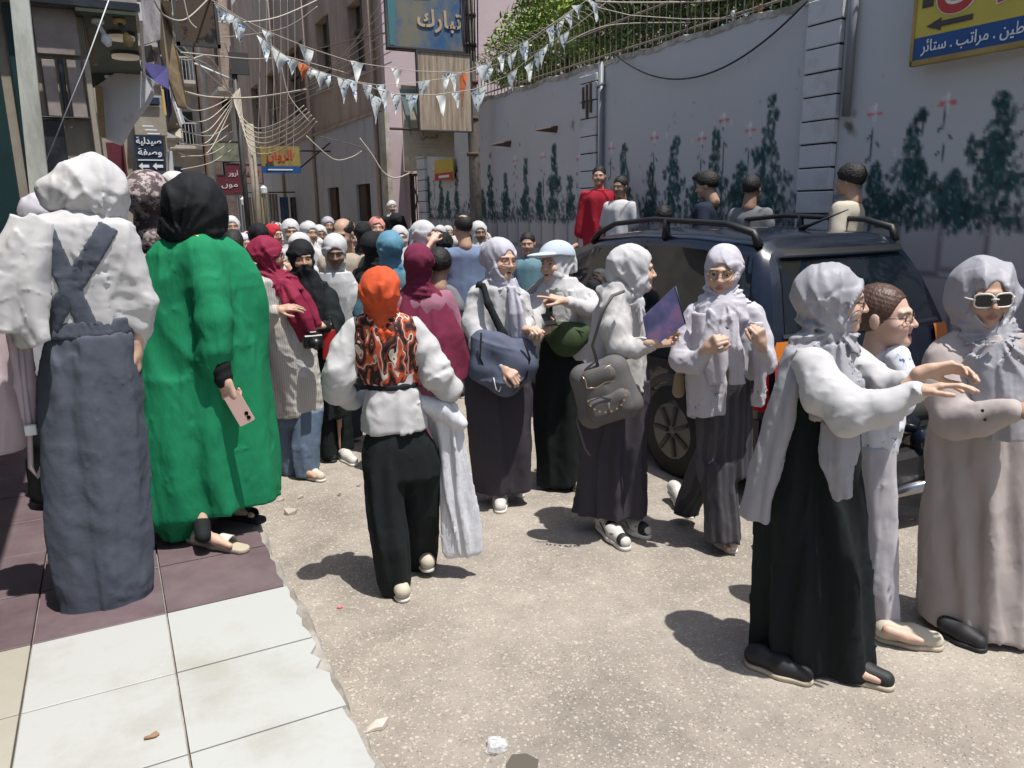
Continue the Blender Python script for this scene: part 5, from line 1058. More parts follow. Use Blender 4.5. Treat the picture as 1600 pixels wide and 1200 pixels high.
BLUEJ=cloth('blue_denim',(.10,.14,.20),fold=.5,fine=.6); PINKG=cloth('dusty_rose_robe',(.40,.35,.33),.85,fold=.35); PALEG=cloth('pale_trouser',(.45,.43,.45),fold=.4); BLUEH=cloth('steel_blue_scarf',(.10,.24,.33),.7); NAVYB=cloth('slate_backpack',(.085,.10,.145),.75,fold=.5); OLIVE=cloth('olive_bag',(.045,.07,.03),.7,fold=.3); GREYB=cloth('grey_backpack',(.11,.105,.105),.7,fold=.3); PINKB=cloth('pale_pink_bag',(.50,.40,.43),.8,fold=.3)
SOLEW=mat('white_sole_mat',(.62,.60,.55),.7,var=.1); SOLEB=mat('beige_sole_mat',(.42,.36,.27),.7,var=.15); SHOEW=mat('white_shoe_mat',(.55,.53,.49),.6,var=.12,vs_=20); SHOEB=mat('black_shoe_mat',(.012,.012,.014),.65); SHOEC=mat('cream_shoe_mat',(.48,.43,.34),.7,var=.1)
GOLD=mat('gold_mat',(.55,.38,.12),.35,1); BLKP=mat('black_plastic_mat',(.012,.012,.014),.35); HAIR=mat('dark_hair_mat',(.007,.005,.004),.65,bump=(90,.8,.01)); HAIRB=mat('brown_hair_mat',(.07,.035,.022),.5,bump=[(60,.8,.01,(1,1,.25))])
SUNGL=mat('dark_lens_mat',(.004,.004,.005),.08); CLEAR=mat('clear_lens_mat',(.9,.9,.9),.03,trans=1.0); WFRAME=mat('white_frame_mat',(.62,.60,.55),.3); DFRAME=mat('dark_frame_mat',(.03,.012,.014),.3)
def vestmat(nt,b,tc):
    l=nt.links; mp=N(nt,'ShaderNodeMapping'); mp.inputs['Scale'].default_value=(1,1,.45); l.new(tc.outputs['Object'],mp.inputs[0])
    n=N(nt,'ShaderNodeTexNoise'); n.inputs['Scale'].default_value=9; l.new(tc.outputs['Object'],n.inputs['Vector'])
    ad=N(nt,'ShaderNodeVectorMath',operation='MULTIPLY_ADD'); ad.inputs[1].default_value=(.06,.06,.1); l.new(n.outputs['Color'],ad.inputs[0]); l.new(mp.outputs[0],ad.inputs[2])
    v=N(nt,'ShaderNodeTexVoronoi'); v.inputs['Scale'].default_value=11; l.new(ad.outputs[0],v.inputs['Vector'])
    w=N(nt,'ShaderNodeTexWave'); w.inputs['Scale'].default_value=8; w.inputs['Distortion'].default_value=6; w.inputs['Detail'].default_value=1; l.new(ad.outputs[0],w.inputs['Vector'])
    s=N(nt,'ShaderNodeMath',operation='MULTIPLY_ADD'); l.new(v.outputs['Distance'],s.inputs[0]); s.inputs[1].default_value=2.6; w2=N(nt,'ShaderNodeMath',operation='MULTIPLY'); l.new(w.outputs[0],w2.inputs[0]); w2.inputs[1].default_value=.35; l.new(w2.outputs[0],s.inputs[2])
    f=N(nt,'ShaderNodeMath',operation='FRACT'); l.new(s.outputs[0],f.inputs[0])
    r=N(nt,'ShaderNodeValToRGB'); cr=r.color_ramp; cr.interpolation='CONSTANT'; cr.elements[0].color=(.012,.008,.008,1); cr.elements[1].position=.30; cr.elements[1].color=(.10,.022,.014,1)
    for p,c in ((.45,(.48,.08,.03,1)),(.66,(.55,.48,.40,1)),(.80,(.02,.01,.01,1)),(.9,(.33,.045,.02,1))): e=cr.elements.new(p); e.color=c
    l.new(f.outputs[0],r.inputs[0]); l.new(r.outputs[0],b.inputs['Base Color'])
VEST=mat('swirl_vest_mat',rough=.85,build=vestmat)
def floral(c0,c1,sc_,th):
    def f(nt,b,tc):
        l=nt.links; n=N(nt,'ShaderNodeTexNoise'); n.inputs['Scale'].default_value=sc_; n.inputs['Detail'].default_value=5; n.inputs['Roughness'].default_value=.7; l.new(tc.outputs['Object'],n.inputs['Vector'])
        r=N(nt,'ShaderNodeValToRGB'); r.color_ramp.elements[0].position=th; r.color_ramp.elements[0].color=(*c0,1); r.color_ramp.elements[1].position=th+.04; r.color_ramp.elements[1].color=(*c1,1); l.new(n.outputs[0],r.inputs[0]); l.new(r.outputs[0],b.inputs['Base Color'])
    return f
PATS=mat('brown_floral_scarf_mat',rough=.7,build=floral((.36,.30,.29),(.07,.045,.045),24,.46)); BLOU=mat('blue_sprig_blouse_mat',rough=.85,build=floral((.62,.63,.68),(.07,.11,.26),26,.60)); KHIM=mat('black_patterned_mat',rough=.85,build=floral((.012,.012,.014),(.4,.4,.42),40,.60))
def stripes(c0,c1,freq,axis,th,b_=0):
    def f(nt,b,tc):
        l=nt.links; s=N(nt,'ShaderNodeSeparateXYZ'); l.new(tc.outputs['Object'],s.inputs[0]); n=N(nt,'ShaderNodeTexNoise'); n.inputs['Scale'].default_value=6; l.new(tc.outputs['Object'],n.inputs['Vector'])
        src=s.outputs[axis] if axis<3 else None
        if axis==3:
            a=N(nt,'ShaderNodeMath',operation='ARCTAN2'); l.new(s.outputs[1],a.inputs[0]); l.new(s.outputs[0],a.inputs[1]); src=a.outputs[0]
        m=N(nt,'ShaderNodeMath',operation='MULTIPLY'); l.new(src,m.inputs[0]); m.inputs[1].default_value=freq
        ad=N(nt,'ShaderNodeMath',operation='MULTIPLY_ADD'); l.new(n.outputs[0],ad.inputs[0]); ad.inputs[1].default_value=.5; l.new(m.outputs[0],ad.inputs[2])
        fr=N(nt,'ShaderNodeMath',operation='FRACT'); l.new(ad.outputs[0],fr.inputs[0])
        r=N(nt,'ShaderNodeValToRGB'); r.color_ramp.elements[0].position=th; r.color_ramp.elements[0].color=(*c0,1); r.color_ramp.elements[1].position=th+.08; r.color_ramp.elements[1].color=(*c1,1); l.new(fr.outputs[0],r.inputs[0]); l.new(r.outputs[0],b.inputs['Base Color'])
        if b_: bp=N(nt,'ShaderNodeBump'); bp.inputs['Strength'].default_value=b_; bp.inputs['Distance'].default_value=.006; l.new(fr.outputs[0],bp.inputs['Height']); l.new(bp.outputs[0],b.inputs['Normal'])
    return f
STRIPE=mat('striped_tee_mat',rough=.9,build=stripes((.68,.68,.68),(.02,.02,.03),30,2,.72)); RIB=mat('ribbed_cardigan_mat',rough=.9,build=stripes((.50,.475,.44),(.40,.375,.345),70,0,.55,.8)); PLEAT=mat('pleated_trouser_mat',rough=.85,build=stripes((.040,.038,.046),(.065,.062,.072),26,0,.5,.8))
def T(F,pts): # pixel tube: (px,py,r_px[,off])
    return [(F.P(p[0],p[1],p[3] if len(p)>3 else 0.),F.rp(p[2])*.88) for p in pts]
def topc(F,px,py,sz=1.,off=0.): c=F.P(px,py,off); c[2]-=.131*sz; return c
def rows(F,L,t=.7): # (py,xl,xr[,off[,t]])
    return [F.row(r[0],r[1],r[2],r[3] if len(r)>3 else 0.,r[4] if len(r)>4 else t) for r in L]
def fig(label,px,py,z=0.,**k): g=gnd(px,py,z); return Fig(label,g[0],g[1],z,**k)
SW=.35
WHITEN=lambda g:g.noise(.007,20,3,(1,1,.7),True)
SKL=(.52,.34,.25); SKM=(.40,.25,.17); SKD=(.25,.145,.095)
def band(g,F,pts,fl=2.2,k=.012,wr=.005,seed=2,f=30,t=.012,amp=.014): return g.ribbon(T(F,pts),t=t,amp=amp,k=k,seed=seed)
# ---- 4 woman with orange scarf, seen from behind
F=fig('woman seen from behind in orange scarf, swirl patterned vest and black trousers',618,918,group=None)
F.head(topc(F,592,416,1.0,0),185,4,0,1.0,skin=SKM)
F.core(F.P(592,490),F.P(615,650),F.P(600,790,-.03),F.P(615,925,-.05),F.P(650,780,.08),F.P(665,885,.2),[(F.P(552,510),F.P(535,590,-.02),F.P(560,600,.15)),(F.P(650,510),F.P(690,590,-.02),F.P(690,590,.12))])
for (tx,ty,to,hx,hy,ho) in ((634,936,-.16,618,930,.02),):
    pass
F.finish()
F.hijab(ORNG,lambda g:(g.ell(F.P(592,472),(F.rp(23),F.rp(20),F.rp(20)),.03),g.radial(F.P(592,490),13,.006,F.rp(70),4)),seed=4,full=1.5)
g=G(); g.loft(rows(F,[(486,572,614),(494,556,640),(505,545,655),(535,543,659),(565,555,657),(600,572,652)],.62),n=7,amp=.006,seed=2,wav=.004); g.noise(.004,22,5,(1,1,.5),True); F.garment('vest',g,VEST,.010)
g=G(); g.loft(rows(F,[(596,571,653),(606,571,655)],.64),wav=0); F.garment('waistband',g,BLACK,.010)
g=G(); g.loft(rows(F,[(515,556,645),(600,574,650),(625,567,660),(650,563,665),(673,562,668)],.64),n=6,amp=.007,seed=5,wav=.006)
g.tube(T(F,[(556,512,20),(541,545,25),(530,585,27,-.02),(528,608,26,.02),(552,628,15,.10),(585,610,11,.2)]),k=.02,wr=.008,seed=4,f=30)
g.tube(T(F,[(646,512,20),(664,545,25),(682,585,28,-.02),(700,606,24,.0),(704,616,17,.08)]),k=.02,wr=.008,seed=8,f=30); g.noise(.007,18,6,(1,1,.6),True); F.garment('shirt',g,WHITE,.010)
g=G(); g.loft(rows(F,[(655,572,658),(676,570,666),(700,567,678),(745,572,684)],.55),k=.02)
g.loft(rows(F,[(660,578,635,-.0),(692,570,636,-.01),(720,568,632,-.02),(790,573,632,-.05,.9),(850,582,640,-.07,.95),(905,590,643,-.07),(935,602,640,-.07)],.9),k=.015,n=7,amp=.010,seed=3)
g.loft(rows(F,[(660,606,652,.0),(690,606,676,.02),(720,612,692,.05),(800,622,688,.10,.9),(850,630,686,.17,.9),(888,636,684,.2)],.8),k=.015,n=7,amp=.010,seed=6); g.noise(.006,16,9,(1,1,.6),True); F.garment('trousers',g,BLACK2,.011)
F.shoe(F.Gd(606,905),F.Gd(630,938),SHOEC,SOLEW,.040); F.shoe(F.Gd(650,872),F.Gd(669,892,.03),SHOEC,SOLEW,.040)
# garment bag
def bagmat(nt,b,tc): b.inputs['Base Color'].default_value=(.60,.61,.64,1); b.inputs['Roughness'].default_value=.32; b.inputs['Transmission Weight'].default_value=.15
BAG=mat('silver_plastic_mat',(.60,.61,.64),.33,bump=[(11,.8,.03,(1.5,1.5,.35)),(30,.3,.006)])
gb_=Fig('long silvery white plastic garment bag carried by the woman in the orange scarf',F.g[0]+.25,F.g[1]+.05,.0,cat='bag',name='garment_bag')
g=G(); g.loft([F.row(*r) for r in ((628,668,716,.02,.5),(660,676,728,.03,.40),(720,681,738,.03,.36),(780,684,745,.03,.40),(835,694,751,.03,.42),(862,702,751,.03,.4),(872,712,746,.03,.3))],n=6,amp=.016,seed=3,wav=.01)
g.tube(T(F,[(655,628,11,.0),(690,640,18,.0),(722,662,12,0)]),k=.02); g.noise(.008,14,5,(1,1,.35),True); V,Q=g.mesh(.010); mk('bag_body',F.world(V),Q,BAG,gb_.root,True)
# ---- 10 girl in lilac jacket and round glasses
F=fig('girl in lilac scarf, round glasses and open jacket over a striped top',1125,852)
sz=1.08; F.head(topc(F,1131,382,sz),-6,6,2,sz,skin=SKL,lip=(.38,.14,.13),brow=(.05,.03,.02))
F.core(F.P(1130,470),F.P(1130,600),F.P(1125,720),F.P(1130,855,-.05),F.P(1100,720,.1),F.P(1070,790,.25))
F.hand(F.P(1104,545,-.22),[.10,-.08,.10],[-.5,-1,.3],F.P(1070,572,-.08),curl=1.1,thumb=.6,sz=1.0); F.hand(F.P(1190,538,-.20),[-.03,-.05,.12],[.6,-1,.2],F.P(1196,575,-.05),curl=1.2,left=True,sz=.95)
F.foot(F.Gd(1140,864,.02),F.Gd(1122,842,.02)); F.finish()
F.hijab(LILW,lambda g:(g.radial(F.P(1134,462),16,.006,F.rp(90),5),g.loft(rows(F,[(452,1104,1160),(470,1090,1166,-.02),(495,1082,1172,-.04),(520,1098,1160,-.07,.5)],.75),k=.03,n=7,amp=.007,seed=4),band(g,F,[(1132,462,12,-.08),(1124,500,26,-.14),(1116,545,26,-.17),(1120,600,13,-.17)],seed=5),band(g,F,[(1146,472,8,-.09),(1150,540,12,-.16),(1152,600,14,-.16)],seed=2)),seed=2,low=.002)
F.glasses(mat('thin_frame_mat',(.22,.17,.10),.3,.8),None,.0215)
g=G(); g.loft(rows(F,[(470,1100,1175),(520,1098,1178),(575,1100,1172)],.55),wav=.004); F.garment('striped_top',g,STRIPE,.010)
g=G(); g.loft(rows(F,[(465,1098,1170,.02),(478,1078,1186,.02),(520,1068,1192,.02),(570,1072,1190,.02),(600,1074,1180,.04),(655,1076,1150,.04)],.55),n=8,amp=.010,seed=6)
g.tube(T(F,[(1086,490,18),(1070,530,22,-.02),(1066,562,21,-.08),(1085,568,17,-.15),(1104,548,12,-.2)]),k=.02,wr=.006,seed=5)
g.tube(T(F,[(1178,490,17),(1190,530,18,-.02),(1196,568,17,-.06),(1190,545,11,-.17)]),k=.02,wr=.006,seed=7)
g.ribbon(T(F,[(1184,505,9,-.15),(1190,570,12,-.13),(1186,635,11,-.10)]),amp=.010,seed=6)
g.ribbon(T(F,[(1100,490,20,-.12),(1102,560,28,-.13),(1106,650,34,-.12)]),amp=.012,seed=4)
g.cap(F.P(1158,475,-.30),F.P(1160,560,-.30),F.rp(14),F.rp(15),sub=True,fl=.3); F.garment('jacket',g,LILW,.0085)
g=G(); g.loft(rows(F,[(560,1095,1176),(600,1090,1178),(660,1086,1178),(740,1092,1178)],.6),n=10,amp=.008,seed=3); g.loft(rows(F,[(720,1092,1150,-.02),(790,1098,1156,-.05),(845,1102,1160,-.08)],.9),n=9,amp=.009,seed=5); g.loft(rows(F,[(700,1088,1130,.10),(770,1060,1105,.2),(798,1052,1092,.26)],.9),k=.04); F.garment('trousers',g,PLEAT,.011)
F.shoe(F.Gd(1142,862),F.Gd(1118,842),SHOEW,SOLEW,.045); F.shoe(F.Gd(1078,808),F.Gd(1052,772,.05),SHOEW,SOLEW,.043)
b_=Fig('small tan shoulder bag at the hip of the girl in the lilac jacket',F.g[0]-.17,F.g[1]+.08,0,cat='bag',name='shoulder_bag'); g=G(); g.tube(T(F,[(1062,588,9,.04),(1060,612,11,.04)]),fl=1.2); V,Q=g.mesh(.008); mk('bag_body',F.world(V),Q,cloth('tan_leather',(.30,.22,.15),.6),b_.root,True)


# ---- 1 tall girl in front on the left, back view
F=fig('tall girl at far left, back view, slate skirt with crossed braces over white shirt',158,938,SW)
F.head(topc(F,138,256,1.10,.07),150,6,4,1.10,skin=SKL,h=.006)
F.core(F.P(140,370),F.P(150,520),F.P(130,700),F.P(130,930),F.P(170,700),F.P(180,930),[(F.P(195,390),F.P(228,480),F.P(212,545,.1))])
F.hand(F.P(213,545,.0),[.0,.02,-.1],[1,-.2,0],F.P(222,500,.0),curl=.7,left=False); F.finish()
def dr(g):
    g.ell(F.P(100,302,.04),(F.rp(33),.07,F.rp(27)),.05); g.ell(F.P(148,296,.04),(F.rp(41),.09,F.rp(46)),.05); g.loft(rows(F,[(328,92,192,.04),(344,74,196,.03),(356,66,190,.02)],.62),k=.03,n=9,amp=.010,seed=3)
F.hijab(WHITE,lambda g:(dr(g),g.radial(F.P(158,352),15,.007,F.rp(120),2),g.radial(F.P(80,330),12,.004,F.rp(70),5)),seed=3,full=1.4,h=.008)
g=G(); g.loft(rows(F,[(322,95,150),(336,60,175),(350,35,202),(385,38,212),(430,45,210),(480,60,206),(512,72,208)],.58),n=9,amp=.008,seed=4,wav=.004,k=.04)
shirt_core=g.P[0][0]
g.tube(T(F,[(182,374,26),(203,425,24),(220,472,23),(219,510,18,.02),(213,540,12,.02)]),k=.05,wr=.006,seed=5,f=34); g.tube(T(F,[(52,372,26),(38,430,24),(34,480,20,-.02),(40,530,16,.05)]),k=.05,wr=.006,seed=7,f=34)
g.noise(.006,17,6,(1,1,.9),True); g.noise(.003,36,16,(1,1,1.3),True); F.garment('shirt',g,WHITE,.009); gs=g
def strap(a,b,w):
    a=F.P(*a);b=F.P(*b)
    def fn(X,Y,Z):
        du,dz=b[0]-a[0],b[2]-a[2]; L=math.hypot(du,dz); t=((X-a[0])*du+(Z-a[2])*dz)/L; n=np.abs((X-a[0])*dz-(Z-a[2])*du)/L
        m=np.maximum(np.maximum(n-w,-t),t-L)
        d=gs.eval(X,Y,Z)-f32(.007)
        return smax(np.maximum(d,-(d+.014)),np.maximum(m,Y+.0),.003)
    g=G(); g.P.append((fn,.01)); g._bb([a,b],w+.01); g.lo[0][1]=-.32; g.hi[0][1]=.05; return g
F.garment('brace_strap',strap((64,350,0),(136,508,0),F.rp(12.5)),SLATE,.008); F.garment('brace_strap',strap((168,352,0),(72,512,0),F.rp(12.5)),SLATE,.008)
g=G(); g.loft(rows(F,[(497,72,209),(524,66,212)],.62),n=40,amp=.004,seed=3,wav=0); F.garment('waistband',g,SLATE,.009)
g=G(); g.loft(rows(F,[(520,64,212),(560,57,218),(620,56,228),(700,60,236),(800,68,241),(900,82,243),(948,94,243)],.62),n=6,amp=.010,seed=8,sharp=.3,wav=.003); g.noise(.006,9,12,(1.3,1,1),True); F.garment('skirt',g,SLATE,.011)
F.shoe(F.Gd(108,915),F.Gd(114,936,.03),SHOEC,SOLEB,.019,hgt=.03,so=.012,ankle=False); F.shoe(F.Gd(182,912),F.Gd(186,930,.03),SHOEB,SHOEB,.019,hgt=.03,so=.012,ankle=False)
g=G(); band(g,F,[(66,342,16,-.09),(48,385,28,-.11),(36,440,33,-.12),(44,495,27,-.12),(62,535,14,-.12)],2.6,seed=3,amp=.013); band(g,F,[(40,345,20,-.06),(18,400,24,-.08),(10,460,24,-.10),(14,520,20,-.10)],seed=7,amp=.012); F.garment('scarf_tail',g,WHITE,.0072)
B=Fig('pale pink rucksack with loose strap and buckle hanging at the far left edge',F.g[0]-.42,F.g[1]+.12,SW,cat='bag',name='rucksack')
g=G(); g.loft([B.row(y,a,b,0,.5) for y,a,b in ((505,-60,42),(560,-65,55),(640,-60,58),(690,-55,52),(712,-40,38))],n=5,amp=.008,seed=3,wav=0); g.noise(.006,10,3); V,Q=g.mesh(.012); mk('bag_body',B.world(V),Q,PINKB,B.root,True)
P=[B.world(np.array([B.P(x,y,-.13)]))[0] for x,y in ((30,520),(38,600),(46,668),(48,730),(58,745),(70,722),(72,690),(62,668))]; MB().tube(P,.011,6).build('strap',PINKB,B.root,True)
g=G(); g.tube([(B.P(28,520,-.10),B.rp(14)),(B.P(40,600,-.12),B.rp(13)),(B.P(46,668,-.12),B.rp(8))],fl=3); V,Q=g.mesh(.009); mk('shoulder_pad',B.world(V),Q,PINKB,B.root,True); c=B.world(np.array([B.P(48,672,-.15)]))[0]; box('buckle',c[0]-.02,c[0]+.02,c[1]-.008,c[1]+.008,c[2]-.02,c[2]+.02,WHT,B.root,.003)
# ---- 3 woman in green robe
F=fig('woman in loose green robe and black scarf standing at the edge of the tiles',325,832,SW)
F.head(topc(F,306,279,1.1,.0),125,2,0,1.1,skin=SKL); F.core(F.P(300,390),F.P(310,560),F.P(300,720),F.P(335,830),F.P(330,700,.1),F.P(355,790,.2),[(F.P(325,420,-.12),F.P(338,510,-.2),F.P(350,590,-.2))])
F.hand(F.P(350,594,-.22),[.02,-.0,-.1],[-.7,-1,0],F.P(340,530,-.2),curl=.9,thumb=.7,sz=1.05); F.foot(F.Gd(365,860,.02),F.Gd(312,846,.03)); F.foot(F.Gd(400,812,.02),F.Gd(345,800,.03)); F.finish()
F.hijab(BLACK,lambda g:(g.ell(F.P(304,328),(F.rp(44),.125,F.rp(50)),.04),g.ell(F.P(288,360),(F.rp(34),.11,F.rp(24)),.04),g.radial(F.P(282,376),15,.007,F.rp(110),3)),seed=6,full=1.4,h=.008)
g=G(); g.loft(rows(F,[(366,268,338),(378,245,358),(392,234,375),(430,227,396),(480,222,408),(550,220,418),(650,219,428),(740,222,434),(784,232,437)],.62),n=8,amp=.026,seed=9,sharp=.3,wav=.02)
g.P[-1]=(lambda fn:(lambda X,Y,Z:np.maximum(fn(X,Y,Z),0*X-(Z-(F.P(300,838)[2]))))) (g.P[-1][0]),.03
g.loft(rows(F,[(600,232,330,.0),(700,226,335,-.03),(800,234,325,-.06),(838,250,300,-.06)],.8),k=.10,n=5,amp=.012,seed=3)
g.tube(T(F,[(316,400,30,-.10),(327,450,30,-.15),(334,500,29,-.18),(336,545,24,-.19),(337,568,20,-.19)]),k=.06,wr=.004,seed=3,f=30); g.noise(.010,9,5,(1,1,.35),True); F.garment('robe',g,GREEN_,.011)
g=G(); g.tube(T(F,[(340,560,17,-.2),(350,594,14,-.21)]),wr=.004,f=60); F.garment('undersleeve',g,BLACK,.008)
g=G(); g.tube([(F.Gd(318,838,.09),.033),(F.P(312,790),.045)]); g.tube([(F.Gd(352,798,.08),.033),(F.P(350,760,.15),.045)]); F.garment('leggings',g,BLACK,.010)
def sandal(F,toe,heel,m1,m2):
    toe=np.array(toe);heel=np.array(heel); g=G(); mid=(toe+heel)/2; g.tube([(heel+[0,0,.012],.032),(mid+[0,0,.012],.040),(toe+[0,0,.012],.036)]); 
    g.sub.append((lambda X,Y,Z:-(np.abs(Z-heel[2]-.012)-.012)+0*X,.003)); V,Q=g.mesh(.006); o=F.add('sandal',V,Q,m2)
    d=(toe-heel)/np.linalg.norm(toe-heel); sd=np.cross(d,[0,0,1.])
    for c,w,r in ((.72,.040,.034),(.12,.036,.012)):
        p=heel+(toe-heel)*c; P=[F.world(np.array([p+sd*w*math.cos(a)+np.array([0,0,.02+.045*math.sin(a)])]))[0] for a in np.linspace(0,math.pi,9)]
        mb=MB(); dd=F.world(np.array([d*r]))[0]-F.world(np.array([[0,0,0.]]))[0]
        for a,b in zip(P[:-1],P[1:]): mb.add([a-dd,a+dd,b+dd,b-dd,a-dd+[0,0,.004],a+dd+[0,0,.004],b+dd+[0,0,.004],b-dd+[0,0,.004]],[(0,1,2,3),(7,6,5,4),(0,4,5,1),(3,2,6,7)])
        mb.build('strap',m1,o)
    return o
sandal(F,F.Gd(378,862),F.Gd(302,846),SHOEW,SOLEB); sandal(F,F.Gd(405,816),F.Gd(348,804),SHOEB,SHOEB)
def phone(label,F,c,ex,ez,m,w=.072,h=.15,lens=True):
    c=np.array(c,float); ex=np.array(ex,float)/np.linalg.norm(ex); ez=np.array(ez,float); ez-=ex*(ez@ex); ez/=np.linalg.norm(ez); en=np.cross(ex,ez)
    wc=F.world(np.array([c]))[0]; o=thing('phone',label,'phone',tuple(wc)); P=[F.world(np.array([c+ex*a*w/2+ez*b*h/2-en*.004]))[0] for a,b in ((-1,-.94),(-.88,-1),(.88,-1),(1,-.94),(1,.94),(.88,1),(-.88,1),(-1,.94))]
    d=(F.world(np.array([en*.008]))-F.world(np.array([[0,0,0.]])))[0]; MB().prism(P,d).build('case',m,o)
    if lens:
        for k in (0,1):
            q=F.world(np.array([c+ex*(.25)*w+ez*(.36-.14*k)*h]))[0]; MB().tube([q-d*.8,q+d*.9],.009,10).build('camera_lens',SUNGL,o)
    return o
phone('rose gold phone held low by the woman in green',F,F.P(374,638,-.25),[1,-.3,.5],[.3,-.2,-1],mat('rose_gold_mat',(.50,.34,.30),.4))
P=[F.world(np.array([F.P(x,y,o)]))[0] for x,y,o in ((296,369,-.10),(306,368,-.12),(318,372,-.12),(328,378,-.10),(336,387,-.06))]; MB().tube(P,.0035,6).build('necklace',GOLD,F.root,True)
# ---- 4b woman in maroon scarf and ribbed cardigan
F=fig('woman in maroon scarf and cream ribbed cardigan gesturing with an open hand',462,742)
sz=1.02; F.head(topc(F,418,368,sz,.0),78,4,0,sz,skin=SKM); F.glasses(DFRAME,None,.02)
F.core(F.P(425,450),F.P(450,580),F.P(440,680),F.P(450,735),F.P(475,680,-.1),F.P(480,735,-.1),[(F.P(402,460,-.05),F.P(402,520,-.08),F.P(430,485,-.2))])
F.hand(F.P(433,484,-.24),[.10,-.02,.015],[0,-.55,.85],F.P(410,508,-.15),curl=.22,thumb=.15,spread=.25); F.foot(F.Gd(495,750,.02),F.Gd(472,742,.02)); F.finish()
F.hijab(MAROON,lambda g:(g.radial(F.P(436,432),13,.007,F.rp(70),9),g.loft(rows(F,[(422,400,450),(438,402,462,-.02),(452,412,474,-.04)]),k=.03,n=6,amp=.006),band(g,F,[(438,440,16,-.10),(455,468,18,-.17),(470,500,19,-.17),(482,530,15,-.14)],1.8,seed=3),band(g,F,[(445,435,14,-.02),(472,470,16,-.04),(492,512,14,-.04)],1.6)),seed=7,h=.008)
g=G(); g.loft(rows(F,[(428,396,440),(438,382,462),(470,380,472),(520,386,490),(580,396,500),(648,414,506)],.6),n=6,amp=.012,seed=4,sharp=.3,wav=.006)
g.tube(T(F,[(398,448,20,-.05),(392,490,21,-.10),(398,520,18,-.15),(418,500,14,-.2),(430,487,11,-.23)]),k=.02,wr=.005,seed=4); g.cap(F.P(478,500,-.30),F.P(476,600,-.30),F.rp(9),F.rp(9),sub=True,k=.01,fl=.35); F.garment('cardigan',g,RIB,.010)
g=G(); g.loft(rows(F,[(500,440,482,-.06),(588,452,488,-.06)],.7),wav=0); F.garment('blouse',g,WHITE,.010)
g=G(); g.loft(rows(F,[(600,420,500),(660,420,502)],.5)); g.loft(rows(F,[(640,422,468,.03),(700,430,466,.03),(738,440,472,.03)],.8),k=.03,n=5,amp=.008); g.loft(rows(F,[(640,458,504,-.04),(700,455,500,-.08),(745,462,500,-.1)],.8),k=.03,n=5,amp=.008,seed=4); g.noise(.005,18,5,(1,1,.6),True); F.garment('jeans',g,BLUEJ,.010)
F.shoe(F.Gd(502,752),F.Gd(474,742),SHOEC,SOLEW,.04); F.shoe(F.Gd(455,738),F.Gd(438,730),SHOEB,SHOEB,.04)
C_=Fig('black camera hanging at the waist of the woman in the ribbed cardigan',F.g[0]+.02,F.g[1]-.22,0,cat='camera',name='photo_camera'); c=F.world(np.array([F.P(489,533,-.2)]))[0]
box('camera_body',c[0]-.065,c[0]+.065,c[1]-.03,c[1]+.03,c[2]-.045,c[2]+.045,BLKP,C_.root,.008); box('prism_hump',c[0]-.025,c[0]+.025,c[1]-.025,c[1]+.025,c[2]+.045,c[2]+.068,BLKP,C_.root,.005); MB().tube([c+[0,-.03,0],c+[.0,-.11,-.01]],[.038,.034],16).build('lens_barrel',BLKP,C_.root,True)
# ---- 5 woman in black face veil
F=fig('woman in black face veil and black gown beside the maroon scarf',508,722)
sz=1.0; F.head(topc(F,470,374,sz),8,6,0,sz,skin=SKM); F.core(F.P(480,450),F.P(500,580),F.P(500,650),F.P(510,715),F.P(530,650),F.P(530,715),[(F.P(515,470),F.P(522,520,-.1),F.P(505,510,-.2))])
F.hand(F.P(508,508,-.2),[-.1,-.05,.01],[0,-.5,.8],F.P(520,518,-.1),curl=.9); F.finish()
g=G(); g.hijab(F.hc,F.hR,sz,seed=3,full=1.2,low=.018); c=F.hc
R_=F.hR
g.P.append((lambda X,Y,Z:(lambda q:smax(ell(q[0],q[1],q[2],(0,.035,-.07),(.062,.068,.085)),q[2]+.003,.004))(tol(X,Y,Z,c,R_,1.)),.006)); g._bb([c],.16); g.loft(rows(F,[(425,448,496),(445,446,508),(480,448,520),(540,460,526)],.7),k=.04,n=8,amp=.008,seed=3); F.garment('face_veil',g,BLACK,.008)
g=G(); g.loft(rows(F,[(440,462,512),(480,462,522),(540,468,528),(600,478,534),(655,490,545)],.6),n=8,amp=.012,seed=5); g.tube(T(F,[(512,465,17),(521,500,18,-.06),(520,522,15,-.12),(508,510,10,-.19)]),k=.02,wr=.004); F.garment('gown',g,BLACK2,.010)
g=G(); g.loft(rows(F,[(640,496,520,.0),(712,502,528,.0)],.9),n=5,amp=.008); g.loft(rows(F,[(640,516,548,.1),(700,522,552,.1)],.9),n=5,amp=.008); F.garment('trousers',g,BLACK2,.010)
F.shoe(F.Gd(553,727),F.Gd(530,712),SHOEW,SOLEW,.043); F.shoe(F.Gd(520,722),F.Gd(505,712),SHOEB,SHOEB,.04)
B=Fig('red handbag hanging behind the veiled woman',F.g[0]+.05,F.g[1]-.05,0,cat='bag',name='handbag'); g=G(); g.loft([B.row(y,a,b,-.16,.4) for y,a,b in ((515,505,524),(540,503,527),(562,504,526))],wav=0); V,Q=g.mesh(.009); mk('bag_body',B.world(V),Q,cloth('red_leather',(.30,.015,.02),.5),B.root,True)
MB().tube([B.world(np.array([B.P(x,y,-.16)]))[0] for x,y in ((507,515),(512,495),(518,495),(522,515))],.005,6).build('handle',BLKP,B.root,True)
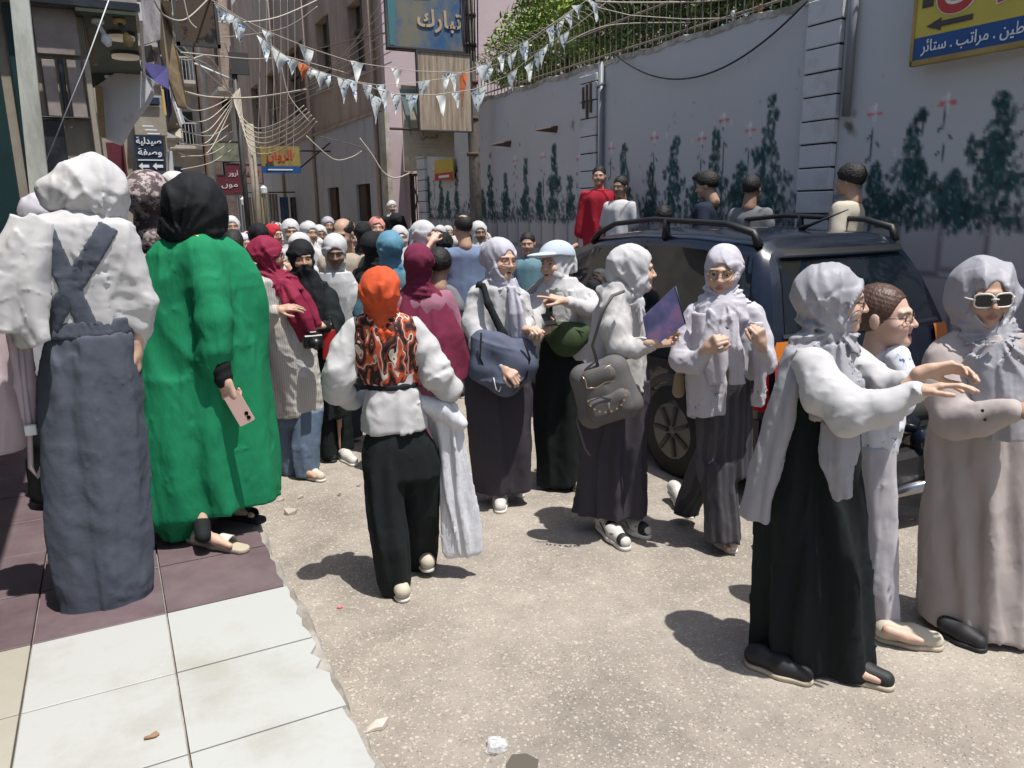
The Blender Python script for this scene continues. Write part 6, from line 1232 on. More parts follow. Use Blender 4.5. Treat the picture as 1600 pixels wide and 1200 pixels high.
# ---- 6 frontal girl in white shawl
F=fig('girl in white scarf and white shawl facing the camera behind the veiled woman',548,690)
sz=1.05; F.head(topc(F,522,366,sz),-2,14,0,sz,skin=SKD,lip=(.25,.09,.08)); F.core(F.P(530,450),F.P(540,560),F.P(535,620),F.P(540,680),F.P(555,620),F.P(560,680)); F.finish()
F.hijab(WHITE,lambda g:(g.loft(rows(F,[(425,500,548),(440,498,556),(462,500,560),(500,508,556),(560,520,552)],.6),k=.03,n=7,amp=.008,seed=4)),seed=5,full=1.3,h=.008)
g=G(); g.loft(rows(F,[(440,508,558),(470,502,562),(540,512,560),(600,522,558)],.6),n=8,amp=.010,seed=5); g.tube(T(F,[(555,460,14),(560,520,13),(552,555,9,-.05)]),wr=.004); F.garment('blouse',g,WHITE,.011)
g=G(); g.loft(rows(F,[(590,520,560),(640,516,566),(682,518,566)],.6),n=6,amp=.012); F.garment('trousers',g,SLATE,.012)
# ---- 7 girl with glasses and slate backpack on her front
F=fig('laughing girl in pale scarf and red framed glasses hugging a slate backpack',782,786)
sz=1.05; F.head(topc(F,781,371,sz),38,2,4,sz,skin=SKL,mouth=.006,brow=(.08,.05,.03)); F.glasses(mat('red_frame_mat',(.20,.03,.02),.3),None,.019,'oval')
F.core(F.P(775,450),F.P(780,600),F.P(775,700),F.P(780,775),F.P(800,700),F.P(810,765),[(F.P(742,460),F.P(752,530,-.12),F.P(786,572,-.25))])
F.hand(F.P(788,574,-.26),[.06,-.05,-.05],[.3,-1,.3],F.P(762,545,-.18),curl=.7); F.hand(F.P(822,515,-.16),[.05,-.08,.02],[0,-.4,1],F.P(812,540,-.05),curl=.8,left=True)
F.finish()
F.hijab(GRLIL,lambda g:(g.radial(F.P(800,445),14,.007,F.rp(80),3),g.loft(rows(F,[(436,758,806),(452,756,812),(470,762,812)],.8),k=.03,n=6,amp=.006),band(g,F,[(800,448,8,-.10),(808,490,14,-.15),(812,525,14,-.15),(815,545,11,-.14)],2.2)),seed=8,full=1.2)
g=G(); g.loft(rows(F,[(436,755,800),(450,738,814),(500,734,820),(580,736,822)],.62),n=8,amp=.009,seed=3); g.tube(T(F,[(745,462,17),(740,505,20,-.04),(752,538,19,-.12),(772,562,13,-.20),(786,573,10,-.25)]),k=.02,wr=.008,f=34); g.tube(T(F,[(816,465,13),(824,505,14,-.02),(820,518,10,-.12)]),k=.02,wr=.006); g.noise(.005,24,5,(1,1,.6),True); F.garment('shirt',g,WHITE,.010)
g=G(); g.tube(T(F,[(755,446,5,-.09),(763,475,6,-.14),(785,520,7,-.17),(806,560,7,-.18)]),fl=1.5); F.garment('strap',g,BLACK,.008); g=G(); g.tube(T(F,[(745,452,5,.04),(750,446,6,-.03),(757,450,5,-.09)]),fl=1.); F.garment('strap',g,BLACK,.008)
g=G(); g.loft(rows(F,[(560,738,824),(620,730,832),(700,730,836),(770,738,830)],.6),n=8,amp=.024,seed=6); g.noise(.006,12,4,(1,1,.5),True); F.garment('skirt',g,PLUM,.011)
F.shoe(F.Gd(782,800),F.Gd(781,778),SHOEW,SOLEW,.046); F.shoe(F.Gd(812,776),F.Gd(806,760),SHOEW,SOLEW,.04)
B=Fig('slate blue backpack worn on the front of the laughing girl',F.g[0],F.g[1]-.2,0,cat='bag',name='backpack'); g=G(); 
g.tube([(B.P(752,530,0),B.rp(16)),(B.P(758,575,-.02),B.rp(24)),(B.P(790,592,-.03),B.rp(26)),(B.P(815,570,-.02),B.rp(24)),(B.P(818,545,0),B.rp(16))],k=.04,kk=.04,fl=1.2); g.tube([(B.P(775,545,0),B.rp(26)),(B.P(795,560,0),B.rp(28))],k=.04); g.noise(.008,14,5,(1,1,1),True); V,Q=g.mesh(.009); mk('bag_body',B.world(V),Q,NAVYB,B.root,True)
for pts in (((752,520),(750,560),(770,600),(792,612)),((818,530),(828,560),(822,590),(800,612))): MB().tube([B.world(np.array([B.P(x,y,-.09)]))[0] for x,y in pts],.006,6).build('piping',BLACK,B.root,True)
MB().tube([B.world(np.array([B.P(x,y,-.11)]))[0] for x,y in ((771,590),(775,608),(780,612),(784,600))],.004,6).build('clip',SOLEW,B.root,True)
# ---- 8 girl with cap over scarf
F=fig('girl with pale blue cap over white scarf in black gown, pointing with one hand',878,762)
sz=1.04; F.head(topc(F,868,378,sz),-42,0,-4,sz,skin=SKL,mouth=.008); F.core(F.P(875,450),F.P(880,580),F.P(875,680),F.P(880,750),F.P(890,680),F.P(900,750),[(F.P(850,470),F.P(836,520,-.1),F.P(845,520,-.25)),(F.P(918,470),F.P(925,490,-.1),F.P(885,472,-.25))])
F.hand(F.P(843,522,-.26),[.10,-.03,.05],[-.2,.3,-1],F.P(833,535,-.12),curl=.5,thumb=.5); F.hand(F.P(880,470,-.27),[-.1,-.03,.035],[.1,-.3,1],F.P(912,482,-.14),curl=1.0,point=True,left=True,thumb=.3)
F.finish()
F.hijab(WHITE,lambda g:(g.loft(rows(F,[(434,852,900),(450,846,910),(470,850,905)],.8),k=.03,n=6,amp=.007),band(g,F,[(893,400,8,.03),(895,425,9,.02)],1.5,wr=0),band(g,F,[(885,455,14,-.1),(893,490,13,-.12),(890,520,9,-.12)],2.2)),seed=9)
def capf(X,Y,Z):
    a,b,d=tol(X,Y,Z,F.hc,F.hR,sz); dome=smax(ell(a,b,d,(0,-.018,.045),(.103,.125,.098)),.045-d+.12*np.clip(b,-.2,.2),.004); brim=smax(ell(a,b,d,(0,.12,.058),(.085,.095,.016)),.06-b,.003); return smin(dome,brim,.008)*sz
g=G(); g.P.append((capf,.01)); g._bb([F.hc],.22); F.garment('cap',g,cloth('pale_blue_cap',(.42,.48,.54),fold=.1),.0055)
g=G(); g.loft(rows(F,[(436,852,898),(452,838,918),(500,834,930),(560,838,922),(600,838,918)],.62),n=7,amp=.009); g.tube(T(F,[(842,470,15),(832,500,17,-.08),(834,528,13,-.16),(843,523,9,-.24)]),k=.02,wr=.006); g.tube(T(F,[(920,465,15),(930,482,16,-.05),(912,482,13,-.14),(888,472,9,-.25)]),k=.02,wr=.006); F.garment('shirt',g,WHITE,.010)
g=G(); g.loft(rows(F,[(450,846,884,-.035),(500,842,892,-.04),(580,836,920,-.02),(650,836,918,-.0),(752,838,914,.0)],.66),n=7,amp=.012,seed=3); F.garment('gown',g,BLACK2,.011)
F.shoe(F.Gd(912,774),F.Gd(898,756),SHOEC,SOLEB,.04); F.shoe(F.Gd(846,752),F.Gd(852,738),SHOEC,SOLEB,.042)
phone('black phone held flat by the girl with the cap',F,F.P(858,499,-.30),[1,.2,.1],[-.2,1,.35],BLKP,lens=False)
B=Fig('olive green belt bag across the front of the girl with the cap',F.g[0],F.g[1]-.1,0,cat='bag',name='belt_bag'); g=G(); g.tube([(B.P(868,520,-.05),B.rp(18)),(B.P(885,530,-.08),B.rp(24)),(B.P(905,522,-.05),B.rp(18))],kk=.05,fl=1.6); V,Q=g.mesh(.009); mk('bag_body',B.world(V),Q,OLIVE,B.root,True)
MB().tube([B.world(np.array([B.P(x,y,-.12)]))[0] for x,y in ((858,512),(870,508),(890,512),(912,520))],.004,6).build('zip',BLKP,B.root,True); MB().tube([B.world(np.array([B.P(x,y,o)]))[0] for x,y,o in ((862,510,-.05),(856,480,-.05),(870,450,-.03))],.008,6).build('strap',OLIVE,B.root,True)
g=G(); B=Fig('black rolled bag on the shoulder of the girl with the cap',F.g[0]+.16,F.g[1],0,cat='bag',name='shoulder_bag'); g.tube([(B.P(917,452,.02),B.rp(9)),(B.P(927,448,.02),B.rp(10)),(B.P(922,480,.02),B.rp(12))]); g.noise(.006,20,3); V,Q=g.mesh(.009); mk('bag_body',B.world(V),Q,BLACK,B.root,True)
# ---- 9 girl with grey studded backpack
F=fig('girl in profile with grey studded backpack and purple folder before the black car',962,832)
sz=1.07; F.head(topc(F,992,381,sz),98,2,0,sz,skin=SKL); F.core(F.P(975,460),F.P(960,600),F.P(955,720),F.P(950,820),F.P(975,720),F.P(985,810),[(F.P(960,480,-.08),F.P(968,545,-.14),F.P(1022,538,-.2))])
F.hand(F.P(1022,535,-.22),[.10,-.0,.02],[0,.9,-.4],F.P(985,545,-.17),curl=.6,thumb=.3,spread=.3); F.finish()
F.hijab(WHITE,lambda g:(g.ell(F.P(968,435),(F.rp(20),.08,F.rp(30)),.03),g.tube(T(F,[(1000,470,8,-.05),(1002,500,7,-.07)]),k=.02),g.radial(F.P(1000,468),15,.008,F.rp(95),6)),seed=10,full=1.3)
g=G(); g.loft(rows(F,[(446,948,1000),(458,938,1002),(490,930,1006),(550,922,1008),(612,918,1010)],.62),n=7,amp=.012,seed=4,wav=.02); g.tube(T(F,[(958,470,22,-.08),(960,510,25,-.12),(968,542,22,-.15),(992,545,17,-.18),(1018,538,11,-.21)]),k=.025,wr=.008,f=32); g.tube(T(F,[(940,455,12),(965,448,12,-.06),(985,462,9,-.06)]),k=.02); g.noise(.006,22,5,(1,1,.6),True); F.garment('shirt',g,cloth('off_white_cotton',(.47,.46,.45)),.010)
g=G(); g.loft(rows(F,[(595,922,1004),(650,914,1008),(730,908,1010),(805,898,1014)],.62),n=9,amp=.026,seed=7,wav=.02); g.noise(.006,12,4,(1,1,.4),True); F.garment('skirt',g,PLUM,.011)
def sneaker(F,toe,heel):
    o=F.shoe(toe,heel,SHOEW,SOLEW,.045,hgt=.10,so=.028); d=(toe-heel)
    g=G(); g.tube([(toe+[0,0,.040]-d*.02,.037),(toe+[0,0,.046]-d*.08,.038)]); g.cap(heel+[0,0,.058],heel+[0,0,.10],.042,.039); g.cap(heel+d*.42+[0,0,.062],heel+d*.62+[0,0,.054],.037,.037); F.garment('black_panel',g,SHOEB,.006,parent=o)
    sd=np.cross(d/np.linalg.norm(d),[0,0,1.]);
    for q in (-1,1):
        P=[F.world(np.array([heel+d*c+sd*q*.0405+[0,0,z]]))[0] for c,z in ((.18,.07),(.42,.040),(.60,.05),(.80,.072))]; MB().tube(P,[.002,.006,.005,.002],6).build('side_mark',SHOEB,o,True)
sneaker(F,F.Gd(976,858),F.Gd(940,826,.02)); sneaker(F,F.Gd(1008,840),F.Gd(978,826,.01))
B=Fig('grey studded backpack hanging on the back of the girl with the purple folder',F.g[0]-.1,F.g[1]-.18,0,cat='bag',name='studded_backpack')
def rot(cx,cy,a,x,y,off): ca,sa=math.cos(a),math.sin(a); return B.P(cx+ca*x-sa*y,cy+sa*x+ca*y,off)
A_=-.30; g=G()
g.tube([(rot(946,612,A_,-26,-30,-.02),B.rp(20)),(rot(946,612,A_,24,-30,-.02),B.rp(20)),(rot(946,612,A_,30,28,-.02),B.rp(20)),(rot(946,612,A_,-30,28,-.02),B.rp(20)),(rot(946,612,A_,-26,-30,-.02),B.rp(20))],kk=.03,k=.03,fl=1.1); g.ell(B.P(946,612,-.02),(B.rp(42),.085,B.rp(44)),.03); V,Q=g.mesh(.008); o=mk('bag_body',B.world(V),Q,GREYB,B.root,True)
g=G(); g.tube([(rot(946,612,A_,-22,16,-.09),B.rp(13)),(rot(946,612,A_,22,16,-.09),B.rp(13)),(rot(946,612,A_,22,30,-.09),B.rp(13)),(rot(946,612,A_,-22,30,-.09),B.rp(13))],kk=.02,fl=1.6); V,Q=g.mesh(.008); mk('front_pocket',B.world(V),Q,GREYB,B.root,True)
g=G(); g.tube([(rot(946,612,A_,-18,-26,-.085),B.rp(14)),(rot(946,612,A_,10,-26,-.085),B.rp(14))],kk=.02,fl=2.2); V,Q=g.mesh(.008); mk('top_pocket',B.world(V),Q,GREYB,B.root,True)
ST=mat('brass_stud_mat',(.60,.48,.28),.3,1)
for k in range(11):
    a=math.pi*(k/10); p=B.world(np.array([rot(946,612,A_,-math.cos(a)*30,6+26*math.sin(a),-.152)]))[0]; MB().tube([p,p+B.f*.02],[.0055,.0055],7).build('stud',ST,B.root)
P=[B.world(np.array([rot(946,612,A_,x,y,-.135)]))[0] for x,y in ((-28,-34),(-12,-38),(6,-34),(20,-38),(18,-24),(22,-12),(4,-14),(-12,-10),(-26,-14),(-24,-26),(-28,-34))]; MB().tube(P,.0028,5).build('brass_trim',ST,B.root,True)
p=rot(946,612,A_,0,18,-.155); MB().tube([B.world(np.array([p]))[0],B.world(np.array([p-[0,0,.07]]))[0]],.006,6).build('zip_pull',GREYB,B.root,True)
MB().tube([B.world(np.array([B.P(x,y,o)]))[0] for x,y,o in ((935,575,-.06),(926,540,-.10),(940,490,-.12),(957,462,-.10),(975,455,-.02))],.009,6).build('strap',GREYB,B.root,True); MB().tube([B.world(np.array([B.P(x,y,o)]))[0] for x,y,o in ((905,625,.02),(902,660,.0),(914,700,-.02),(922,712,-.02))],.006,6).build('loose_strap',GREYB,B.root,True)
# folder
def foldm(nt,b,tc):
    l=nt.links; n=N(nt,'ShaderNodeTexNoise'); n.inputs['Scale'].default_value=7; n.inputs['Detail'].default_value=6; l.new(tc.outputs['Object'],n.inputs['Vector']); r=N(nt,'ShaderNodeValToRGB'); cr=r.color_ramp; cr.elements[0].position=.3; cr.elements[0].color=(.07,.07,.22,1); cr.elements[1].position=.7; cr.elements[1].color=(.50,.30,.48,1); e=cr.elements.new(.5); e.color=(.20,.20,.46,1); e=cr.elements.new(.58); e.color=(.42,.25,.5,1); l.new(n.outputs[0],r.inputs[0]); l.new(r.outputs[0],b.inputs['Base Color'])
o=thing('folder','glossy purple and blue picture folder held up by the girl in profile','folder',tuple(F.world(np.array([F.P(1030,500,-.28)]))[0]))
P=[F.world(np.array([F.P(x,y,q)]))[0] for x,y,q in ((1055,447,-.30),(1071,506,-.30),(1014,548,-.22),(1004,496,-.22))]; MB().prism(P,F.f*.008).build('cover',mat('folder_cover_mat',rough=.25,build=foldm),o)
MB().tube([P[0]-F.f*.002,P[1]-F.f*.002],.004,5).build('spine',NAVY,o,True)
# ---- 11 woman with silver scarf in black gown
F=fig('woman in silver scarf and long black gown reaching out both hands',1285,1040)
sz=1.07; F.head(topc(F,1308,411,sz),97,2,0,sz,skin=SKL); F.glasses(DFRAME,None,.021)
F.core(F.P(1280,540),F.P(1275,700),F.P(1270,850),F.P(1240,1020),F.P(1300,850),F.P(1320,1030),[(F.P(1275,580,-.1),F.P(1340,655,-.2),F.P(1435,612,-.2))])
F.hand(F.P(1432,612,-.22),[.10,-.0,.035],[-.2,.2,1],F.P(1380,640,-.22),curl=.25,thumb=.2,spread=.3); F.hand(F.P(1448,580,-.05),[.10,.02,.02],[0,.8,.8],F.P(1410,610,-.05),curl=.45,thumb=.4,left=True)
F.foot(F.Gd(1380,1072,.02),F.Gd(1300,1050,.02)); F.finish()
def dr(g):
    g.radial(F.P(1310,512),15,.008,F.rp(100),7)
    g.ell(F.P(1286,478,.02),(F.rp(36),.10,F.rp(50)),.04); g.loft(rows(F,[(520,1250,1345,.0),(545,1240,1345,.0),(575,1240,1335,.0)],.62),k=.03,n=9,amp=.010,seed=3); band(g,F,[(1300,520,22,-.04),(1272,530,26,-.09),(1248,550,24,-.11),(1240,575,18,-.11)],1.8,wr=.004)
    band(g,F,[(1246,550,20,-.12),(1226,620,22,-.14),(1208,690,25,-.14),(1190,750,26,-.14),(1176,812,24,-.14)],amp=.014); band(g,F,[(1306,540,20,-.08),(1326,600,24,-.10),(1312,670,30,-.19),(1308,725,27,-.2),(1318,778,15,-.2)],amp=.014,seed=6)
F.hijab(SILV,dr,seed=11,full=1.4,h=.0068)
g=G(); g.loft(rows(F,[(530,1250,1330),(560,1240,1338),(600,1240,1338),(650,1238,1330)],.62),n=6,amp=.010); g.tube(T(F,[(1268,568,30,-.12),(1288,612,36,-.17),(1330,645,36,-.2),(1380,637,27,-.22),(1428,614,18,-.22)]),k=.03,wr=.010,f=24,seed=4); g.tube(T(F,[(1330,560,24,.08),(1380,600,24,.02),(1430,595,15,-.04)]),k=.03,wr=.008); g.noise(.0085,34,6,(.45,1,1.1),True); F.garment('blouse',g,WHITE,.0095)
g=G(); g.loft(rows(F,[(575,1246,1322,.0),(640,1226,1330,.0),(720,1200,1335,.0),(800,1184,1352),(880,1176,1368),(950,1174,1372),(1035,1176,1368)],.56),n=8,amp=.028,seed=5,sharp=.4,wav=.02); g.noise(.008,9,4,(1,1,.5),True); F.garment('gown',g,BLACK2,.012)
F.shoe(F.Gd(1256,1066),F.Gd(1178,1040),SHOEB,SOLEB,.044); F.shoe(F.Gd(1382,1074),F.Gd(1300,1048),SHOEB,SOLEB,.044)
# ---- 12 bareheaded girl with glasses
F=fig('bareheaded laughing girl with tied brown hair, glasses and blue sprigged blouse',1405,995)
sz=1.10; F.head(topc(F,1388,441,sz),76,-4,0,sz,skin=(.56,.37,.29),mouth=.012,brow=(.10,.06,.04),ears=True); F.glasses(DFRAME,None,.019,'square'); F.hc0=F.hc.copy()
F.core(F.P(1375,560),F.P(1375,700),F.P(1375,820),F.P(1390,985),F.P(1385,820,.1),F.P(1400,970,.1)); g=G(); g.tube(T(F,[(1376,510,17),(1372,545,18),(1368,575,30)]),kk=.02); V,Q=g.mesh(.008); F.bodyparts.append((V,Q,np.tile(np.array(F.skin),(len(V),1))))
F.foot(F.Gd(1445,1008,.035),F.Gd(1378,998,.03),ank=False); F.finish()
def hairf(X,Y,Z):
    a,b,d=tol(X,Y,Z,F.hc0,F.hR,sz); e=ell(a,b,d,(0,-.026,.036),(.083,.104,.094)); cut=ell(a,b,d,(0,.10,-.035),(.10,.082,.115)); e=smax(e,-cut,.008); return smin(e,ell(a,b,d,(0,-.12,.0),(.035,.035,.045)),.02)*sz+.0012*np.sin(d*420+b*160)
g=G(); g.P.append((hairf,.01)); g._bb([F.hc],.18); F.garment('hair',g,HAIRB,.006)
g=G(); g.loft(rows(F,[(540,1352,1398),(556,1336,1414),(600,1330,1420),(660,1334,1414),(712,1336,1402)],.6),n=6,amp=.010,seed=4); g.tube(T(F,[(1402,560,20,-.05),(1412,595,22,-.06),(1408,630,20,-.08),(1385,650,14,-.1)]),k=.02,wr=.006); g.noise(.006,20,6,(1,1,.7),True); F.garment('blouse',g,BLOU,.010)
g=G(); g.loft(rows(F,[(695,1336,1402,.0),(760,1342,1400,.0),(860,1352,1402,.0),(930,1360,1404,-.02),(990,1368,1406,-.02)],.75),n=4,amp=.008); g.loft(rows(F,[(720,1336,1396,.08),(850,1345,1395,.12),(960,1365,1398,.14)],.8)); g.noise(.007,14,6,(1,1,.7),True); F.garment('trousers',g,PALEG,.010)
F.shoe(F.Gd(1458,1012),F.Gd(1382,1000),SHOEC,SOLEB,.048,hgt=.055); 
# ---- 13 woman in dusty rose robe with sunglasses
F=fig('woman at the right edge in dusty rose robe, silver scarf and white framed sunglasses',1535,985)
sz=1.12; F.head(topc(F,1545,406,sz),22,4,-3,sz,skin=SKM,lip=(.32,.12,.11)); F.glasses(WFRAME,SUNGL,.0265,'square',thick=2.4)
F.core(F.P(1540,540),F.P(1540,700),F.P(1530,850),F.P(1510,980),F.P(1560,850),F.P(1560,980),[(F.P(1478,580,-.05),F.P(1480,655,-.15),F.P(1590,640,-.3))])
F.hand(F.P(1592,640,-.3),[.1,-.04,.02],[-.2,-.6,1],F.P(1545,645,-.25),curl=.6); F.finish()
def dr(g):
    g.radial(F.P(1562,515),17,.008,F.rp(120),8)
    g.ell(F.P(1533,462,.05),(F.rp(44),.10,F.rp(50)),.04); g.loft(rows(F,[(500,1505,1585,.0),(515,1498,1592,-.0),(535,1490,1605,-.0)],.75),k=.03,n=9,amp=.010); band(g,F,[(1548,535,26,-.13),(1556,575,40,-.17),(1562,630,44,-.19),(1564,690,30,-.19)],amp=.014)
F.hijab(SILV,dr,seed=12,full=1.3,h=.0068)
g=G(); g.loft(rows(F,[(518,1500,1590),(535,1474,1612),(570,1456,1625),(640,1452,1630),(720,1450,1635),(820,1444,1645),(920,1436,1655),(978,1430,1660)],.6),n=8,amp=.030,seed=4,sharp=.4,wav=.015); g.tube(T(F,[(1480,565,30,-.05),(1478,612,33,-.1),(1490,655,30,-.16),(1530,655,24,-.24),(1582,642,17,-.3)]),k=.03,wr=.006,f=26); g.noise(.008,9,6,(1,1,.4),True); F.garment('robe',g,PINKG,.011)
F.shoe(F.Gd(1528,1015),F.Gd(1478,992),SHOEB,SHOEB,.042,hgt=.05)
for k in range(2): p=F.world(np.array([F.P(1535+4*k,642+14*k,-.335)]))[0]; MB().tube([p,p+F.f*.01],.006,8).build('cuff_button',BLKP,F.root)
# ================================================================ the black estate car
PAINT=mat('car_paint_mat',(.006,.010,.020),.28,coat=.8,var=.3,vs_=30,bump=(3,.04,.01)); CARG=mat('car_glass_mat',(.006,.009,.014),.04,coat=1.); CLAD=mat('car_cladding_mat',(.07,.062,.058),.7,var=.3); RUB=mat('tyre_mat',(.015,.015,.015),.85,bump=(60,.4,.004)); TRIM=mat('car_trim_mat',(.012,.012,.013),.5); REDT=mat('tail_light_mat',(.42,.012,.02),.15,coat=1.); AMB=mat('amber_light_mat',(.55,.16,.02),.2,coat=1.); RIMM=mat('wheel_rim_mat',(.10,.10,.10),.4,.6)
car=thing('parked_car','black estate car with roof rails parked tail towards the camera below the mural wall','car',(4.22,5.4,0))
CX=4.20; HW=.86
# side profile stations along y: (y, z of roof/hood, belt z, half width low, half width top)
ST_=[(3.30,1.58,1.06,.80,.62),(3.42,1.60,1.07,.84,.66),(3.7,1.635,1.07,.86,.68),(4.2,1.66,1.06,.86,.695),(4.8,1.66,1.04,.86,.695),(5.3,1.62,1.02,.86,.68),(5.7,1.52,1.0,.86,.66),(6.05,1.36,.99,.86,.66),(6.4,1.14,.98,.855,.70),(6.62,1.0,.95,.85,.74),(7.1,.94,.90,.83,.74),(7.45,.86,.83,.79,.70),(7.62,.72,.70,.70,.62)]
YS=np.array([a[0] for a in ST_])
def cs(y,t):
    """t in 0..1 up the side to the roof centre -> (half x, z)"""
    zr,zb,hw,ht=[float(np.interp(y,YS,[a[i] for a in ST_])) for i in (1,2,3,4)]
    P=[(hw-.05,.24),(hw,.34),(hw+.01,.55),(hw+.015,.75),(hw-.0,zb-.05),(hw-.025,zb),(hw*.45+ht*.55,zb+(zr-zb)*.48),(ht+.015,zb+(zr-zb)*.84),(ht-.04,zr-.02),(ht-.2,zr+.012),(.2,zr+.022),(0,zr+.024)]
    K=[0,.06,.16,.26,.36,.40,.55,.69,.76,.84,.94,1]
    return float(np.interp(t,K,[p[0] for p in P])),float(np.interp(t,K,[p[1] for p in P]))
def yr(z): # rear face offset: leaning tailgate
    return float(np.interp(z,[.24,.5,.75,1.06,1.35,1.58,1.7],[.02,-.06,-.07,-.02,.10,.24,.34]))
def S(s,t,side,off=0.):
    y=s; x,z=cs(y,t); dy=0
    if y<3.6: dy=yr(z)*(3.6-y)/.3*1.0*(1 if y<=3.3 else 1)
    p=np.array([CX+side*(x+off*(1 if t<.76 else 0)),y+dy,z+(off if t>=.70 else off*.15)]); return p
def patch(name,s0,s1,t0,t1,ns,nt_,side,m,off=0.,par=None,smooth=True,shape=None):
    V=[];Fc=[]
    for i in range(ns+1):
        for j in range(nt_+1):
            s_=s0+(s1-s0)*i/ns; t=t0+(t1-t0)*j/nt_
            if shape: s_,t=shape(i/ns,j/nt_)
            V.append(S(s_,t,side,off))
    for i in range(ns):
        for j in range(nt_): a=i*(nt_+1)+j; q=(a,a+1,a+nt_+2,a+nt_+1); Fc.append(q if side<0 else q[::-1])
    return mk(name,V,Fc,m,par or car,smooth)
V=[];Fc=[]; ys_l=np.unique(np.concatenate([np.linspace(3.3,3.7,7),np.linspace(3.7,7.62,40)])); ts=np.concatenate([np.linspace(0,.4,9),np.linspace(.44,1,16)])
for side in (-1,1):
    b0=len(V); n=len(ts)
    for y in ys_l:
        for t in ts: V.append(S(y,t,side))
    for i in range(len(ys_l)-1):
        for j in range(n-1): a=b0+i*n+j; q=(a,a+1,a+n+1,a+n); Fc.append(q if side<0 else q[::-1])
# tailgate surface
nx=14; b0=len(V)
for t in ts:
    x,z=cs(3.3,t)
    for k in range(nx+1): u=-1+2*k/nx; V.append((CX+u*x,3.3+yr(z)-.055*(1-u*u)*(1 if z<1.6 else .3),z))
for j in range(len(ts)-1):
    for k in range(nx): a=b0+j*(nx+1)+k; Fc.append((a,a+1,a+nx+2,a+nx+1))
mk('body',V,Fc,PAINT,car,True)
def rpatch(name,z0,z1,u0,u1,m,off,par=None,n=10):
    V=[];Fc=[]
    tz=np.array([cs(3.3,t) for t in np.linspace(0,1,80)])
    for i in range(n+1):
        z=z0+(z1-z0)*i/n; x=float(np.interp(z,tz[:60,1],tz[:60,0]))
        for k in range(n+1): u=u0+(u1-u0)*k/n; V.append((CX+u*x,3.3+yr(z)-.055*(1-u*u)-off,z))
    for i in range(n):
        for k in range(n): a=i*(n+1)+k; Fc.append((a,a+1,a+n+2,a+n+1))
    return mk(name,V,Fc,m,par or car,True)
w=rpatch('rear_window',1.09,1.52,-.90,.90,CARG,.006); rpatch('window_trim',1.065,1.088,-.92,.92,mat('chrome_mat',(.35,.35,.36),.2,1.),.009)
rpatch('spoiler',1.535,1.57,-.92,.92,TRIM,.05); rpatch('bumper',.30,.55,-.99,.99,TRIM,.05); rpatch('number_plate_recess',.70,.84,-.30,.30,TRIM,.01); 
tube('rear_wiper',[(CX-.02,3.24,1.10),(CX+.25,3.24,1.16),(CX+.42,3.26,1.15)],.008,TRIM,car,6)
for u0,u1 in ((-.995,-.80),(.80,.995)):
    o=rpatch('tail_light',.62,.93,u0,u1,REDT,.022); rpatch('indicator',.935,1.05,u0,u1,AMB,.022,o)
for side in (-1,1):
    patch('tail_light_side',3.305,3.40,.20,.335,4,6,side,REDT,.016)
    w=patch('side_window',4.62,5.62,.43,.70,8,6,side,CARG,.005,shape=lambda i,j:(4.66+i*(1.12-.42*j),.43+j*.255)); patch('side_window',3.62,4.55,.43,.70,8,6,side,CARG,.005,shape=lambda i,j:(3.78+.02*j+i*.80,.43+j*.26))
    patch('quarter_window',3.42,3.7,.44,.69,5,5,side,CARG,.005,shape=lambda i,j:(3.46+.05*j+i*(.26-.05*j),.45+j*.24)); patch('lower_cladding',3.35,7.4,.02,.17,26,4,side,CLAD,.010)
    for y in (3.74,4.62,5.75): patch('door_seam',y,y+.008,.10,.72,2,14,side,DARK,.0025)
    patch('side_strip',3.5,7.0,.26,.285,16,2,side,TRIM,.012); tube('door_handle',[S(4.0,.355,side,.02),S(4.18,.355,side,.025)],.012,TRIM,car,6); tube('door_handle',[S(4.95,.35,side,.02),S(5.13,.35,side,.025)],.012,TRIM,car,6)
    P=[S(3.50,.755,side)+[0,0,.0],S(3.62,.755,side)+[0,0,.07],S(3.85,.755,side)+[0,0,.105],S(4.6,.755,side)+[0,0,.115],S(5.1,.755,side)+[0,0,.10],S(5.32,.755,side)+[0,0,.05],S(5.42,.755,side)]
    r=MB(); r.tube(P,[.03,.026,.02,.018,.02,.024,.03],8); r.tube([S(4.45,.755,side)-[0,0,.02],S(4.45,.755,side)+[0,0,.115]],[.035,.022],8); r.build('roof_rail',TRIM,car,True)
    box('wing_mirror',CX+side*.92,CX+side*1.08,5.72,5.85,.98,1.12,PAINT,car,.03)
    for y in (4.05,6.75):
        x0=CX+side*.64; x1=CX+side*.885; c=np.array([0,y,.325]); o=MB().tube([(x0,y,.325),(x0+side*.02,y,.325),(x1-side*.02,y,.325),(x1,y,.325)],[.30,.325,.325,.30],30).build('wheel',RUB,car,True)
        m=MB(); m.tube([(x1-side*.01,y,.325),(x1+side*.002,y,.325)],[.205,.195],24); m.build('rim',RIMM,o)
        for k in range(7): a=k*2*math.pi/7; tube('spoke',[(x1+side*.006,y+.04*math.cos(a),.325+.04*math.sin(a)),(x1+side*.006,y+.18*math.cos(a),.325+.18*math.sin(a))],.016,CLAD,o,6)
        # wheel arch lip
        A2=[(x1-side*.02,y+.375*math.cos(a),.325+.375*math.sin(a)) for a in np.linspace(-.15,math.pi+.15,18)]; MB().tube(A2,.03,6).build('wheel_arch',CLAD,car,True)
        MB().tube([(x1-side*.03,y,.335),(x1-side*.028,y,.335)],.36,26).build('arch_recess',DARK,car)
MB().tube([(CX+.02,3.86,1.675),(CX+.02,3.78,1.70),(CX+.10,3.55,1.80)],[.022,.012,.004],8).build('aerial',TRIM,car,True)
box('underbody',CX-.75,CX+.75,3.5,7.4,.16,.5,DARK,car)
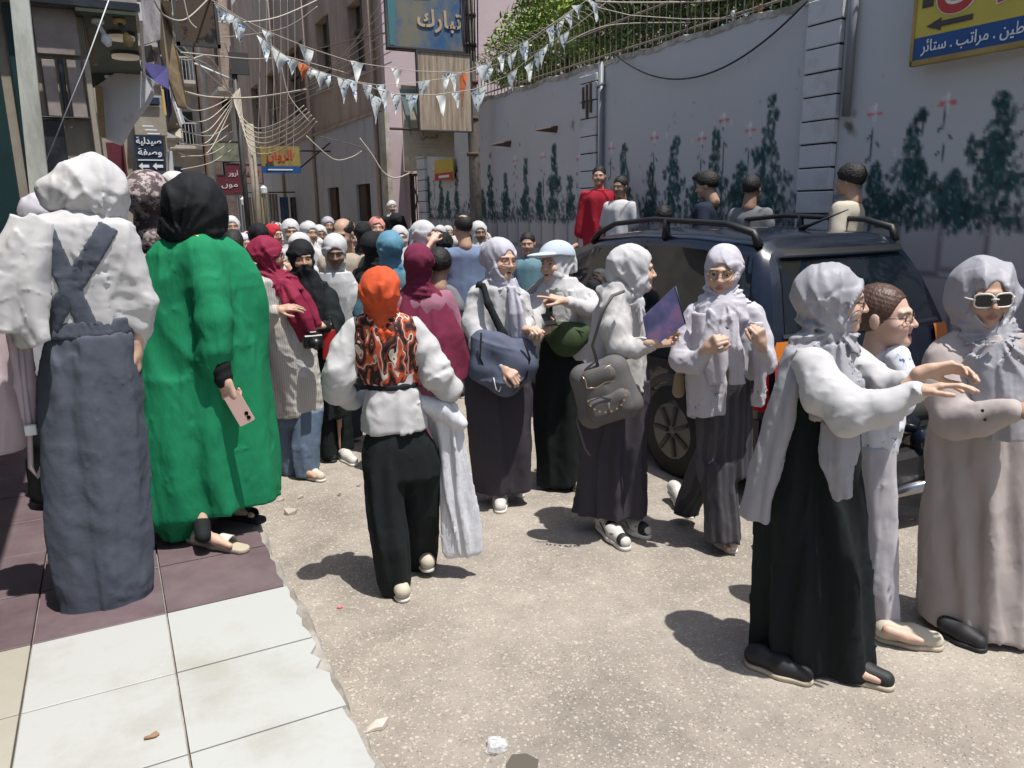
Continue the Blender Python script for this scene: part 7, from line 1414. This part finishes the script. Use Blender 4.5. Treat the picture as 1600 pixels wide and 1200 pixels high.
# ================================================================ motorbike behind the car
CHR=mat('chrome_mat')
bk=thing('motorbike','black motorbike with chrome exhaust standing behind the car tail','motorbike',(4.0,2.85,0))
def wheel(x,y,r,par):
    o=MB(); 
    for k in range(28):
        pass
    P=[(x+r*math.cos(a),y,r+r*math.sin(a)) for a in np.linspace(0,2*math.pi,29)]; w=o.tube(P,.045,8,False).build('tyre',RUB,par,True); m=MB().tube([(x,y-.05,r),(x,y+.05,r)],.05,10); 
    for k in range(12): a=k*math.pi/6; m.tube([(x,y,r),(x+(r-.03)*math.cos(a),y,r+(r-.03)*math.sin(a))],.004,4)
    m.build('spokes',CHR,w)
BY=2.78
wheel(3.28,BY,.26,bk); wheel(4.50,BY,.26,bk)
tube('frame',[(3.36,BY,.62),(3.6,BY,.42),(4.0,BY,.36),(4.5,BY,.28)],.03,TRIM,bk); tube('fork',[(3.28,BY,.26),(3.44,BY,.80)],.03,CHR,bk)
tube('handlebar',[(3.50,BY-.3,.86),(3.44,BY-.1,.84),(3.44,BY+.1,.84),(3.50,BY+.3,.86)],.014,CHR,bk)
g=G(); g.tube([((3.55,BY,.66),.08),((3.8,BY,.66),.10),((4.0,BY,.60),.07)]); V,Q=g.mesh(.02); mk('tank',V,Q,PAINT,bk,True)
g=G(); g.tube([((3.95,BY,.66),.06),((4.3,BY,.66),.075),((4.62,BY,.70),.05)]); V,Q=g.mesh(.02); mk('seat',V,Q,RUB,bk,True)
g=G(); g.tube([((4.05,BY-.10,.50),.09),((4.4,BY-.10,.52),.10),((4.65,BY-.08,.60),.05)]); V,Q=g.mesh(.02); mk('side_fairing',V,Q,PAINT,bk,True)
MB().tube([(3.75,BY-.13,.25),(4.1,BY-.17,.27),(4.4,BY-.17,.34),(4.75,BY-.17,.46)],[.03,.04,.055,.06],12).build('exhaust',CHR,bk,True); box('engine',3.7,4.05,BY-.12,BY+.12,.2,.46,TRIM,bk,.03); tube('mudguard',[(4.3,BY,.55),(4.5,BY,.58),(4.72,BY,.45)],.05,PAINT,bk)
# ================================================================ people in the crowd (full figures, simpler build)
SK={'l':SKL,'m':SKM,'d':SKD}
def person(label,px,top,head='white',yaw=0,D=None,X=None,H=1.62,z0=0.,top_c='white',bot_c='black',skin='m',hair=None,sz=1.,group=None,arm=None,wide=1.,scale_res=1.,long_=False,pitch=4,kh=None,mouth=0,beard=0,veil=False,sleeve=True,hairlen=0,bald=False,strap=None,glass=False,tail=False):
    """px,top: where the crown shows in the photograph; stands on real ground at forward distance D or at lateral X"""
    d=ray(px,top+2); fh=math.hypot(d[0],d[1])
    if X is not None: t=X/d[0]
    else: t=D/fh
    w=CC+d*t; x,y=w[0],w[1]
    if X is None and z0==0. : H=max(.9,min(1.95,w[2])) if kh is None else kh
    elif kh is None: H=w[2]-z0
    F=Fig(label,x,y,z0,group=group); hz=z0+H; male=hair is not None and hairlen==0 or bald
    if X is not None: wide*=.80; sz*=.93
    far=F.D>9; hh=(.0115 if far else .0092)*min(scale_res,1.45); gh=(.032 if far else .024)*min(scale_res,1.3)
    c=np.array([0,0,hz-(.131 if not male else .125)*sz]); Rv=hframe(yaw); fw=Rv[1]; sx=Rv[0]
    F.head(c,yaw,pitch,rng.uniform(-3,3),sz,skin=SK[skin],male=male,h=hh,mouth=mouth,beard=beard,ears=hair is not None,lip=tuple(np.array(SK[skin])*[.85,.5,.5]))
    zs=hz-.30*sz; k=H/1.62
    def L(a,b,z): return sx*a+fw*b+np.array([0,0,z])
    arms=[]; W=.19*wide*k
    aL=arm or {}
    hips=z0+.50*H; g=G()
    elbows={1:L(W+.05,-.02,zs-.27*k),-1:L(-W-.05,-.02,zs-.27*k)}; wr_={1:L(W+.02,.10,zs-.48*k),-1:L(-W-.02,.10,zs-.48*k)}
    for s_ in (1,-1):
        if s_ in aL: e,w_=aL[s_]; elbows[s_]=L(*e); wr_[s_]=L(*w_)
    for s_ in (1,-1): arms.append((L(s_*W*.9,0,zs-.04),elbows[s_],wr_[s_]))
    F.core(L(0,-.03,zs+.05),L(0,0,hips),L(.09,0,z0+.27*H),L(.09,-.02,z0+.05),L(-.09,0,z0+.27*H),L(-.09,.02,z0+.05),arms,h=.034)
    for s_ in (1,-1):
        dr=wr_[s_]-elbows[s_]; dr/=np.linalg.norm(dr); F.hand(wr_[s_]+dr*.01,dr,fw*.3+sx*s_ if s_ not in aL else np.array([0,0,1.])+fw*.4,elbows[s_],curl=.5,left=s_<0,h=.016 if far else .0115)
    F.finish()
    cl={'white':WHITE,'black':BLACK,'cream':CREAM_,'blue':BLUEH,'maroon':MAROON,'lilac':LILW,'silver':SILV,'slate':SLATE,'jeans':BLUEJ,'plum':PLUM}.get
    def mc(v): return cl(v) if isinstance(v,str) and cl(v) else (v if not isinstance(v,str) else WHITE)
    if hair is None:
        def drp(g):
            g.loft([(zs+.06,0,.01,.085,.085),(zs-.0,0,.01,.13*wide,.11),(zs-.10-.18*long_,0,.0,.17*wide*(1+.55*long_),.13*(1+.5*long_))]+([(zs-.62,0,.02,.33*wide,.25)] if long_ else []),k=.03,n=8,amp=.008+.01*long_,seed=int(px)%17)
            if tail: q=[L(.05,.11,zs),L(.07,.15,zs-.15),L(.06,.16,zs-.35)]; g.ribbon([(p,.05) for p in q],t=.008,amp=.008)
        F.hijab(mc(head),drp,seed=int(px+top)%23,h=hh*1.3,full=1.1,low=.018 if veil else 0)
        if veil:
            g=G(); cc=F.hc;R_=F.hR; g.P.append((lambda X,Y,Z:(lambda q:smax(ell(q[0],q[1],q[2],(0,.035,-.07),(.064,.07,.085)),q[2]+.003,.004))(tol(X,Y,Z,cc,R_,sz)),.006)); g._bb([cc],.16); F.garment('face_veil',g,mc(head),.010)
    else:
        sd=int(px)%9; cc=F.hc;R_=F.hR
        def hf(X,Y,Z):
            a,b,d=tol(X,Y,Z,cc,R_,sz); th=.004+(.014 if hair=='curly' else (.010 if hair=='quiff' else 0))
            e=ell(a,b,d,(0,-.024,.040),(.077+th,.099+th,.088+th)); cut=ell(a,b,d,(0,.105,-.045),(.10,.085,.118)); e=smax(e,-cut,.006); e=smax(e,-(d+.012-.42*(b+.03)) if not hairlen else -(d+.055),.008)
            if hair=='quiff': e=smin(e,cap(a,b,d,(0,.04,.12),(0,.10,.105),.03,.02),.03)
            if bald: e=smax(e,-ell(a,b,d,(0,.02,.12),(.062,.12,.075)),.004)
            if hairlen: e=smin(e,cap(a,b,d,(0,-.07,0),(0,-.10,-hairlen),.07,.055),.04)
            return (e+(.006 if hair=='curly' else .0018)*np.sin(a*(150 if hair=='curly' else 330)+sd)*np.sin(d*(140 if hair=='curly' else 60))*np.sin(b*130+1))*sz
        g=G(); g.P.append((hf,.01)); g._bb([F.hc],.2+hairlen); F.garment('hair',g,HAIR if hair!='brown' else HAIRB,hh*1.2)
    T_=mc(top_c); g=G(); b_=.125*k
    g.loft([(zs+.03,0,-.0,.07,.07),(zs-.0,0,0,.13*k*wide,.10*k),(zs-.06*k,0,0,W,b_),(zs-.25*k,0,0,W*.95,b_),(hips-.02,0,0,W*1.02,b_*1.05),(hips-.14*k,0,0,W*1.06,b_*1.1)],n=7,amp=.010,seed=int(px)%13)
    # orient torso with the person: widths swap for side views
    sw_=abs(sx[0]); 
    if sw_<.75:
        g=G(); q=.72+.28*sw_; g.loft([(zs+.03,0,-.0,.07,.07),(zs-.0,0,0,.12*k*q,.12*k),(zs-.06*k,0,0,W*q,W*.9),(zs-.25*k,0,0,W*.92*q,W*.85),(hips-.02,0,0,W*q,W*.9),(hips-.14*k,0,0,W*1.04*q,W*.95)],n=7,amp=.010,seed=int(px)%13)
    rS=.058 if hair is None else .06
    for s_,(a,e,w_) in zip((1,-1),arms):
        if sleeve: g.tube([(a,rS),(e,rS*.92),(w_,rS*.62)],k=.03,wr=.006,seed=int(px)%7+s_+2)
        else: g.tube([(a,rS),(a+(e-a)*.75,rS*1.05)],k=.03)
    g.noise(.006,20,int(px)%31,(1,1,.7),True); F.garment('top',g,T_,gh)
    Bm=mc(bot_c); g=G()
    if hair is None: g.loft([(hips+.03,0,0,W*.9,b_),(z0+.25*H,0,0,W*1.08,b_*1.3),(z0+.05,0,0,W*1.25,b_*1.5)],n=7,amp=.016,seed=3)
    else:
        for s_ in (1,-1): g.tube([(L(s_*.07,0,hips),.10*k),(L(s_*.09,0,z0+.27*H),.075*k),(L(s_*.09,0,z0+.08),.055*k)],k=.03,wr=.004)
    F.garment('skirt' if hair is None else 'trousers',g,Bm,gh)
    if F.D<9:
        for s_ in (1,-1): F.shoe_h=.012; F.shoe(L(s_*.09,.14,z0),L(s_*.09,-.06,z0),SHOEW if s_>0 or hair is None else SHOEB,SOLEW,.04)
    if glass: F.glasses(DFRAME,None,.02)
    return F
# ================================================================ mid distance people
GRY=cloth('grey_marl',(.16,.165,.175)); TEALS=cloth('teal_tee',(.12,.22,.25)); REDS=cloth('red_tee',(.33,.015,.03)); SHB=cloth('blue_shirt',(.15,.20,.30)); SAND=cloth('sand_shirt',(.33,.28,.22)); CORAL=cloth('coral_scarf',(.55,.24,.19)); PINKC=cloth('hot_pink',(.55,.08,.20)); ROSE=cloth('rose_gown',(.30,.13,.18)); MARG=cloth('wine_khimar',(.15,.02,.05)); REDC=cloth('red_scarf',(.40,.03,.04)); DKB=cloth('dark_blue_tee',(.015,.022,.04)); CRT=cloth('cream_tee',(.50,.45,.36)); TEALD=cloth('teal_gown',(.06,.13,.16)); YLW=cloth('yellow_scarf',(.5,.38,.2))
# behind the pair on the tiles
F=person('woman in brown floral scarf between the tall girl and the woman in green',233,264,PATS,yaw=150,D=4.25,z0=SW,top_c='cream',bot_c='black',sz=1.16)
person('white scarf just showing behind the brown floral scarf',268,266,'white',yaw=200,D=5.2,z0=SW,top_c='white',bot_c='slate')
person('small woman in pale violet scarf mostly hidden behind the tall girl at far left',58,300,'lilac',yaw=170,D=4.6,z0=SW,top_c='lilac',bot_c='black')
# the group in the middle
F=person('long dark haired girl in black patterned top, back view, left of the maroon scarf',363,356,yaw=175,D=7.2,top_c=KHIM,bot_c='black',hair='straight',hairlen=.30,sz=1.05)
person('woman in black scarf and white blouse right behind the maroon scarf',402,346,'black',yaw=190,D=7.6,top_c='white',bot_c='black')
person('girl in white scarf facing the camera above the long dark hair',361,335,'white',yaw=5,D=10.2,top_c='white',bot_c='slate')
person('woman in red scarf and glasses turning right behind the black scarf',427,347,REDC,yaw=40,D=9.6,top_c=PINKC,bot_c='black',skin='l',glass=True)
person('tall girl in white scarf facing forward above the veiled woman',453,340,'white',yaw=5,D=8.3,top_c='white',bot_c='black',skin='m')
person('girl in white scarf with a hand at her mouth, half hidden behind the face veil',464,361,'white',yaw=-35,D=7.1,top_c='white',bot_c='slate',arm={-1:((-.2,.05,1.05),(-.06,.17,1.33))})
person('girl in white scarf looking right beside the tall white scarf',482,343,'white',yaw=30,D=8.8,top_c='white',bot_c='black',skin='m')
person('girl in white scarf half hidden left of the balding man',499,349,'white',yaw=15,D=10.5,top_c='white',bot_c='black',skin='d')
person('woman in silver scarf directly behind the balding man',512,336,'silver',yaw=10,D=11.5,top_c='white',bot_c='black')
F=person('balding man in a sand coloured shirt behind the girl in the white shawl',534,339,yaw=-25,D=6.9,top_c=SAND,bot_c='black',hair='short',bald=True,skin='m',sz=1.08,pitch=14)
person('girl in coral scarf and white band between the balding man and the blue scarf',588,336,CORAL,yaw=8,D=9.3,top_c=CORAL,bot_c='black',skin='l')
person('woman in black scarf behind the coral scarf',568,345,'black',yaw=160,D=8.6,top_c='black',bot_c='black')
person('tall woman in black scarf and gown left of the steel blue scarf',583,359,'black',yaw=150,D=6.7,top_c='black',bot_c='black',sz=1.06)
person('woman in long steel blue scarf, back view, above the orange scarf',608,358,'blue',yaw=185,D=5.9,top_c=TEALD,bot_c=TEALD,sz=1.08,long_=True)
person('girl in white scarf showing only her forehead behind the blue scarf',624,350,'white',yaw=10,D=8.4,top_c='white',bot_c='black',skin='l')
person('girl in white scarf standing high on the gate steps',612,311,'white',yaw=5,D=15.2,z0=.35,top_c='black',bot_c='black',skin='m')
person('woman in black scarf in front of the iron gate',617,330,'black',yaw=190,D=11.2,top_c='black',bot_c='black')
person('girl in white scarf and pink cape shading her brow with her hand',664,342,'white',yaw=55,D=7.2,top_c=PINKC,bot_c='plum',skin='l',sz=1.08,arm={1:((.26,.10,1.40),(.10,.13,1.56))},sleeve=False)
person('woman in black scarf behind the girl shading her brow',694,360,'black',yaw=120,D=8.,top_c='white',bot_c='black')
person('woman in long black and wine scarf over rose gown, back view',651,378,MARG,yaw=190,D=5.35,top_c=ROSE,bot_c=ROSE,sz=1.12,long_=True,wide=1.1)
F=person('curly haired toddler in grey tee carried on the shoulder of the woman in wine',686,388,yaw=170,D=5.5,top_c=GRY,bot_c='slate',hair='curly',sz=.92,wide=.7,z0=.62,skin='m',arm={-1:((-.16,.0,1.08),(-.15,.03,.93))},sleeve=False)
F=person('bald older man in a blue shirt with a gold watch, seen from behind',722,333,yaw=205,D=7.6,top_c=SHB,bot_c='slate',hair='short',bald=True,skin='m',sz=1.06,arm={-1:((-.28,.02,1.12),(-.05,.22,1.1))})
F=person('woman in white scarf with dark face right behind the bald man',748,343,'white',yaw=15,D=8.8,top_c='white',bot_c='black',skin='d')  # dark skin tone for this face
person('boy in teal tee pointing beside the girl with the cap',824,361,yaw=-5,D=8.3,top_c=TEALS,bot_c='jeans',hair='short',skin='m',sz=.98,arm={-1:((-.24,.08,.98),(-.34,.30,.98))},sleeve=False)
# boys on the raised pavement
person('young man in red tee leaning on the wall pier holding a phone',936,257,yaw=-5,X=4.98,z0=.46,top_c=REDS,bot_c='slate',hair='short',skin='m',arm={1:((.24,.02,1.42),(.28,.18,1.40))},sleeve=False,pitch=0)
person('boy in white tee beside the young man in red',969,273,yaw=-30,X=5.0,z0=.46,top_c='white',bot_c='jeans',hair='short',skin='d',sleeve=False)
person('crouching boy with curly hair whose crown shows above the roof rail',1038,321,yaw=175,X=4.97,z0=.46,H=1.2,top_c='black',bot_c='black',hair='curly',skin='d',sleeve=False)
person('boy with swept up hair in a dark tee looking left behind the car roof',1104,268,yaw=-100,X=4.92,z0=.46,top_c=DKB,bot_c='jeans',hair='quiff',skin='m',sleeve=False,sz=1.02,pitch=12)
person('boy in dark grey top with a shoulder strap, back turned, behind the car roof',1176,272,yaw=160,X=4.95,z0=.46,top_c=GRY,bot_c='black',hair='straight',skin='d',sz=1.02)
person('curly haired boy in a cream printed tee standing by the nearest wall pier',1328,256,yaw=-110,X=4.96,z0=.46,top_c=CRT,bot_c='black',hair='curly',skin='m',sleeve=False,sz=1.0)
# far crowd: individuals, each in their own spot
spec=[(384,340,15.5,'white',10),(417,337,17,'white',-20),(434,337,18,'white',30),(374,343,13,'black',180),(398,341,19,'silver',170),(345,341,12.5,'black',170),(338,336,15,'cream',10),(408,346,14,'lilac',180),(444,344,14,'black',190),(470,338,15,'white',0),(492,338,16.5,'white',160),(506,342,19,'lilac',20),(523,333,18,'black',175),(545,336,14,'white',190),(553,338,17.5,YLW,10),(560,334,19,'white',-10),(573,332,13,'white',20),(580,333,20,'maroon',170),(598,340,15,'black',160),(603,335,18,'white',10),(630,342,14.5,'black',10),(640,345,12,'white',170),(648,347,10.5,'lilac',20),(676,350,10.8,'black',190),(700,348,12.5,'white',20),(710,346,10.4,'cream',180),(733,347,12.,'white',-20),(476,352,11.,'lilac',175),(440,350,11.4,'cream',10),(390,350,11.8,'maroon',0),(351,349,11.2,'white',185),(516,352,9.4,'black',190),(555,352,10.2,'white',0),(415,342,22,'black',10),(428,341,24,'white',180),(472,352,8.6,'white',-10),(494,354,9.2,'white',20),(535,352,9.,'white',170),(548,342,10.8,'white',15),(604,344,9.6,'white',-15),(640,336,11.6,'white',0),(650,338,13,'lilac',10),(686,340,11.4,'white',-20),(702,338,13.5,'white',10),(736,338,14,'white',0),(409,352,9.2,'white',10),(436,344,12.2,'white',0),(379,350,9.4,'lilac',30),(758,350,10.6,'white',10),(455,338,23,'white',0),(487,337,22,'black',180),(531,336,23,'lilac',0)]
side=lambda px: 'left' if px<460 else ('middle' if px<590 else 'right')
cn={'white':'white','black':'black','silver':'silver','cream':'cream','lilac':'pale lilac','maroon':'maroon'}
def place(px,D):
    a='far off ' if D>16 else ('mid crowd ' if D>11.6 else 'nearer ')
    for lim,t in ((352,'beside the black scarf at the left'),(380,'above the long haired girl'),(405,'left of the maroon scarf'),(430,'above the maroon scarf'),(452,'above the face veil'),(478,'between face veil and white shawl'),(505,'above the white shawl'),(530,'left of the balding man'),(552,'above the balding man'),(572,'right of the balding man'),(592,'by the coral scarf'),(620,'above the blue scarf'),(645,'by the iron gate'),(670,'left of the wall mural'),(695,'near the girl shading her brow'),(728,'left of the bald man'),(999,'right of the bald man')):
        if px<lim: return a+t
for i,(px,tp,D,c,yw) in enumerate(spec):
    nm=cn.get(c,'yellow') if isinstance(c,str) else 'yellow'
    person('woman in %s scarf, %s, %s'%(nm,'back turned' if abs(yw)>90 else 'face on',place(px,D)),px,tp,c,yaw=yw,D=D,sz=.95,kh=1.50+.12*((i*37)%5)/4,top_c=('white','black','slate','lilac','cream')[i%5],bot_c='black',skin='mdl'[i%3],group='distant crowd down the street',scale_res=1.7)
# ================================================================ small litter
cup=thing('plastic_cup','crushed clear plastic cup lying on the road near the bottom edge','litter',tuple(gnd(775,1172))); V=[];Fc=[]; c0=gnd(775,1170); R=np.random.RandomState(2)
n=16
for j,(r,z) in enumerate(((.0,.034),(.020,.036),(.031,.030),(.036,.016),(.034,.004))):
    for k in range(n): a=6.283*k/n; q=1+.16*math.sin(a*3+j)+.1*R.randn()*.5; V.append((c0[0]+r*q*math.cos(a),c0[1]+r*q*math.sin(a),z+.004*R.randn()*.5))
for j in range(4):
    for k in range(n): Fc.append((j*n+k,j*n+(k+1)%n,(j+1)*n+(k+1)%n,(j+1)*n+k))
mk('cup_wall',V,Fc,mat('clear_plastic_mat',(.75,.78,.80),.12,alpha=.55,spec=.8),cup)
wet=kind(mk('wet_stain',[tuple(gnd(x,y)+[0,0,.003]) for x,y in ((790,1196),(800,1180),(822,1178),(842,1188),(838,1215),(800,1225))],[(0,1,2,3,4,5)],mat('wet_patch_mat',(.10,.085,.065),.5)),'structure')
def scrap(name,px,py,s,m,label,z=0.,h=.012,seed=1,n=7):
    R=np.random.RandomState(seed); c=gnd(px,py,z); P=[(c[0]+s*math.cos(6.283*k/n)*R.uniform(.5,1),c[1]+s*.6*math.sin(6.283*k/n)*R.uniform(.5,1),z+.003+h*R.rand()) for k in range(n)]; V=[(c[0],c[1],z+h*1.2)]+P; V+=[(x,y,z+.0025) for x,y,_ in P]
    Fc=[(0,1+k,1+(k+1)%n) for k in range(n)]+[(1+k,1+n+k,1+n+(k+1)%n,1+(k+1)%n) for k in range(n)]; return tag(mk(name,V,Fc,m),label,'litter')
LEAFD=mat('dry_leaf_mat',(.25,.15,.08),.8); PAPR=mat('paper_mat',(.50,.45,.40),.9); ROCK=mat('stone_mat',(.36,.32,.27),.9,var=.3)
scrap('dry_leaf',237,1152,.028,LEAFD,'curled dry leaf on the white tiles',.352,.008,3); scrap('torn_paper',588,1138,.05,PAPR,'torn paper scrap beside the chipped kerb',0,.03,4); scrap('pink_wrapper',531,950,.022,mat('pink_wrapper_mat',(.55,.12,.15),.6),'small pink wrapper on the road behind the kerb',0,.01,5)
for i,(px,py,s,lb) in enumerate(((452,803,.055,'largest rough stone lying against the kerb'),(440,782,.035,'pale flat stone behind the largest stone by the kerb'),(470,778,.03,'small stone right of the pale flat stone'),(530,775,.014,'tiny stone behind the woman in the orange scarf'),(560,760,.02,'dark pebble near the woman in the orange scarf'))): scrap('stone',px,py,s,ROCK,lb,0,.035 if i==0 else .02,10+i)
# loose grit along the kerb and over the road, too fine to count
R=np.random.RandomState(9); V=[];Fc=[]
for i in range(2600):
    if i<1500: y=R.uniform(1.2,12); x=.56+abs(R.normal(0,.13))
    else: x=R.uniform(.6,4.5); y=R.uniform(1.0,8)
    s=R.uniform(.0018,.006)*(1 if i%9 else 1.7); a=R.rand()*6; b=len(V)
    V+=[(x+s*math.cos(a),y+s*math.sin(a),0.),(x+s*math.cos(a+2.2),y+s*math.sin(a+2.2),0.),(x+s*math.cos(a+4.1),y+s*math.sin(a+4.1),0.),(x,y,s*.9)]; Fc+=[(b,b+1,b+3),(b+1,b+2,b+3),(b+2,b,b+3)]
kind(mk('gravel',V,Fc,mat('grit_mat',(.40,.36,.30),.9,var=.4,vs_=60)),'stuff')
